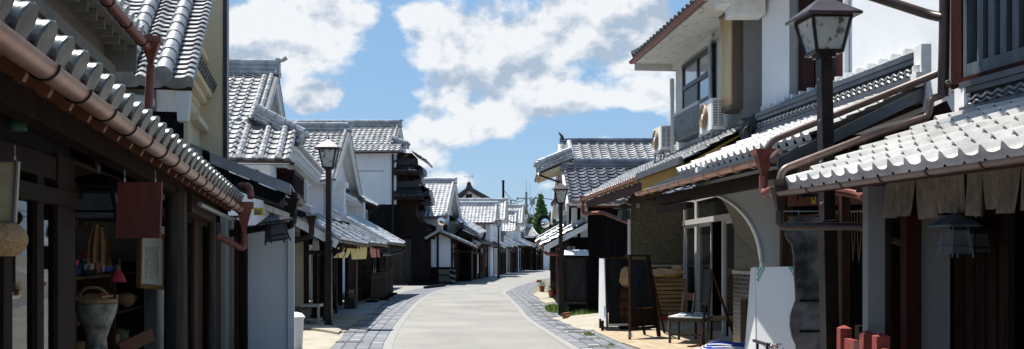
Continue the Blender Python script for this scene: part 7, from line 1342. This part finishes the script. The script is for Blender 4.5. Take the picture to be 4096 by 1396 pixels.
# red fence
def redfence(label, pts, Z0):
    r = thing('low_fence', label, 'fence', V(pts[0][0],pts[0][1],0), 'low red painted wooden fences')
    for (x, y, h, w) in pts:
        mb = MB(); mb.obb(V(x,y,(h-.03)/2), V(w,0,0), V(0,w,0), UP*(h-.03)/2); mb.add([V(x+i*w,y+j*w,h-.03) for i,j in ((-1,-1),(1,-1),(1,1),(-1,1))]+[V(x,y,h)], [(0,1,4),(1,2,4),(2,3,4),(3,0,4)]); mb.build('post', M['red_paint'], r, smooth=False)
    (x0,y0,h0_,w0_), (x1,y1,h1,w1) = pts[0], pts[-1]; mb = MB(); mb.beam(V(x0,y0,h0_-.20), V(x1,y1,h1-.20), .05, .16); mb.beam(V(x0,y0,h0_-.55), V(x1,y1,h1-.55), .05, .12); mb.build('rail', M['red_paint'], r, smooth=False)
def xy(px, Z): return (px-CX)/F*Z
redfence('left one of the two low red painted fences, behind the other at the lower right', [(xy(3377,9.6),9.6,1.7-(1300-1018)/F*9.6,.055),(xy(3470,8.9),8.9,1.7-(1320-1018)/F*8.9,.055)], 9)
redfence('right low red painted fence running out of the picture at the bottom', [(xy(3524,8.4),8.4,1.7-(1330-1018)/F*8.4,.056),(xy(3700,7.4),7.4,.99,.056)], 8)
r = thing('low_fence', 'dark low wooden fence standing in the shade behind the red fences', 'fence', V(4.0,9.9,0)); mb = MB(); mb.beam(P(3440,1362,10.4), P(3700,1360,10.0), .05, .16); mb.build('rail', M['wood_dark'], r)
for x, z_ in ((3450,10.4),(3715,10.0)): mb = MB(); q = P(x,1302,z_); mb.obb(V(q.x,z_,q.z/2), V(.06,0,0), V(0,.06,0), UP*q.z/2); mb.build('post', M['wood_dark'], r)
# ---- porch furniture
def FL(px, Z): return V((px-CX)/F*Z, Z, 0)
r = thing('mat_stack', 'stack of old straw tatami mats on the porch floor', 'mat stack', FL(2640,23.6)); rnd = random.Random(5); zt_ = P(0,1112,23.6).z; n_ = 9; hh_ = (zt_-.28)/n_
for i in range(n_):
    mb = MB(); dx = rnd.uniform(-.03,.03); mb.obb(V(FL(2640,24).x+dx, 23.9+rnd.uniform(-.05,.05), .28+hh_*(i+.5)), V(.55,rnd.uniform(-.02,.02),rnd.uniform(-.012,.012)), V(0,.45,0), UP*(hh_*.40)); mb.build('mat', M['straw'], r)
mb = MB(); mb.box(FL(2640,24).x-.5, FL(2640,24).x+.55, 23.5,24.4,0,.26); mb.build('crate', M['red_cloth'], r)
def lumpy(name, label, c, rx, ry, rz, m, seed, cat='sack', neck=None):
    r = thing(name, label, cat, c); rnd = random.Random(seed); mb = MB(); U, W_ = 26, 14; ph = [rnd.uniform(0,6.28) for _ in range(8)]
    for j in range(W_+1):
        v = j/W_*math.pi
        for i in range(U):
            u = 2*math.pi*i/U; k = 1+.12*math.sin(3*u+ph[0]+v)+.10*abs(math.sin(5*u+ph[1]+2*v))*math.sin(v)+.08*math.sin(5*v+ph[2]+2*u)+rnd.uniform(-.07,.07); x = math.sin(v)*math.cos(u)*k; y = math.sin(v)*math.sin(u)*k; z = math.cos(v)*k
            mb.v.append(c+V(x*rx, y*ry, max(0, (z*.6+.5))*rz))
    for j in range(W_):
        for i in range(U): mb.f.append((j*U+i, (j+1)*U+i, (j+1)*U+(i+1)%U, j*U+(i+1)%U))
    mb.build('sack_body', M[m], r)
    if neck: mb = MB(); mb.lathe(c+neck[0], [(.10,0),(.15,.06),(.12,.16),(.14,.22),(.10,.27),(.04,.29)], 9, neck[1].normalized()); mb.build('sack_neck', M[m], r)
    return r
lumpy('paper_sack', 'big crumpled brown paper sack lying on top of the tatami stack', V(FL(2655,23.6).x,23.7,zt_+.0), .44, .30, .19, 'paper_bag', 3, neck=(V(.25,.0,.02), V(.35,-.1,.9)))
lumpy('paper_sack', 'light brown paper sack peeking out between the two black boards', V(FL(2512,22.3).x,22.5,.95), .20, .12, .40, 'paper_bag', 7)
r0_ = thing('side_crate', 'dark wooden crate carrying the light brown sack behind the A-frame', 'crate', FL(2512,22.5)); mb = MB(); mb.box(FL(2512,22.5).x-.2, FL(2512,22.5).x+.2, 22.35,22.7,0,.95); mb.build('box', M['wood_dark'], r0_); mb = MB(); [mb.box(FL(2512,22.5).x-.205, FL(2512,22.5).x+.205, 22.34,22.348,.1+.2*i,.24+.2*i) for i in range(4)]; mb.build('slat', M['wood_brown'], r0_)
lumpy('cloth_sack', 'pale crumpled cloth sack on the porch floor behind the hose', FL(2905,18.2), .28, .2, .17, 'concrete', 9)
# chair
c = FL(2725,21.6); r = thing('wooden_chair', 'old school chair with metal frame and orange plywood back behind the table', 'chair', c); yw = Matrix.Rotation(math.radians(-60), 3, 'Z')
def cc(x, y, z): return c+yw @ V(x, y, z)
mb = MB(); mb.prism([cc(-.19,-.19,.44), cc(.19,-.19,.44), cc(.18,.18,.43), cc(-.18,.18,.43)], UP*.02); mb.build('seat', M['wood_grey'], r)
mb = MB(); mb.prism([cc(-.18,.22,.70), cc(.18,.22,.70), cc(.18,.24,.86), cc(-.18,.24,.86)], yw @ V(0,.015,0)); mb.build('backrest', M['orange_wood'], r)
for s_ in (-1, 1):
    mb = MB(); mb.tube(bend([cc(s_*.18,-.22,0), cc(s_*.18,-.18,.43), cc(s_*.18,.15,.43), cc(s_*.18,.22,.86)], .05), .012, 7); mb.build('side_frame', M['sock'], r); mb = MB(); mb.tube([cc(s_*.18,.24,0), cc(s_*.18,.08,.42)], .012, 7); mb.build('leg', M['sock'], r)
# table
c = V(FL(2760,18.9).x+.02, 19.2, 0); r = thing('low_table', 'low weathered wooden table with papers on the porch', 'table', c); yw2 = Matrix.Rotation(math.radians(-22), 3, 'Z')
def tt(x, y, z): return c+yw2 @ V(x, y, z)
mb = MB(); mb.prism([tt(-.30,-.42,.50), tt(.40,-.42,.50), tt(.40,.42,.50), tt(-.30,.42,.50)], UP*.025); mb.build('tabletop', M['white_paint'], r); mb = MB(); [mb.beam(tt(a,b,.465), tt(a2,b2,.465), .02, .07) for a,b,a2,b2 in ((-.28,-.40,.38,-.40),(-.28,.4,.38,.4),(-.28,-.4,-.28,.4),(.38,-.4,.38,.4))]; mb.build('apron', M['wood_grey'], r)
for a, b in ((-.27,-.39),(.37,-.39),(-.27,.39),(.37,.39)): mb = MB(); mb.beam(tt(a,b,0), tt(a,b,.50), .045, .045); mb.build('leg', M['wood_grey'], r)
mb = MB(); mb.beam(tt(-.27,-.39,.18), tt(.37,-.39,.18), .03, .04); mb.build('stretcher', M['wood_grey'], r)
c2_ = V(FL(2870,19.2).x, 19.5, 0); r = thing('low_table', 'dark low straw topped table right of the white topped one', 'table', c2_); mb = MB(); mb.box(c2_.x-.35,c2_.x+.38,19.1,19.9,.43,.48); mb.build('tabletop', M['straw'], r)
for i in (-.3,.33):
    for j in (19.15,19.85): mb = MB(); mb.box(c2_.x+i-.02,c2_.x+i+.02,j-.02,j+.02,0,.43); mb.build('leg', M['wood_dark'], r)
r = thing('paper_pile', 'loose pile of blue and white papers on the two low tables', 'papers', tt(.1,0,.525)); rnd = random.Random(7)
for i in range(16):
    mb = MB(); q = tt(rnd.uniform(-.15,.38), rnd.uniform(-.3,.3), .527+.004*i); a = rnd.uniform(0,3.1); ax = V(math.cos(a),math.sin(a),rnd.uniform(-.1,.1)); mb.obb(q, ax*.09, V(-ax.y,ax.x,0)*.06, UP*.0015); mb.build('sheet', M[rnd.choice(['pale_blue','white_paint','white_paint','tile_dark'])], r)
# easel
r = thing('easel_sign', 'small blank blackboard on a thin wooden easel before the tables', 'easel', FL(2840,18.3)); e0 = P(2820,1080,18.3); 
mb = MB(); mb.beam(P(2846,1078,18.2), V(FL(2826,17.9).x,17.9,0), .03, .045); mb.build('leg', M['wood_grey'], r); mb = MB(); mb.beam(P(2822,1200,18.3), V(FL(2803,18.1).x,18.1,0), .03, .045); mb.build('leg', M['wood_brown'], r); mb = MB(); mb.beam(P(2848,1085,18.3), V(FL(2945,19.2).x,19.2,0), .03, .04); mb.build('leg', M['wood_brown'], r)
a,b,c_,d = P(2815,1082,18.25), P(2846,1083,17.95), P(2833,1218,17.8), P(2802,1213,18.1); mb = MB(); mb.prism([a,b,c_,d], V(.01,.02,0)); mb.build('board', M['board_black'], r); mb = MB(); [mb.beam(p_, q_, .03, .035) for p_, q_ in ((a,b),(b,c_),(c_,d),(d,a))]; mb.build('frame', M['wood_grey'], r)
r = thing('door_step', 'dark metal strip and brown boards lying along the porch edge', 'threshold', FL(2900,17)); mb = MB(); mb.beam(G(2760,1392)+UP*.02, G(2985,1358)+UP*.02, .12, .03); mb.build('strip', M['wood_red'], r)
r = thing('garden_hose', 'coiled shiny blue hose on a grey crate beside the white sign', 'hose', FL(2930,15)); mb = MB(); c = V(FL(2920,14.6).x,14.6,.30)
for k in range(9): mb.tube([c+V(math.cos(t)*(.42-.02*k), math.sin(t)*(.34-.015*k), .012*k+.012*math.sin(t*3+k)) for t in [i*.26 for i in range(25)]], .014, 6, False)
mb.build('hose', M['blue_plastic'], r); mb = MB()
for k in range(3): mb.tube([c+V(math.cos(t)*(.41-.05*k), math.sin(t)*(.33-.04*k), .03+.03*k+.012*math.sin(t*3+k)) for t in [i*.26 for i in range(25)]], .010, 6, False)
mb.build('hose_stripe', M['white_plastic'], r)
r = thing('hose_crate', 'low grey crate under the blue hose', 'crate', V(c.x,c.y,0)); mb = MB(); mb.box(c.x-.45,c.x+.45,c.y-.4,c.y+.4,.0,.26); mb.build('box', M['plaster_grey'], r, smooth=False); mb = MB(); mb.box(c.x-.47,c.x+.47,c.y-.42,c.y+.42,.262,.285); mb.build('lid', M['sock'], r)
r = thing('dark_cabinet', 'narrow dark cabinet against the black brick base', 'cabinet', FL(2985,15.9)); mb = MB(); x0_ = P(2962,0,15.6).x; mb.box(x0_,x0_+.16,15.2,15.6,0,P(0,1202,15.4).z); mb.build('case', M['wood_dark'], r); mb = MB(); mb.box(x0_-.004,x0_+.165,15.19,15.61,P(0,1202,15.4).z,P(0,1202,15.4).z+.015); mb.build('top', M['wood_brown'], r)
